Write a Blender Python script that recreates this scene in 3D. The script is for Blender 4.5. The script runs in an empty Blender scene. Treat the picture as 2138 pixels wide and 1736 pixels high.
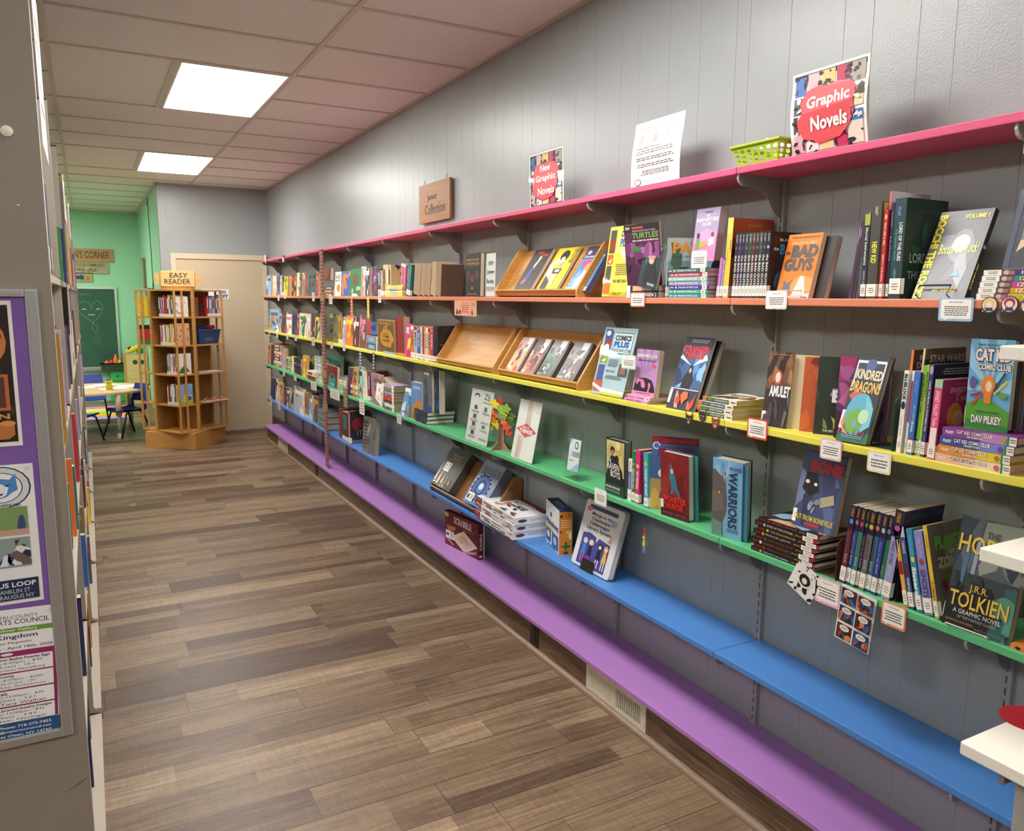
import bpy, math, random
from mathutils import Vector as V, Matrix as M4
sc = bpy.context.scene
COL = sc.collection
PI = math.pi
EYE = 1.62                      # camera height; the floor is z = 0
# ------------------------------------------------------------------ camera
FPX, PITCH, YAW, ROLL = 1633.85, .149323, .494706, -.0069095
_f = V((math.sin(YAW)*math.cos(PITCH), math.cos(YAW)*math.cos(PITCH), -math.sin(PITCH)))
_r = V((math.cos(YAW), -math.sin(YAW), 0)); _d = _f.cross(_r)
RX = _r*math.cos(ROLL) + _d*math.sin(ROLL)
DN = _d*math.cos(ROLL) - _r*math.sin(ROLL)
cam = bpy.data.cameras.new('camera'); cam.sensor_width = 36; cam.lens = FPX/2138*36; cam.clip_start = .02
co = bpy.data.objects.new('camera', cam); COL.objects.link(co); sc.camera = co
co.matrix_world = M4(((RX.x, -DN.x, -_f.x, 0), (RX.y, -DN.y, -_f.y, 0), (RX.z, -DN.z, -_f.z, EYE), (0, 0, 0, 1)))
# ------------------------------------------------------------------ view, world
sc.view_settings.view_transform = 'Standard'; sc.view_settings.look = 'None'
sc.view_settings.gamma = 1; sc.view_settings.use_curve_mapping = False
sc.view_settings.exposure = .47
LAMP = 19.0                     # strength of the ceiling panels
wd = bpy.data.worlds.new('world'); sc.world = wd; wd.use_nodes = True
wd.node_tree.nodes['Background'].inputs[0].default_value = (.8, .82, .85, 1)
wd.node_tree.nodes['Background'].inputs[1].default_value = .3
sc.cycles.max_bounces = 8; sc.cycles.diffuse_bounces = 4; sc.cycles.glossy_bounces = 3
sc.cycles.transmission_bounces = 6; sc.cycles.transparent_max_bounces = 12
sc.cycles.sample_clamp_indirect = 6; sc.cycles.use_denoising = True

# ------------------------------------------------------------------ pixel -> place
def ray(px, py):
    return RX*((px-1069)/FPX) + DN*((py-868)/FPX) + _f
def on_x(px, py, X): d = ray(px, py); return d*(X/d.x)+V((0, 0, EYE))
def on_y(px, py, Y): d = ray(px, py); return d*(Y/d.y)+V((0, 0, EYE))
def on_z(px, py, z): d = ray(px, py); return d*((z-EYE)/d.z)+V((0, 0, EYE))
def at(px, X, z):               # the point of the line (X, *, z) seen in image column px
    z0 = z-EYE; k = (px-1069)/FPX; a = V((X, 0, z0))
    y = (k*a.dot(_f)-a.dot(RX))/(RX.y-k*_f.y)
    return V((X, y, z))
# ------------------------------------------------------------------ colours, materials
def lin(h):
    if not isinstance(h, str): return h
    h = CN.get(h, h)
    if h in CN: h = CN[h]
    o = []
    for i in (0, 2, 4):
        c = int(h[i:i+2], 16)/255
        o.append(c/12.92 if c <= .04045 else ((c+.055)/1.055)**2.4)
    return (*o, 1)
CN = dict(white='f2efe8', cream='e6dcc0', black='191718', charcoal='35343a', grey='8c8b8d', silver='b9bcc4', navy='24305c', blue='2f5fae', sky='86b4dc',
          teal='1f6f7a', aqua='3fa8a8', green='2e7d46', lime='9ac43c', olive='7a7438', yellow='ecd23a', gold='c99a3a', orange='e07a2e', peach='e8b088',
          red='b8282e', crimson='8c1c2a', maroon='5e1f2e', pink='e27aa0', magenta='c22a6a', purple='6a3f8c', lilac='b9a0cc', plum='4a2c48', brown='6e4a34',
          tan='a8845c', beige='cdb58e', rust='9a4a2c', slate='56606e', mint='9ccfae')
MATS = {}
def new_mat(name):
    m = bpy.data.materials.new(name); m.use_nodes = True; t = m.node_tree
    return m, t, t.nodes['Principled BSDF']
def N(t, k, **kw):
    n = t.nodes.new(k)
    for a, b in kw.items():
        if a.startswith('i_'): n.inputs[a[2:].replace('_', ' ')].default_value = b
        elif a[0] == 'n' and a[1:].isdigit(): n.inputs[int(a[1:])].default_value = b
        else: setattr(n, a, b)
    return n
def base(name, rough, bump=0, bscale=300, metallic=0, coat=0, spec=.5, grain=0, mottle=.06):
    """colour from the mesh's own print attribute, slightly mottled, with a fine bump"""
    m, t, b = new_mat(name)
    a = N(t, 'ShaderNodeAttribute', attribute_name='Col')
    tc = N(t, 'ShaderNodeTexCoord')
    n1 = N(t, 'ShaderNodeTexNoise', i_Scale=14., i_Detail=4.); t.links.new(tc.outputs['Object'], n1.inputs['Vector'])
    mr = N(t, 'ShaderNodeMapRange', i_To_Min=1-mottle, i_To_Max=1+mottle); t.links.new(n1.outputs[0], mr.inputs['Value'])
    mx = N(t, 'ShaderNodeVectorMath', operation='SCALE'); t.links.new(a.outputs['Color'], mx.inputs[0]); t.links.new(mr.outputs[0], mx.inputs['Scale'])
    out = mx.outputs[0]
    if grain:
        mp = N(t, 'ShaderNodeMapping'); mp.inputs['Scale'].default_value = (3, 3, 40)if grain == 'z' else (3, 1.2, 40)
        t.links.new(tc.outputs['Object'], mp.inputs['Vector'])
        w = N(t, 'ShaderNodeTexNoise', i_Scale=2.2, i_Detail=6., i_Distortion=1.5); t.links.new(mp.outputs[0], w.inputs['Vector'])
        m2 = N(t, 'ShaderNodeMapRange', i_From_Min=.3, i_From_Max=.7, i_To_Min=.8, i_To_Max=1.12); t.links.new(w.outputs[0], m2.inputs['Value'])
        g = N(t, 'ShaderNodeVectorMath', operation='SCALE'); t.links.new(out, g.inputs[0]); t.links.new(m2.outputs[0], g.inputs['Scale']); out = g.outputs[0]
    t.links.new(out, b.inputs['Base Color'])
    b.inputs['Roughness'].default_value = rough; b.inputs['Metallic'].default_value = metallic
    b.inputs['Coat Weight'].default_value = coat; b.inputs['Coat Roughness'].default_value = .12; b.inputs['Specular IOR Level'].default_value = spec
    if bump:
        n2 = N(t, 'ShaderNodeTexNoise', i_Scale=float(bscale), i_Detail=3.); t.links.new(tc.outputs['Object'], n2.inputs['Vector'])
        bp = N(t, 'ShaderNodeBump', i_Strength=bump, i_Distance=.002); t.links.new(n2.outputs[0], bp.inputs['Height']); t.links.new(bp.outputs[0], b.inputs['Normal'])
    MATS[name] = m; return m
base('print', .5, coat=.08, mottle=.05)
base('paper', .85, bump=.15, bscale=500)
base('pages', .9, bump=.5, bscale=700, mottle=.1)
base('paint', .42, bump=.35, bscale=90, mottle=.03)
base('wallpaint', .33, bump=.3, bscale=160, mottle=.02)
base('wood', .42, bump=.1, bscale=120, grain='y', mottle=.08)
base('metal', .45, bump=.05, mottle=.04)
base('alu', .35, metallic=.75, mottle=.03)
base('foil', .42, metallic=.12, bump=.4, bscale=60)
base('plastic', .38, mottle=.02)
base('board', .7, bump=.2, bscale=400)
def clear(name, tint, mixf):
    m = bpy.data.materials.new(name); m.use_nodes = True; t = m.node_tree; t.nodes.clear()
    o = N(t, 'ShaderNodeOutputMaterial'); a = N(t, 'ShaderNodeBsdfTransparent'); a.inputs[0].default_value = lin(tint)
    g = N(t, 'ShaderNodeBsdfGlossy', i_Roughness=.04); fr = N(t, 'ShaderNodeFresnel', i_IOR=1.45)
    mu = N(t, 'ShaderNodeMath', operation='MULTIPLY_ADD', n1=1.0, n2=mixf); t.links.new(fr.outputs[0], mu.inputs[0])
    mx = N(t, 'ShaderNodeMixShader'); gb = N(t, 'ShaderNodeNewGeometry'); iv = N(t, 'ShaderNodeMath', operation='SUBTRACT', n0=1.0); t.links.new(gb.outputs['Backfacing'], iv.inputs[1])
    mm = N(t, 'ShaderNodeMath', operation='MULTIPLY'); t.links.new(mu.outputs[0], mm.inputs[0]); t.links.new(iv.outputs[0], mm.inputs[1]); t.links.new(mm.outputs[0], mx.inputs[0]); t.links.new(a.outputs[0], mx.inputs[1]); t.links.new(g.outputs[0], mx.inputs[2]); t.links.new(mx.outputs[0], o.inputs[0])
    MATS[name] = m
clear('acrylic', 'fafdfc', .0)

# ------------------------------------------------------------------ mesh builder
_TXT = {}
def text_polys(s, weight=0.0):
    k = (s, weight)
    if k not in _TXT:
        c = bpy.data.curves.new('t', 'FONT'); c.body = s; c.resolution_u = 2; c.offset = weight; c.align_x = 'LEFT'
        o = bpy.data.objects.new('t', c); me = bpy.data.meshes.new_from_object(o)
        vs = [(v.co.x, v.co.y) for v in me.vertices]; fs = [tuple(p.vertices) for p in me.polygons]
        bpy.data.objects.remove(o); bpy.data.curves.remove(c); bpy.data.meshes.remove(me)
        if vs:
            x0 = min(v[0] for v in vs); x1 = max(v[0] for v in vs); y0 = min(v[1] for v in vs); y1 = max(v[1] for v in vs)
            vs = [((x-x0)/max(x1-x0, 1e-6), (y-y0)/max(y1-y0, 1e-6)) for x, y in vs]
        _TXT[k] = (vs, fs)
    return _TXT[k]
class MB:
    def __init__(s, mat='print'): s.v = []; s.f = []; s.c = []; s.m = []; s.mat = mat; s.T = None
    def raw(s, pts, faces, col, mat=None):
        n = len(s.v); s.v += [(s.T @ V(p)) if s.T else V(p) for p in pts]; c = lin(col)
        for f in faces: s.f.append([n+i for i in f]); s.c.append(c); s.m.append(mat or s.mat)
        return s
    def face(s, pts, col, mat=None): return s.raw(pts, [range(len(pts))], col, mat)
    def box(s, a, b, col, mat=None, top=None, front=None):
        x0, y0, z0 = a; x1, y1, z1 = b
        p = [(x0, y0, z0), (x1, y0, z0), (x1, y1, z0), (x0, y1, z0), (x0, y0, z1), (x1, y0, z1), (x1, y1, z1), (x0, y1, z1)]
        return s.raw(p, [(0, 3, 2, 1), (4, 5, 6, 7), (0, 1, 5, 4), (1, 2, 6, 5), (2, 3, 7, 6), (3, 0, 4, 7)], col, mat)
    def prism(s, prof, d, col, mat=None):      # closed outline (list of 3-D points) pushed along d
        n = len(prof); d = V(d); p = [V(q) for q in prof]+[V(q)+d for q in prof]
        fs = [tuple(range(n))[::-1], tuple(range(n, 2*n))]+[(i, (i+1) % n, n+(i+1) % n, n+i) for i in range(n)]
        return s.raw(p, fs, col, mat)
    def tube(s, pts, r, col, mat=None, n=8, closed=False):
        pts = [V(p) for p in pts]; ring = []; k = len(pts); up = V((0, 0, 1))
        rr = r if isinstance(r, (list, tuple)) else [r]*k
        for i, p in enumerate(pts):
            a = pts[(i-1) % k] if closed or i else p; b = pts[(i+1) % k] if closed or i < k-1 else p
            t = (b-a).normalized(); u = t.cross(up)
            if u.length < .05: u = t.cross(V((1, 0, 0)))
            u.normalize(); w = u.cross(t)
            ring += [p+(u*math.cos(q*2*PI/n)+w*math.sin(q*2*PI/n))*rr[i] for q in range(n)]
        fs = []
        for i in range(k if closed else k-1):
            j = (i+1) % k
            fs += [(i*n+q, i*n+(q+1) % n, j*n+(q+1) % n, j*n+q) for q in range(n)]
        if not closed: fs += [tuple(range(n))[::-1], tuple((k-1)*n+q for q in range(n))]
        return s.raw(ring, fs, col, mat)
    def lathe(s, prof, c, col, mat=None, n=24):
        pts = []; k = len(prof)
        for r, z in prof: pts += [(c[0]+r*math.cos(q*2*PI/n), c[1]+r*math.sin(q*2*PI/n), c[2]+z) for q in range(n)]
        fs = [(i*n+q, i*n+(q+1) % n, (i+1)*n+(q+1) % n, (i+1)*n+q) for i in range(k-1) for q in range(n)]
        fs += [tuple(range(n))[::-1], tuple((k-1)*n+q for q in range(n))]
        return s.raw(pts, fs, col, mat)
    def art(s, fn, items, k=1, mat=None):      # flat print: fn(u, v, k) is the point of the surface, k layers up
        for it in items:
            t = it[0]
            if t == 'r':
                _, a, b, c, d, col = it[:6]; s.face([fn(a, b, k), fn(c, b, k), fn(c, d, k), fn(a, d, k)], col, mat)
            elif t == 'e':
                _, cu, cv, ru, rv, col = it[:6]; s.face([fn(cu+ru*math.cos(q*PI/9), cv+rv*math.sin(q*PI/9), k) for q in range(18)], col, mat)
            elif t == 'p': s.face([fn(u, v, k) for u, v in it[1]], it[2], mat)
            elif t == 't':
                _, txt, a, b, c, d, col = it[:7]; sh = it[7] if len(it) > 7 else 0; w = it[8] if len(it) > 8 else .01
                vs, fs = text_polys(txt, w)
                s.raw([fn(a+(c-a)*x, b+(d-b)*(y+sh*x), k+.5) for x, y in vs], fs, col, mat)
            elif t == 'l':                      # lines of small print as thin bars
                _, a, b, c, d, n, col = it[:7]; rnd = random.Random(int(a*999+b*77+n))
                for i in range(n):
                    y = d-(d-b)*(i+.5)/n; e = (d-b)/n*.22; q = rnd.uniform(0, .18)*(c-a)
                    x = a+q*.5
                    while x < c-q*.5:
                        ww = rnd.uniform(.05, .13)*(c-a); s.face([fn(x, y-e, k), fn(min(x+ww, c), y-e, k), fn(min(x+ww, c), y+e, k), fn(x, y+e, k)], col, mat); x += ww+.02*(c-a)
            elif t == 'b':                      # irregular patches of colour
                _, seed, n, a, b, c, d, cols = it[:8]; rnd = random.Random(seed); sz = it[8] if len(it) > 8 else .22
                for i in range(n):
                    cu = rnd.uniform(a, c); cv = rnd.uniform(b, d); r = rnd.uniform(.4, 1)*sz; asp = rnd.uniform(.5, 1.8); ph = rnd.uniform(0, PI)
                    P = []
                    for q in range(9):
                        rr = r*rnd.uniform(.45, 1); an = q*2*PI/9
                        x = rr*math.cos(an)*asp; y = rr*math.sin(an)/asp
                        P.append((min(max(cu+x*math.cos(ph)-y*math.sin(ph), a), c), min(max(cv+x*math.sin(ph)+y*math.cos(ph), b), d)))
                    s.face([fn(u, v, k+(i % 12)*.12) for u, v in P], cols[i % len(cols)], mat)
                k += 1.5
            k += .35 if t != 'l' else .2
        return s
    def build(s, name, parent=None, T=None, bevel=0, smooth=False):
        me = bpy.data.meshes.new(name); me.from_pydata([tuple(p) for p in s.v], [], [list(f) for f in s.f])
        used = []
        for m in s.m:
            if m not in used: used.append(m)
        for m in used: me.materials.append(MATS[m])
        at_ = me.color_attributes.new('Col', 'FLOAT_COLOR', 'CORNER'); buf = []
        for p, c, m in zip(me.polygons, s.c, s.m):
            p.material_index = used.index(m); p.use_smooth = smooth
            buf += list(c)*p.loop_total
        at_.data.foreach_set('color', buf)
        o = bpy.data.objects.new(name, me); COL.objects.link(o)
        if parent: o.parent = parent
        if T is not None: o.matrix_world = T
        if bevel:
            b = o.modifiers.new('bevel', 'BEVEL'); b.width = bevel; b.segments = 2; b.limit_method = 'ANGLE'
        return o
def tag(o, label=None, cat=None, group=None, kind=None):
    if label: o['label'] = label
    if cat: o['category'] = cat
    if group: o['group'] = group
    if kind: o['kind'] = kind
    return o
def thing(name, T, label, cat, group=None):
    o = bpy.data.objects.new(name, None); COL.objects.link(o); o.empty_display_size = .05
    o.matrix_world = T if isinstance(T, M4) else M4.Translation(V(T))
    return tag(o, label, cat, group)
def struct(mb, name, T=None, bevel=0): return tag(mb.build(name, None, T, bevel), kind='structure')
def frame(o, x, y, z):
    return M4(((x[0], y[0], z[0], o[0]), (x[1], y[1], z[1], o[1]), (x[2], y[2], z[2], o[2]), (0, 0, 0, 1)))
def lies(bl, br, tl):
    """frame of an upright sheet from three places: X along its foot, Z up its side, Y into it; returns frame, width, height"""
    x = (br-bl); w = x.length; x.normalize(); z = (tl-bl); h = z.length; z.normalize()
    z = (z-x*z.dot(x)).normalized(); return frame(bl, x, z.cross(x), z), w, h
def lean(bl, br, tpx):
    """top of a sheet that stands on the foot bl-br and whose upper corner above bl is seen at pixel tpx"""
    x = (br-bl).normalized(); n = V((0, 0, 1)).cross(x)          # horizontal, away from the viewer
    d = ray(*tpx); o = V((0, 0, EYE))
    A = M4(((0, n.x, -d.x, 0), (0, n.y, -d.y, 0), (1, n.z, -d.z, 0), (0, 0, 0, 1)))
    q = A.inverted() @ (o-bl); return bl+V((0, 0, q[0]))+n*q[1]
EPS = .00035
def face_fn(w, h, y=0): return lambda u, v, k: (u*w, y-EPS*k, v*h)
"""shelf levels (top faces) and their front edge"""
XW, XF, XV = 1.957, 1.745, 1.70
ZS = dict(pink=2.0135, orange=1.624, yellow=1.244, green=.86, blue=.472, purple=.1644)
# ================================================================== the room
YB, YG, XG = 9.84, 13.57, .766
XL, YR, H = -5.6, -3.2, 1.2466+EYE
# floor: vinyl planks laid across the room
m, t, b = new_mat('plank_floor')
geo = N(t, 'ShaderNodeNewGeometry'); sx = N(t, 'ShaderNodeSeparateXYZ'); t.links.new(geo.outputs['Position'], sx.inputs[0])
def mth(op, a, b_=None, c=None):
    n = N(t, 'ShaderNodeMath', operation=op)
    for i, q in enumerate((a, b_, c)):
        if q is None: continue
        if isinstance(q, (int, float)): n.inputs[i].default_value = q
        else: t.links.new(q, n.inputs[i])
    return n.outputs[0]
PW = .1735
row = mth('DIVIDE', mth('SUBTRACT', sx.outputs[1], 2.595), PW); ri = mth('FLOOR', row); rf = mth('SUBTRACT', row, ri)
wn = N(t, 'ShaderNodeTexWhiteNoise', noise_dimensions='1D'); t.links.new(ri, wn.inputs['W'])
cx = mth('ADD', mth('DIVIDE', sx.outputs[0], 1.22), mth('MULTIPLY', wn.outputs[0], 7.3)); ci = mth('FLOOR', cx); cf = mth('SUBTRACT', cx, ci)
cmb = N(t, 'ShaderNodeCombineXYZ'); t.links.new(ri, cmb.inputs[0]); t.links.new(ci, cmb.inputs[1])
pn = N(t, 'ShaderNodeTexWhiteNoise', noise_dimensions='3D'); t.links.new(cmb.outputs[0], pn.inputs[0])
# narrower printed strips inside a plank
split = mth('MULTIPLY_ADD', pn.outputs[0], .4, .3); strip = mth('GREATER_THAN', rf, split)
cx2 = mth('FLOOR', mth('ADD', mth('DIVIDE', sx.outputs[0], .83), mth('MULTIPLY', wn.outputs[0], 3.1)))
cm2 = N(t, 'ShaderNodeCombineXYZ'); t.links.new(ri, cm2.inputs[0]); t.links.new(mth('MULTIPLY_ADD', cx2, .5, mth('MULTIPLY', ci, 3)), cm2.inputs[1]); t.links.new(strip, cm2.inputs[2])
sn = N(t, 'ShaderNodeTexWhiteNoise', noise_dimensions='3D'); t.links.new(cm2.outputs[0], sn.inputs[0])
tone = mth('ADD', mth('MULTIPLY', pn.outputs[0], .5), mth('MULTIPLY', sn.outputs[0], .5))
mp3 = N(t, 'ShaderNodeCombineXYZ'); t.links.new(mth('MULTIPLY', sx.outputs[0], 1.6), mp3.inputs[0]); t.links.new(mth('MULTIPLY', sx.outputs[1], 15), mp3.inputs[1]); t.links.new(mth('MULTIPLY', pn.outputs[0], 90), mp3.inputs[2])
wv = N(t, 'ShaderNodeTexNoise', i_Scale=1.0, i_Detail=4., i_Distortion=2.2); t.links.new(mp3.outputs[0], wv.inputs['Vector'])
tone = mth('ADD', mth('MULTIPLY', tone, .85), mth('MULTIPLY', mth('SUBTRACT', wv.outputs[0], .34), .6))
cr = N(t, 'ShaderNodeValToRGB'); t.links.new(tone, cr.inputs[0]); e = cr.color_ramp.elements
e[0].position = .0; e[0].color = lin('4f3d31'); e[1].position = 1; e[1].color = lin('a28c72')
for p_, c_ in ((.25, '5d4839'), (.45, '735d49'), (.6, '816b55'), (.8, '8f7860')): q = e.new(p_); q.color = lin(c_)
mp = N(t, 'ShaderNodeCombineXYZ'); t.links.new(mth('MULTIPLY', sx.outputs[0], 2.2), mp.inputs[0]); t.links.new(mth('MULTIPLY', sx.outputs[1], 46), mp.inputs[1]); t.links.new(mth('MULTIPLY', pn.outputs[0], 40), mp.inputs[2])
gn = N(t, 'ShaderNodeTexNoise', i_Scale=1.3, i_Detail=8., i_Roughness=.62, i_Distortion=.9); t.links.new(mp.outputs[0], gn.inputs['Vector'])
mp2 = N(t, 'ShaderNodeCombineXYZ'); t.links.new(mth('MULTIPLY', sx.outputs[0], 60), mp2.inputs[0]); t.links.new(mth('MULTIPLY', sx.outputs[1], 9), mp2.inputs[1]); t.links.new(pn.outputs[0], mp2.inputs[2])
sw = N(t, 'ShaderNodeTexNoise', i_Scale=1.6, i_Detail=3.); t.links.new(mp2.outputs[0], sw.inputs['Vector'])
g1 = N(t, 'ShaderNodeMapRange', i_From_Min=.3, i_From_Max=.7, i_To_Min=.58, i_To_Max=1.26); t.links.new(gn.outputs[0], g1.inputs['Value'])
g2 = N(t, 'ShaderNodeMapRange', i_From_Min=.35, i_From_Max=.7, i_To_Min=.9, i_To_Max=1.1); t.links.new(sw.outputs[0], g2.inputs['Value'])
seam = mth('MAXIMUM', mth('LESS_THAN', mth('MINIMUM', rf, mth('SUBTRACT', 1, rf)), .011), mth('LESS_THAN', cf, .0022))
sc1 = N(t, 'ShaderNodeVectorMath', operation='SCALE'); t.links.new(cr.outputs[0], sc1.inputs[0])
t.links.new(mth('MULTIPLY', mth('MULTIPLY', g1.outputs[0], g2.outputs[0]), mth('MULTIPLY_ADD', seam, -.62, 1)), sc1.inputs['Scale'])
t.links.new(sc1.outputs[0], b.inputs['Base Color'])
rg = N(t, 'ShaderNodeMapRange', i_To_Min=.34, i_To_Max=.5); t.links.new(gn.outputs[0], rg.inputs['Value']); t.links.new(rg.outputs[0], b.inputs['Roughness'])
bp = N(t, 'ShaderNodeBump', i_Strength=.35, i_Distance=.0015); t.links.new(mth('SUBTRACT', gn.outputs[0], mth('MULTIPLY', seam, 1.2)), bp.inputs['Height']); t.links.new(bp.outputs[0], b.inputs['Normal'])
MATS['floor'] = m
mb = MB('floor'); mb.box((XL-.1, YR-.1, -.08), (XW+.1, YG+.1, 0), 'brown'); struct(mb, 'floor')

# wall_right: painted sheet panelling with real grooves
WALL = '9ba1a3'
gr = [.62, .745, .91, 1.117, 1.305, 1.406, 1.548, 1.644, 1.843, 2.015, 2.075, 2.253, 2.42, 2.6, 2.72, 2.9, 3.054, 3.266, 3.443, 3.542, 3.739, 3.846, 3.997, 4.096, 4.252, 4.468, 4.66, 4.8, 4.933, 5.03, 5.19, 5.29, 5.444, 5.654]
y = 5.654; k = 0
while y < YB-.25: y += (.2, .16, .11, .19, .14, .21, .1)[k % 7]; k += 1; gr.append(y)
y = .62; low = []
while y > YR+.3: y -= (.2, .15, .1, .19)[k % 4]; k += 1; low.append(y)
gr = sorted(set(gr+low)); gr = [g for g in gr if g < YB-.03]
mb = MB('wallpaint'); pts = [YR]; prof = [(XW, YR)]
for g in gr: prof += [(XW, g-.0014), (XW+.0012, g-.0005), (XW+.0012, g+.0005), (XW, g+.0014)]
prof += [(XW, YB)]
for (xa, ya), (xb, yb) in zip(prof, prof[1:]): mb.face([(xa, ya, 0), (xb, yb, 0), (xb, yb, H), (xa, ya, H)], WALL)
mb.box((XW+.004, YR, 0), (XW+.1, YB, H), WALL); struct(mb, 'wall_right')
# end wall with grooves, its return and the green room
mb = MB('wallpaint'); prof = [(XG, YB)]
for g in (.80, .85, .9, 1.02, 1.1, 1.24, 1.33, 1.49, 1.58, 1.72, 1.84): prof += [(g-.0012, YB), (g-.0004, YB+.001), (g+.0004, YB+.001), (g+.0012, YB)]
prof += [(XW, YB)]
for (xa, ya), (xb, yb) in zip(prof, prof[1:]): mb.face([(xa, ya, 0), (xb, yb, 0), (xb, yb, H), (xa, ya, H)], WALL)
mb.box((XG+.002, YB+.004, 0), (XW+.1, YB+.1, H), WALL); struct(mb, 'wall_back')
GREEN = '9edcb4'
mb = MB('wallpaint'); mb.box((XG, YB+.1, 0), (XG+.1, YG, H), GREEN); mb.box((XG-.0015, YB, 0), (XG+.004, YG, H), GREEN); struct(mb, 'wall_alcove')
mb = MB('wallpaint'); mb.box((XL, YG, 0), (XG+.1, YG+.1, H), GREEN); struct(mb, 'wall_far')
mb = MB('wallpaint'); mb.box((XL-.1, YR, 0), (XL, YB, H), 'b9b6ae'); mb.box((XL-.1, YB, 0), (XL, YG+.1, H), GREEN); struct(mb, 'wall_left')
mb = MB('wallpaint'); mb.box((XL-.1, YR-.1, 0), (XW+.1, YR, H), 'b9b6ae'); struct(mb, 'wall_front')
# ceiling: lay-in tiles in a white grid
m, t, b = new_mat('ceiling_tile'); tc = N(t, 'ShaderNodeTexCoord')
n1 = N(t, 'ShaderNodeTexNoise', i_Scale=180., i_Detail=3.); t.links.new(tc.outputs['Object'], n1.inputs[0])
r1 = N(t, 'ShaderNodeValToRGB'); t.links.new(n1.outputs[0], r1.inputs[0]); r1.color_ramp.elements[0].position = .36; r1.color_ramp.elements[0].color = lin('d2d2cf'); r1.color_ramp.elements[1].position = .5; r1.color_ramp.elements[1].color = lin('f0f0ec')
t.links.new(r1.outputs[0], b.inputs['Base Color']); b.inputs['Roughness'].default_value = .9; b.inputs['Specular IOR Level'].default_value = .2
bp = N(t, 'ShaderNodeBump', i_Strength=.4, i_Distance=.002); t.links.new(n1.outputs[0], bp.inputs['Height']); t.links.new(bp.outputs[0], b.inputs['Normal']); MATS['tile'] = m
mb = MB('tile'); mb.box((XL-.1, YR-.1, H+.006), (XW+.1, YG+.1, H+.08), 'white'); struct(mb, 'ceiling')
TEE = 'cfc8be'; rows = []; y = 4.75
while y > YR: y -= .6096
y += .6096
while y < YG: rows.append(y); y += .6096
tees = []; x = 1.125
while x > XL: tees.append(x); x -= 1.2192
mb = MB('metal')
for x in tees: mb.box((x-.012, YR, H-.001), (x+.012, YG, H+.006), TEE)
struct(mb, 'trim_1')
# the light panels fill two rows, beside a full-width tile turned along them
LX = [1.125-.61, 1.125-.61-2.4384]
lit_rows = [i for i, y in enumerate(rows) if any(abs(y-q) < .05 for q in (-1.346, 1.702, 4.75, 7.798, 10.846))]
mb = MB('metal')
for i, y in enumerate(rows):
    for j, x in enumerate([XW]+tees+[XL]):
        nx = ([XW]+tees+[XL])[j+1] if j <= len(tees) else None
        if nx is None: break
        if (i-1) in lit_rows and j in (1, 3) and not (y > YB and j == 1): continue
        if x > XG and y > YB: x = XG
        if nx < x: mb.box((nx+.0121, y-.012, H-.0008), (x-.0121, y+.012, H+.006), TEE)
for q in lit_rows:
    for x in (LX if rows[q] < YB else LX[1:]): mb.box((x-.024, rows[q]+.0121, H-.0008), (x, rows[q]+1.207, H+.006), TEE)
struct(mb, 'trim_2')
mb = MB('metal'); mb.box((XW-.022, YR, H-.004), (XW, YB, H+.006), TEE); mb.box((XG, YB-.022, H-.004), (XW, YB, H+.006), TEE); mb.box((XL, YG-.022, H-.004), (XG-.002, YG, H+.006), TEE); mb.box((XG-.024, YB, H-.004), (XG-.002, YG, H+.006), TEE)
struct(mb, 'trim_3')
m, t, b = new_mat('light_diffuser'); b.inputs['Base Color'].default_value = (.9, .9, .9, 1); b.inputs['Emission Color'].default_value = (1, .965, .91, 1)
tc = N(t, 'ShaderNodeTexCoord'); n1 = N(t, 'ShaderNodeTexNoise', i_Scale=2.5, i_Detail=1.); t.links.new(tc.outputs['Object'], n1.inputs[0])
mr = N(t, 'ShaderNodeMapRange', i_To_Min=LAMP*.9, i_To_Max=LAMP*1.1); t.links.new(n1.outputs[0], mr.inputs['Value']); t.links.new(mr.outputs[0], b.inputs['Emission Strength']); MATS['diffuser'] = m
def panel(x, y, lab):
    t_ = thing('ceiling_light', (x+.305, y+.61, H), lab, 'light', 'fluorescent panels in the ceiling grid')
    a = MB('metal'); w, l = .2925, .594
    for p, q in (((-w, -l), (-w+.012, l)), ((w-.012, -l), (w, l)), ((-w+.012, -l), (w-.012, -l+.012)), ((-w+.012, l-.012), (w-.012, l))): a.box((*p, -.003), (*q, .006), 'white')
    a.build('frame', t_); a = MB('metal'); a.box((-w, -.2, -.006), (-w+.01, -.19, .0), 'silver'); a.build('latch', t_); a = MB('metal'); a.box((-w, .2, -.006), (-w+.01, .21, 0), 'silver'); a.build('latch', t_)
    a = MB('diffuser'); a.box((-w+.012, -l+.012, -.001), (w-.012, l-.012, .003), 'white'); a.build('diffuser', t_)
for q, ll in zip(lit_rows, ('rearmost', 'nearest', 'large bright white fluorescent ceiling panel, nearer of the two in sight', 'smaller looking bright ceiling panel farther off, before the end wall', 'ceiling panel over the green corner')):
    for i, x in enumerate(LX):
        if i == 0 and rows[q] > YB: continue
        panel(x, rows[q]+.0015, ll if (i == 0 and len(ll) > 40) else 'white ceiling panel %s, %s aisle' % (ll if len(ll) < 40 else ['abreast of the larger seen one', 'abreast of the smaller seen one', 'deep in the green corner'][q > lit_rows[2] and 1+(q > lit_rows[3])], ('over the open', 'over the hidden')[i]))

panel(-1.3132+.0, rows[lit_rows[4]]+.0015, 'added ceiling panel out of view, brightening the green corner beyond the stacks')  # extra panel hidden behind the stacks, added to brighten the green walls

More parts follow.
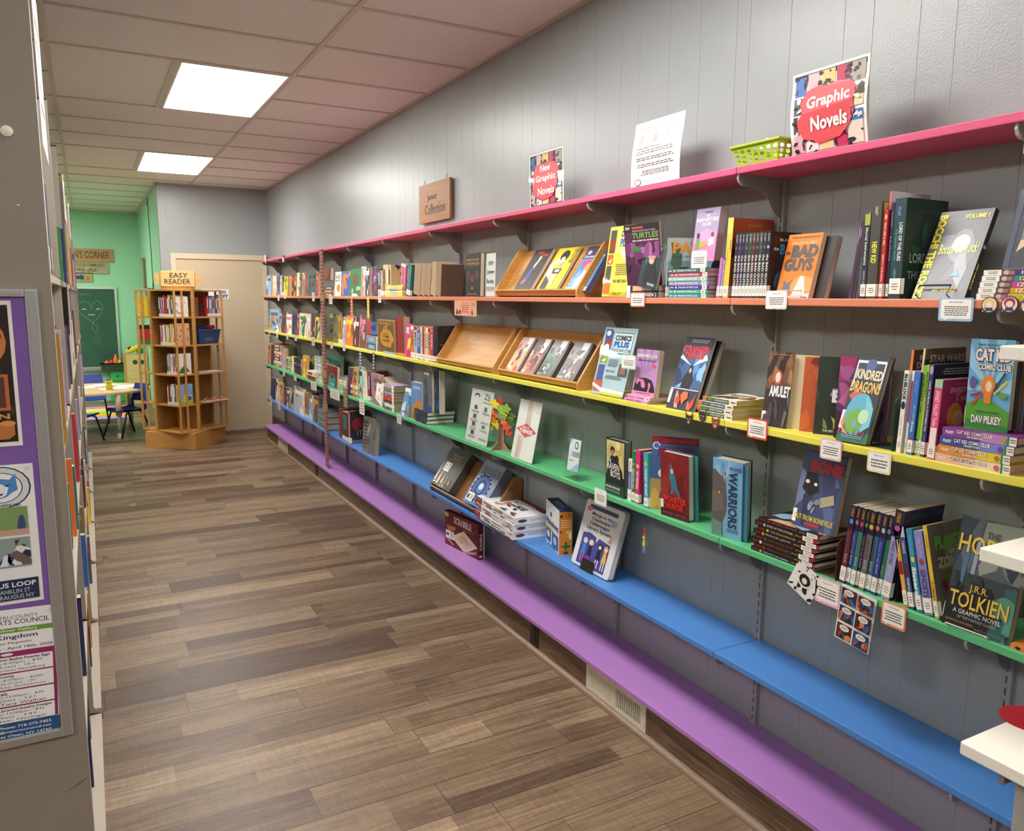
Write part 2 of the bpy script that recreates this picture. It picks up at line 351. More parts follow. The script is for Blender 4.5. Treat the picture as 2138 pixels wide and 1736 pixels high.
# kick box under the purple bench shelf, quarter round, register, outlet
m, t, b = new_mat('kick_board'); tc = N(t, 'ShaderNodeTexCoord'); mp = N(t, 'ShaderNodeMapping'); mp.inputs['Scale'].default_value = (4, 3, 60); t.links.new(tc.outputs['Object'], mp.inputs[0])
n1 = N(t, 'ShaderNodeTexNoise', i_Scale=2., i_Detail=7., i_Distortion=.8); t.links.new(mp.outputs[0], n1.inputs[0]); r1 = N(t, 'ShaderNodeValToRGB'); t.links.new(n1.outputs[0], r1.inputs[0])
r1.color_ramp.elements[0].position = .3; r1.color_ramp.elements[0].color = lin('4c3a2c'); r1.color_ramp.elements[1].position = .72; r1.color_ramp.elements[1].color = lin('8a715c')
t.links.new(r1.outputs[0], b.inputs['Base Color']); b.inputs['Roughness'].default_value = .5; MATS['kick'] = m
mb = MB('kick')
ks = [-.9, .62, 2.12, 3.34, 4.56, 5.78, 7., 8.2, 9.1]
for a_, b_ in zip(ks, ks[1:]): mb.box((1.727, a_, .0), (1.74, b_-.0015, .145), 'brown')
mb.box((1.74, 9.088, 0), (XW, 9.1, .145), 'brown'); struct(mb, 'baseboard_right')
mb = MB('wood'); prof = [(1.727, 0, 0), (1.706, 0, 0)]+[(1.727-.021*math.cos(q*PI/12), 0, .003+.018*math.sin(q*PI/12)) for q in range(0, 7)]
for a_, b_ in ((-.9, 3.02), (3.022, 6.9), (6.902, 9.1)): mb.prism([(p[0], a_, p[2]) for p in prof], (0, b_-a_, 0), '8a7360')
struct(mb, 'baseboard_quarter_round')
mb = MB('board'); mb.box((1.93, 9.1, 0), (XW, 9.84, .16), '5b463a'); mb.box((XG, YB-.012, 0), (.874, YB, .1), '5b463a'); struct(mb, 'baseboard_back')
# door in the end wall
DC = 'c9b79b'
t_ = tag(bpy.data.objects.new('door_1', None), kind='structure'); COL.objects.link(t_); t_.location = (1.405, YB, 0)
a = MB('paint'); a.box((-.478, -.006, .01), (.478, -.001, 2.036), DC); a.build('door_panel', t_)
a = MB('paint')
for p, q in (((-.531, 0), (-.478, 2.1)), ((.478, 0), (.531, 2.1)), ((-.478, 2.038), (.478, 2.1))):
    a.box((p[0], -.022, p[1]), (q[0], -.001, q[1]), 'd6c6aa')
a.build('door_frame', t_, bevel=.003)
a = MB('metal')
a.lathe([(.026, 0), (.026, .012), (.012, .02), (.012, .04), (.028, .05), (.03, .065), (.02, .078)], (0, 0, 0), '7a6a50'); o = a.build('door_knob', t_, smooth=True); o.location = (-.41, -.006, .95); o.rotation_euler = (PI/2, 0, 0)

# ================================================================== wall shelving
SC = dict(pink='d9507c', orange='d98262', yellow='e6dc58', green='5cb97f', blue='4f88d2', purple='b07cc2')
ENDS = [-.612, 1.826, 4.264, 6.703, 9.15]
NEAR = ['closest to the camera', 'second from the camera', 'third from the camera', 'farthest, by the door']
for nm in ('pink', 'orange', 'yellow', 'green', 'blue'):
    for i in range(4):
        mb = MB('paint'); z = ZS[nm]; mb.box((XF, ENDS[i]+.0012, z-.021), (XW-.002, ENDS[i+1]-.0012, z), SC[nm])
        tag(mb.build('shelf_board', bevel=.0025), '%s painted wall shelf board, length %s' % (nm, NEAR[i]), 'shelf', '%s shelf boards' % nm)
mb = MB('paint'); mb.box((XV, -.9, ZS['purple']-.018), (XW-.002, 9.12, ZS['purple']), SC['purple']); tag(mb.build('bench_shelf', bevel=.002), 'long purple painted bench shelf lowest on the wall, over the kick board', 'shelf')
STD = [1.0144+.8128*k for k in range(-1, 11)]; STD[1] = 1.016
ORD = ['first', 'second', 'third', 'fourth', 'fifth', 'sixth', 'seventh', 'eighth', 'ninth', 'tenth', 'eleventh', 'twelfth', 'thirteenth', 'fourteenth', 'fifteenth', 'sixteenth', 'seventeenth', 'eighteenth', 'nineteenth', 'twentieth']
MET = '9b9a9a'
def standard_mesh():
    a = MB('metal'); z0, z1 = ZS['purple'], 2.0
    a.box((XW-.004, -.0125, z0), (XW-.0005, .0125, z1), MET); a.box((XW-.016, -.0125, z0), (XW-.004, -.0095, z1), MET); a.box((XW-.016, .0095, z0), (XW-.004, .0125, z1), MET)
    z = z0
    a.box((XW-.0165, -.0125, z0), (XW-.0145, -.0022, z1), MET); a.box((XW-.0165, .0022, z0), (XW-.0145, .0125, z1), MET)
    while z < z1-.03: a.box((XW-.0165, -.0022, z), (XW-.0145, .0022, min(z+.012, z1)), MET); z += .0318
    for z in (.2, .9, 1.6): a.box((XW-.0175, -.004, z), (XW-.0165, .004, z+.008), 'silver')
    return a
o0 = standard_mesh().build('slotted_standard')
for k, y in enumerate(STD):
    o = o0 if k == 0 else o0.copy()
    if k: COL.objects.link(o)
    o.location.y = y; tag(o, 'grey slotted upright strip on the wall, %s counting away from the camera' % ORD[k], 'shelf standard', 'slotted wall standards')
def bracket_mesh():
    a = MB('metal'); L = -.183; P = [(0, 0), (L, 0), (L-.002, -.012), (L+.004, -.024), (L+.014, -.03), (L+.03, -.032), (-.11, -.036), (-.085, -.043), (-.064, -.056), (-.05, -.074), (-.038, -.092), (-.022, -.108), (0, -.118)]
    a.prism([(x, -.0016, z) for x, z in P], (0, .0032, 0), '8c8b8b'); a.box((L, -.010, -.0025), (0, .010, 0), '8c8b8b')
    b = [(x, z) for x, z in P[1:6]]
    for (x0, z0), (x1, z1) in zip(b, b[1:]): a.prism([(x0-.002, -.003, z0), (x0+.002, -.003, z0), (x1+.002, -.003, z1), (x1-.002, -.003, z1)], (0, .006, 0), 'b4b2b0')
    return a
o0 = None
for nm in ('pink', 'orange', 'yellow', 'green', 'blue'):
    for k, y in enumerate(STD):
        if o0 is None: o0 = o = bracket_mesh().build('shelf_bracket')
        else: o = o0.copy(); COL.objects.link(o)
        o.location = (XW-.017, y, ZS[nm]-.0212)
        tag(o, 'grey steel bracket under the %s shelf at the %s wall strip counting from the camera' % (nm, ORD[k]), 'bracket', 'brackets under the %s shelf' % nm)
# register and outlet in the kick board
def register(y0, y1, z0, z1, lab, dark=True):
    t_ = thing('floor_register', (1.727, (y0+y1)/2, z0), lab, 'vent', 'wall registers in the kick board'); w = (y1-y0)/2; h = z1-z0; a = MB('metal')
    a.box((-.004, -w, 0), (-.0005, w, .017), 'd9d2c2'); a.box((-.004, -w, h-.017), (-.0005, w, h), 'd9d2c2')
    for p, q in ((-w, -w+.028), (w-.028, w), (-.008, .008)): a.box((-.004, p, .017), (-.0005, q, h-.017), 'd9d2c2')
    a.build('frame', t_); a = MB('metal'); a.box((-.0009, -w+.01, .01), (-.0004, w-.01, h-.01), '1d1c1c'); a.build('opening', t_)  # the opening is a near-black plate, painted as the shade between the louvres
    a = MB('metal')
    n = 14
    for s in (-1, 1):
        lo = -w+.028 if s < 0 else .008; hi = -.008 if s < 0 else w-.028
        for i in range(n):
            y = lo+(hi-lo)*(i+.5)/n; tw = .0026 if s < 0 else .0046
            a.box((-.0036, y-tw, .017), (-.001, y+tw, h-.017), 'd9d2c2')
        if s < 0:
            for zz in (.04, .062): a.box((-.0015, lo, zz), (-.001, hi, zz+.006), '8c867a')
    a.build('louvre', t_); a = MB('metal'); a.box((-.008, -w+.006, .03), (-.004, -w+.012, .05), 'd9d2c2'); a.build('lever', t_)
register(2.137, 2.531, .022, .132, 'cream metal air register with open louvres, set in the kick board near the camera')
register(8.05, 8.5, .022, .132, 'cream air register in the kick board by the door end of the bench shelf')
def outlet(y, lab):
    t_ = thing('wall_outlet', (1.727, y, .085), lab, 'outlet', 'brown outlets in the kick board'); a = MB('plastic')
    a.box((-.005, -.036, -.057), (-.0005, .036, .057), '1c120e'); a.build('cover_plate', t_, bevel=.0015)
    a = MB('plastic')
    for z in (-.02, .02): a.box((-.0075, -.015, z-.014), (-.005, .015, z+.014), '1a110d')
    a.build('socket', t_)
outlet(2.965, 'dark brown double outlet in the kick board, before the cream register'); outlet(6.9, 'dark brown outlet in the kick board, far off near the door')
# ================================================================== books
NAMEOF = dict(white='white', cream='cream', black='black', charcoal='dark grey', grey='grey', silver='silver grey', navy='navy blue', blue='blue', sky='light blue', teal='teal', aqua='aqua', green='green',
              lime='lime green', olive='olive', yellow='yellow', gold='golden', orange='orange', peach='peach', red='red', crimson='crimson', maroon='maroon', pink='pink', magenta='magenta', purple='purple',
              lilac='lilac', plum='plum', brown='brown', tan='tan', beige='beige', rust='rust', slate='slate grey', mint='mint green')
PG = 'd8cbb0'
def book(T, w, t, h, cov, label, group=None, spine=None, art=None, sart=None, hard=False, pages=PG, sticker=0, one=False, back=None, name='book', open_=0, cmat='print', bart=None):
    """a book with its spine on x=0, front cover on y=0 (facing -y), foot on z=0"""
    c = .0026 if hard else .0009; e = .004 if hard else .0004; spine = spine or cov
    a = MB(cmat)
    a.box((0, 0, 0), (w, c, h), cov); a.box((0, t-c, 0), (w, t, h), back or cov); a.box((0, c, 0), (c, t-c, h), spine)
    a.face([(-EPS*.5, 0, 0), (-EPS*.5, 0, h), (-EPS*.5, t, h), (-EPS*.5, t, 0)], spine)
    ff = face_fn(w, h)
    if art: a.art(ff, art)
    fs = lambda u, v, k: (-EPS*(.5+k), t*(1-v), h*(1-u))
    if sart: a.art(fs, sart)
    fb = lambda u, v, k: ((1-u)*w, t+EPS*k, v*h)
    if bart: a.art(fb, bart)
    def pg(m):
        m.box((c+.0003, c+.0002, e), (w-e, t-c-.0002, h-e), pages, 'pages')
        n = max(2, int(t/.004))
        for i in range(n):
            y = c+(t-2*c)*(i+.5)/n; m.box((w-e, y-.0003, e+.001), (w-e+.0002, y+.0003, h-e-.001), '9c8f78', 'pages'); m.box((c+.001, y-.0003, h-e), (w-e, y+.0003, h-e+.0002), '9c8f78', 'pages')
    def st(m):
        z0, z1 = sticker if isinstance(sticker, tuple) else (.006, .037)
        m.face([(-EPS*4, .0003, z0), (-EPS*4, .0003, z1), (-EPS*4, t-.0003, z1), (-EPS*4, t-.0003, z0)], 'f1ece2', 'paper')
        m.face([(min(.012, w*.2), -EPS*3, z0), (min(.012, w*.2), -EPS*3, z1), (-EPS*4, -EPS*3, z1), (-EPS*4, -EPS*3, z0)], 'f1ece2', 'paper')
        for q, l in ((.62, .6), (.45, .8), (.28, .5)):
            zz = z0+(z1-z0)*q; m.face([(-EPS*5, t*(.5-l*.4), zz), (-EPS*5, t*(.5-l*.4), zz+.0016), (-EPS*5, t*(.5+l*.4), zz+.0016), (-EPS*5, t*(.5+l*.4), zz)], '3a3836', 'paper')
    if one:
        pg(a)
        if sticker: st(a)
        o = a.build(name, None, T); return tag(o, label, 'book', group)
    r = thing(name, T, label, 'book', group)
    a.build('cover', r, bevel=.0006 if hard else 0); p = MB('pages'); pg(p); p.build('page_block', r)
    if sticker: s = MB('paper'); st(s); s.build('spine_label', r)
    return r
# --- frames for the wall shelf (the viewer looks along +x; the camera end is -y)
def f_spine(X, y_hi, z, lean_=0, yaw=0):
    """spine to the room; y_hi is the far face of the book; positive lean tips the top away from the camera"""
    R = M4.Rotation(yaw, 4, 'Z') @ M4.Rotation(-lean_, 4, 'X'); return M4.Translation((X, y_hi, z)) @ R
def row(shelf, X, items, group, z=None, where='', one=False, hard=False, depth=.15, sticker=True, pre=''):
    """spine-out books given by the image columns of their feet: (left, right, top row, colour, extras)"""
    z = ZS[shelf] if z is None else z; n = 0
    for it in items:
        l, r, ty, c = it[:4]; kw = dict(it[4]) if len(it) > 4 else {}
        Xb = kw.pop('X', X); le = kw.pop('lean', 0); zz = kw.pop('z', z)
        yl = at(l, Xb, zz).y; yr = at(r, Xb, zz).y; t = yl-yr-.0006
        top = on_x(l if not le else kw.pop('tx', l), ty, Xb); h = kw.pop('h', (top.z-zz)); kw.pop('tx', 0)
        lab = kw.pop('label', None) or '%s%s book upright on the %s shelf, %s %s' % (pre, NAMEOF.get(c, 'printed'), shelf, ORD[min(n, 19)], where)
        w = kw.pop('w', depth); n += 1
        T = M4.Translation((Xb, yl if le > 0 else yr, zz)) @ M4.Rotation(-le, 4, 'X') @ M4.Translation((0, -t if le > 0 else 0, 0))
        if 'sticker' not in kw: kw['sticker'] = sticker
        kw.setdefault('one', one); kw.setdefault('hard', hard)
        book(T, min(w, XW-.02-Xb), t, h, c, lab, group, **kw)
def stand(shelf, X, pl, pr, tpx, t, cov, label, z=None, X2=None, group=None, **kw):
    """face-out book: foot from column pl to pr, upper left corner seen at tpx; the thickness goes behind"""
    z = ZS[shelf] if z is None else z
    bl = at(pl, X, z); br = at(pr, X2 or X, z); tl = lean(bl, br, tpx)
    T, w, h = lies(bl, br, tl); zx = T.col[2].z
    if tl.z < bl.z: print('BAD', label)
    return book(T, w, t, h, cov, label, group, **kw), T, w, h
def flat(X, yl, yr, z, t, w, cov, label, group=None, yaw=0, **kw):
    """book lying on its back, spine to the room, head away from the camera"""
    T = M4.Translation((X, yr, z+t)) @ M4.Rotation(yaw, 4, 'Z') @ M4(((1, 0, 0, 0), (0, 0, 1, 0), (0, -1, 0, 0), (0, 0, 0, 1)))
    return book(T, w, t, yl-yr, cov, label, group, **kw)
def flat2(X, yl, yr, z, t, w, cov, label, group=None, yaw=0, **kw):
    """the same with the head toward the camera (spine title upside down for a cover-up book)"""
    T = M4.Translation((X, yl, z)) @ M4.Rotation(yaw, 4, 'Z') @ M4(((1, 0, 0, 0), (0, 0, -1, 0), (0, 1, 0, 0), (0, 0, 0, 1)))
    return book(T, w, t, yl-yr, cov, label, group, **kw)
def B(seed, n, cols, a=0, b=0, c=1, d=1, sz=.22): return ('b', seed, n, a, b, c, d, cols, sz)
def title(s, a, b, c, d, col='white', sh=0, w=.012): return ('t', s, a, b, c, d, col, sh, w)
def spt(s, a=.12, c=.75, col='white', b=.22, d=.78, w=.012): return title(s, a, b, c, d, col, 0, w)

# ---------------- orange shelf, from the door toward the camera (far ones small: one mesh each)
PILE = {}
def far_row(shelf, items, seed, X=1.772):
    rnd = random.Random(seed); z = ZS[shelf]; n = 0
    for it in items:
        l, r, ty, c = it[:4]; kw = dict(it[4]) if len(it) > 4 else {}
        zz = kw.pop('z', z); le = kw.pop('lean', 0); Xb = kw.pop('X', X+rnd.uniform(-.006, .02)); extra = kw.pop('say', '')
        yl = at(l, Xb, zz).y; yr = at(r, Xb, zz).y; w = yl-yr-.002
        h = on_x(r, ty, Xb).z-zz; other = rnd.choice(['white', 'navy', 'gold', 'crimson', 'sky', 'black', 'cream'])
        cols = kw.pop('cols', [other, rnd.choice(['charcoal', 'cream', 'teal', 'orange']), c])
        lab = '%s book%s on the %s shelf, %s counting from the door' % (NAMEOF[c], extra, shelf, ORD[n] if n < 20 else 'twenty-first or later'); n += 1
        if 'label' in kw: lab = kw.pop('label')
        grp = 'books on the far half of the %s shelf' % shelf; pg = kw.pop('pages', PG)
        if kw.get('stack'):
            PILE[shelf] = PILE.get(shelf, 0)+1; k = kw['stack']; cs = kw.get('cs', [c]); th = h/k
            for j in range(k):
                dw = rnd.uniform(-.006, .006)
                flat(Xb+rnd.uniform(0, .01), yl-.004+dw, yr+.004+dw, zz+j*th, th-.0006, .13 if w > .16 else .11, cs[j % len(cs)], '%s book, %s up in the %s small pile from the door, %s shelf' % (NAMEOF[cs[j % len(cs)]], ORD[j], ORD[PILE[shelf]-1], shelf),
                     'piled books on the far half of the %s shelf' % shelf, one=True, sticker=kw.get('st', True) and (.008, .03), pages=pg, sart=[('r', .2, .25, .7, .75, other)], hard=kw.get('hard', False))
        elif w > .075:
            bl = V((Xb, yl, zz)); br = V((Xb+kw.get('tw', 0), yr, zz)); up = V((.06+le, 0, 1)).normalized()
            T, ww, hh = lies(bl, br, bl+up*h)
            book(T, ww, kw.get('t', .024), hh, c, lab, grp, art=[B(n*7+seed, 7, cols, 0, 0, 1, 1, .3), ('r', .12, .72, .88, .86, cols[0])] if kw.get('art') is None else kw['art'], one=True, pages=pg, spine=kw.get('spine'))
        else:
            T = M4.Translation((Xb, yr, zz)) @ M4.Rotation(-le, 4, 'X')
            book(T, min(.14, XW-.02-Xb), w, h/math.cos(le), c, lab, grp, one=True, sticker=kw.get('st', True), pages=pg, sart=[('r', .15, .3, .6, .7, cols[0])], art=[B(n*5+seed, 6, cols, 0, 0, 1, 1, .3)], spine=kw.get('spine'))
far_row('orange', [
 (556, 566, 574, 'sky', dict(cols=['slate', 'red', 'white'])), (568.5, 576.8, 575, 'peach'), (577, 583, 577, 'navy', dict(cols=['blue', 'sky'])), (583.4, 588.4, 575, 'lilac'), (589, 591.6, 578, 'green'),
 (592, 600, 577, 'yellow', dict(cols=['olive', 'lime'])), (600.5, 608.8, 576, 'tan', dict(cols=['tan', 'beige'])), (609, 618.3, 574, 'black', dict(cols=['red', 'orange', 'gold'])), (619, 624, 569, 'cream'),
 (624.5, 629.4, 572, 'olive'), (630, 636.5, 569, 'grey'), (637, 643, 569, 'brown', dict(cols=['red', 'grey'])), (644, 650.6, 567, 'teal'), (651, 658.6, 566, 'slate'), (659, 664, 570, 'red'),
 (675, 698.5, 598, 'brown', dict(stack=3, cs=['brown', 'tan', 'brown'], pages='a98f70')),
 (676, 690, 560, 'rust', dict(z=1.755, le=0, say=' tilted on the low pile', cols=['rust', 'crimson'])),
 (698.7, 711, 567, 'white', dict(cols=['navy', 'orange'], art=[title('NAZ', .1, .72, .9, .88, 'navy'), title('MATH', .12, .6, .88, .68, 'navy'), ('e', .6, .33, .25, .16, 'orange')])),
 (713, 729.5, 565, 'blue', dict(cols=['orange', 'peach', 'sky'])), (730, 752, 560, 'green', dict(cols=['brown', 'mint', 'white'], art=[('e', .5, .6, .3, .22, 'brown'), B(3, 7, ['mint', 'teal'], 0, 0, 1, .35), ('e', .5, 0, .3, .1, 'white')])),
 ], 11)
far_row('orange', [
 (752.3, 762, 556, 'silver', dict(label='silver grey book between the green cover and the navy spine on the orange shelf')), (762.6, 770, 557, 'navy', dict(label='navy book beside the silver grey one on the orange shelf')),
 (770.4, 778.3, 556, 'maroon', dict(cols=['tan', 'crimson'], label='maroon book third after the green cover on the orange shelf')),
 (778.6, 789.6, 559, 'charcoal', dict(cols=['purple', 'crimson', 'lilac'], label='dark grey book with purple art, mid orange shelf')), (790, 794, 561, 'plum', dict(label='thin plum book beside the dark purple-art book, orange shelf')),
 (794.3, 801, 564, 'tan', dict(label='lower tan book before the tall beige trio on the orange shelf')),
 (797+4, 806, 552.5, 'beige', dict(label='tall beige book, first of three behind the yellow pile')), (806.3, 811.5, 552.5, 'beige', dict(label='tall beige book, middle of three behind the yellow pile')), (811.8, 817, 553, 'beige', dict(label='tall beige book, last of three behind the yellow pile')),
 (805, 839, 595, 'yellow', dict(X=1.755, stack=5, cs=['yellow', 'yellow', 'white', 'yellow', 'yellow'], st=False)),
 ], 31, X=1.80)
row('orange', 1.775, [
 (835, 844, 554, 'pink', dict(lean=-.2, sart=[spt('LEARN HARD', .1, .7, 'plum'), ('r', .0, 0, .07, 1, 'white')], label='slim pink and white book leaning at the head of the brown backs, orange shelf')),
 (848.5, 856, 553, 'teal', dict(lean=-.18, sart=[B(4, 8, ['aqua', 'gold', 'slate'], 0, 0, .85, 1)], label='teal patterned book leaning against the bare brown backs, orange shelf')),
 (863, 876, 555, 'tan', dict(lean=-.19, sticker=0, spine='a08468', label='bare brown book back leaning, first of three equal ones on the orange shelf')),
 (877, 886.5, 555, 'tan', dict(lean=-.19, sticker=0, spine='a08468', label='bare brown book back leaning, middle of three equal ones on the orange shelf')),
 (887, 897, 556, 'tan', dict(lean=-.19, sticker=0, spine='a08468', label='bare brown book back leaning, last of three equal ones on the orange shelf')),
 (898.5, 908.5, 550, 'beige', dict(lean=-.2, sticker=0, spine='b39b78', label='taller pale brown book leaning beside the three bare brown backs')),
 (910, 920, 553, '5a463a', dict(lean=-.1, sticker=0, spine='9b7f62', label='brown backed book, last of the leaning ones on the orange shelf')),
 ], 'leaning books on the orange shelf', depth=.14)
stand('orange', 1.765, 971.5, 1001.3, (973, 530), .028, '1d1513', 'black novel with gold title and red faces standing face out before the small white sign', hard=True,
  art=[title('BEECHWOOD', .08, .82, .92, .87, 'gold'), title('CHRONICLES', .06, .73, .94, .79, 'gold'), ('e', .2, .48, .13, .1, '5a2420'), ('e', .8, .5, .14, .11, '5a2420'), ('e', .48, .42, .1, .08, '7a3428'), ('e', .48, .2, .04, .03, 'd8a080'), ('r', .1, .7, .9, .703, 'gold'), title('ANN J. SPINA', .18, .04, .82, .08, 'gold')], pages='e2d8c0')
# comics and manga to the camera side of the first wooden rack
z = ZS['orange']
for i, (c, s) in enumerate((('white', 'JUJUTSU KAISEN'), ('charcoal', 'JUJUTSU KAISEN'))):
    a_, b_ = at(1308, 1.757, z).y, at(1374, 1.757, z).y
    flat(1.757, a_, b_, z+i*.022, .0212, .12, 'charcoal', '%s of two thick manga volumes lying under the purple comic' % ('lower', 'upper')[i], 'manga volumes under the purple comic', spine='26242a', pages='b9b0a4', sart=[('r', 0, 0, .12, 1, 'white'), ('r', .2, .1, .5, .9, ('rust', 'peach')[i]), title('KAISEN 2', .52, .2, .95, .8), ], hard=False)
zt = z+.044
stand('orange', 1.765, 1310, 1383, (1302, 472), .009, '4b1f42', 'large purple comic with a green title standing on two manga volumes', z=zt, cmat='print', art=[('r', 0, .88, 1, 1, '211520'), title('IDW', .05, .92, .17, .965), ('r', .24, .925, .55, .96, 'a8502a'), title('TEENAGE MUTANT NINJA', .24, .87, .9, .905, 'lilac'), title('TURTLES', .24, .77, .97, .86, '62a03a', 0, .03), title('NEW ANIMATED ADVENTURES', .24, .72, .97, .745),
  B(21, 10, ['8a4a80', '6d2f68', 'a86aa0'], .02, .3, .98, .7, .25), ('p', [(.2, .6), (.35, .66), (.52, .57), (.34, .54)], '3f7a44'), B(22, 8, ['3a1230', '2c4030', '7a1c30'], .02, 0, .98, .35, .2), ('p', [(.35, .42), (.6, .46), (.56, .33), (.4, .34)], '1a1018')])
o_ = at(1331, 1.748, zt); T_ = frame(o_, (0, -1, 0), (.998, 0, -.06), (.06, 0, .998)) @ M4.Rotation(math.radians(12), 4, 'Y') 
book(T_ @ M4.Translation((0, -.001, .004)), .105, .012, .15, '22393e', 'teal and black manga with pink figure tilted against the purple comic', None, sticker=0, pages='b9b0a4',
  art=[B(24, 9, ['2a7c82', '1f5a62', '16262a'], 0, 0, 1, 1, .3), ('e', .5, .63, .14, .09, 'e8b090'), ('e', .48, .71, .2, .07, 'd88a90'), ('p', [(.3, .55), (.75, .5), (.95, .12), (.2, .1)], '171c26'), title('JUJUTSU', .05, .88, .95, .97, 'silver', .1), ('l', .5, .05, .9, .12, 2, 'white')])
row('orange', 1.765, [(1381, 1392, 498, 'sky', dict(w=.15, spine='7ab8dc', cov2=0, art=[], label='x'))][:0], 'x')
bl = at(1381, 1.765, z)
book(M4.Translation((1.762, at(1391.5, 1.762, z).y, z)) @ M4.Rotation(-.5, 4, 'Z'), .16, .017, on_x(1383, 498, 1.762).z-z, '6f8f94', 'graphic novel with orange bubble title on a pale teal cover, light blue spine', None, spine='78b9de', sticker=True,
  art=[('r', 0, .62, 1, 1, 'a8b8b4'), B(27, 5, ['3d6048', '4f7258'], 0, 0, .3, 1, .25), title('PAWS', .1, .74, .98, .93, 'd8902c', 0, .05), title('GABBY GETS IT TOGETHER', .12, .67, .95, .705, '3c5260'), ('e', .35, .4, .14, .1, 'b06a4a'), ('e', .68, .44, .15, .11, '8a4a34'), ('e', .95, .4, .1, .09, 'c08a68'), ('e', .68, .52, .16, .06, '2a1c1c'), ('e', .35, .47, .12, .05, '3a2420'), B(28, 5, ['7a2a44', '46605c'], .2, 0, 1, .3, .2)],
  sart=[title('PAWS', .06, .2, .2, .8, 'gold'), title('GABBY GETS IT TOGETHER', .3, .3, .78, .7)])
cs = [('2a8a98', 'teal'), ('35a287', 'sea green'), ('44348c', 'indigo'), ('8a8cc4', 'pale violet'), ('88bfa4', 'pale green'), ('b03468', 'magenta'), ('356058', 'dark green')]
zz = z; W7 = [0, .002, -.004, .001, .004, -.003, .006]
for i, (c, nme) in enumerate(cs):
    a_, b_ = at(1396, 1.75, z).y, at(1478, 1.75, z).y; d = W7[i]
    flat(1.75-abs(d)*.5, a_+d, b_+d, zz, .0132, .14, c, 'thin %s paperback in the pile of seven under the lilac book, %s up' % (nme, ORD[i]), 'pile of seven thin paperbacks', pages='b0a09c', sticker=(.008, .03), sart=[('e', .18, .5, .02, .3, 'cream'), title('THE BABY-SITTERS CLUB', .24, .3, .74, .72), ('r', .03, .4, .12, .6, 'cream')])
    zz += .0137
stand('orange', 1.80, 1440, 1488, (1457, 438), .03, 'b79cc4', 'lilac and pink book with a pink sofa scene, standing on the pile of seven', z=zz, X2=1.80,
  art=[('r', 0, .5, 1, 1, 'a596b8'), ('r', 0, 0, 1, .5, 'd880b4'), ('p', [(.02, .42), (.95, .36), (.95, .6), (.5, .66), (.05, .55)], 'eb9cc8'), ('r', .0, .0, 1, .12, '2f6a7a'), title('THE', .42, .86, .58, .89), title('BABY-SITTERS', .05, .78, .97, .84, 'white', 0, .03), title('CLUB', .3, .71, .68, .765, 'white', 0, .03), ('e', .2, .55, .07, .05, '4a2430'), ('p', [(.12, .32), (.3, .34), (.28, .5), (.12, .5)], '6a9a60'), ('p', [(.3, .34), (.6, .38), (.55, .46), (.3, .44)], 'e0a040'), ('e', .8, .56, .06, .04, '8a3a4a'), ('p', [(.7, .36), (.92, .4), (.88, .52), (.7, .5)], 'e8e4f0'), ('l', .35, .92, .7, .95, 1, '4a3a5a')], pages='cfc6cc')
# purple spines, bookend, orange backed volume and the black series
row('orange', 1.768, [(1494.5, 1500.5, 540, 'lilac', dict(lean=-.1, spine='c478bc', label='lilac spined thin paperback leaning by the bookend under the bracket')), (1501, 1506.5, 540, 'purple', dict(lean=-.1, spine='7a4fa4', sart=[spt('BABY-SITTERS LITTLE SISTER', .05, .75)], label='purple spined thin paperback leaning beside the lilac one'))], 'thin purple paperbacks by the bookend')
row('orange', 1.768, [(1507.5, 1519, 470, 'c8702c', dict(lean=-.05, h=.245, w=.172, spine='e0c24a', art=[('r', 0, .62, 1, 1, 'a84a28'), B(33, 7, ['d8902c', 'c05a20', '7a2c28'], 0, 0, 1, .62, .25), title('GK VINCENT', .35, .9, .7, .93, 'gold'), title('BABY-SITTERS', .1, .77, .95, .83, '8a6a60')], sart=[('r', .0, 0, .2, 1, 'e8d060'), B(35, 4, ['a83a4a', '5a8a4a'], .05, 0, .6, 1, .1)], label='tall orange illustrated volume behind the row of black spines'))], None)
acc = ['purple', 'slate', 'plum', 'green', 'crimson', 'slate', 'slate', 'rust', 'teal', 'sky']
xs = [1527, 1534, 1540.5, 1547, 1554.5, 1562, 1569, 1576.5, 1584, 1591.8, 1599.5]
row('orange', 1.758, [(xs[i], xs[i+1]-.2, 489-i*.5, '1c1c1f', dict(w=.125, lean=-.035, spine=['201c22', '3a2650', '1e1e22', '332a50', '1f4a2a', '5c1426', '26262c', '3c3c42', '1c1c1f', '1c1c1f'][i],
   sart=[title('BLABEY', .03, .3, .15, .7, 'silver'), ('e', .23, .5, .025, .32, acc[i]), title('the BAD GUYS', .34, .2, .8, .8)], art=[('r', 0, 0, 1, 1, '24191a'), title('BLABEY', .3, .86, .8, .9, 'cream'), title('the', .12, .72, .28, .77), title('BAD', .32, .66, .95, .82, '3a86b4', 0, .04), ('e', .5, .25, .3, .18, '3a6a86')] if i == 9 else [B(i, 3, ['charcoal', 'grey'])],
   label='black spined paperback with %s band, %s of the ten in the black series' % (NAMEOF.get(acc[i], acc[i]), ORD[i]))) for i in range(10)], 'black spined series of ten')
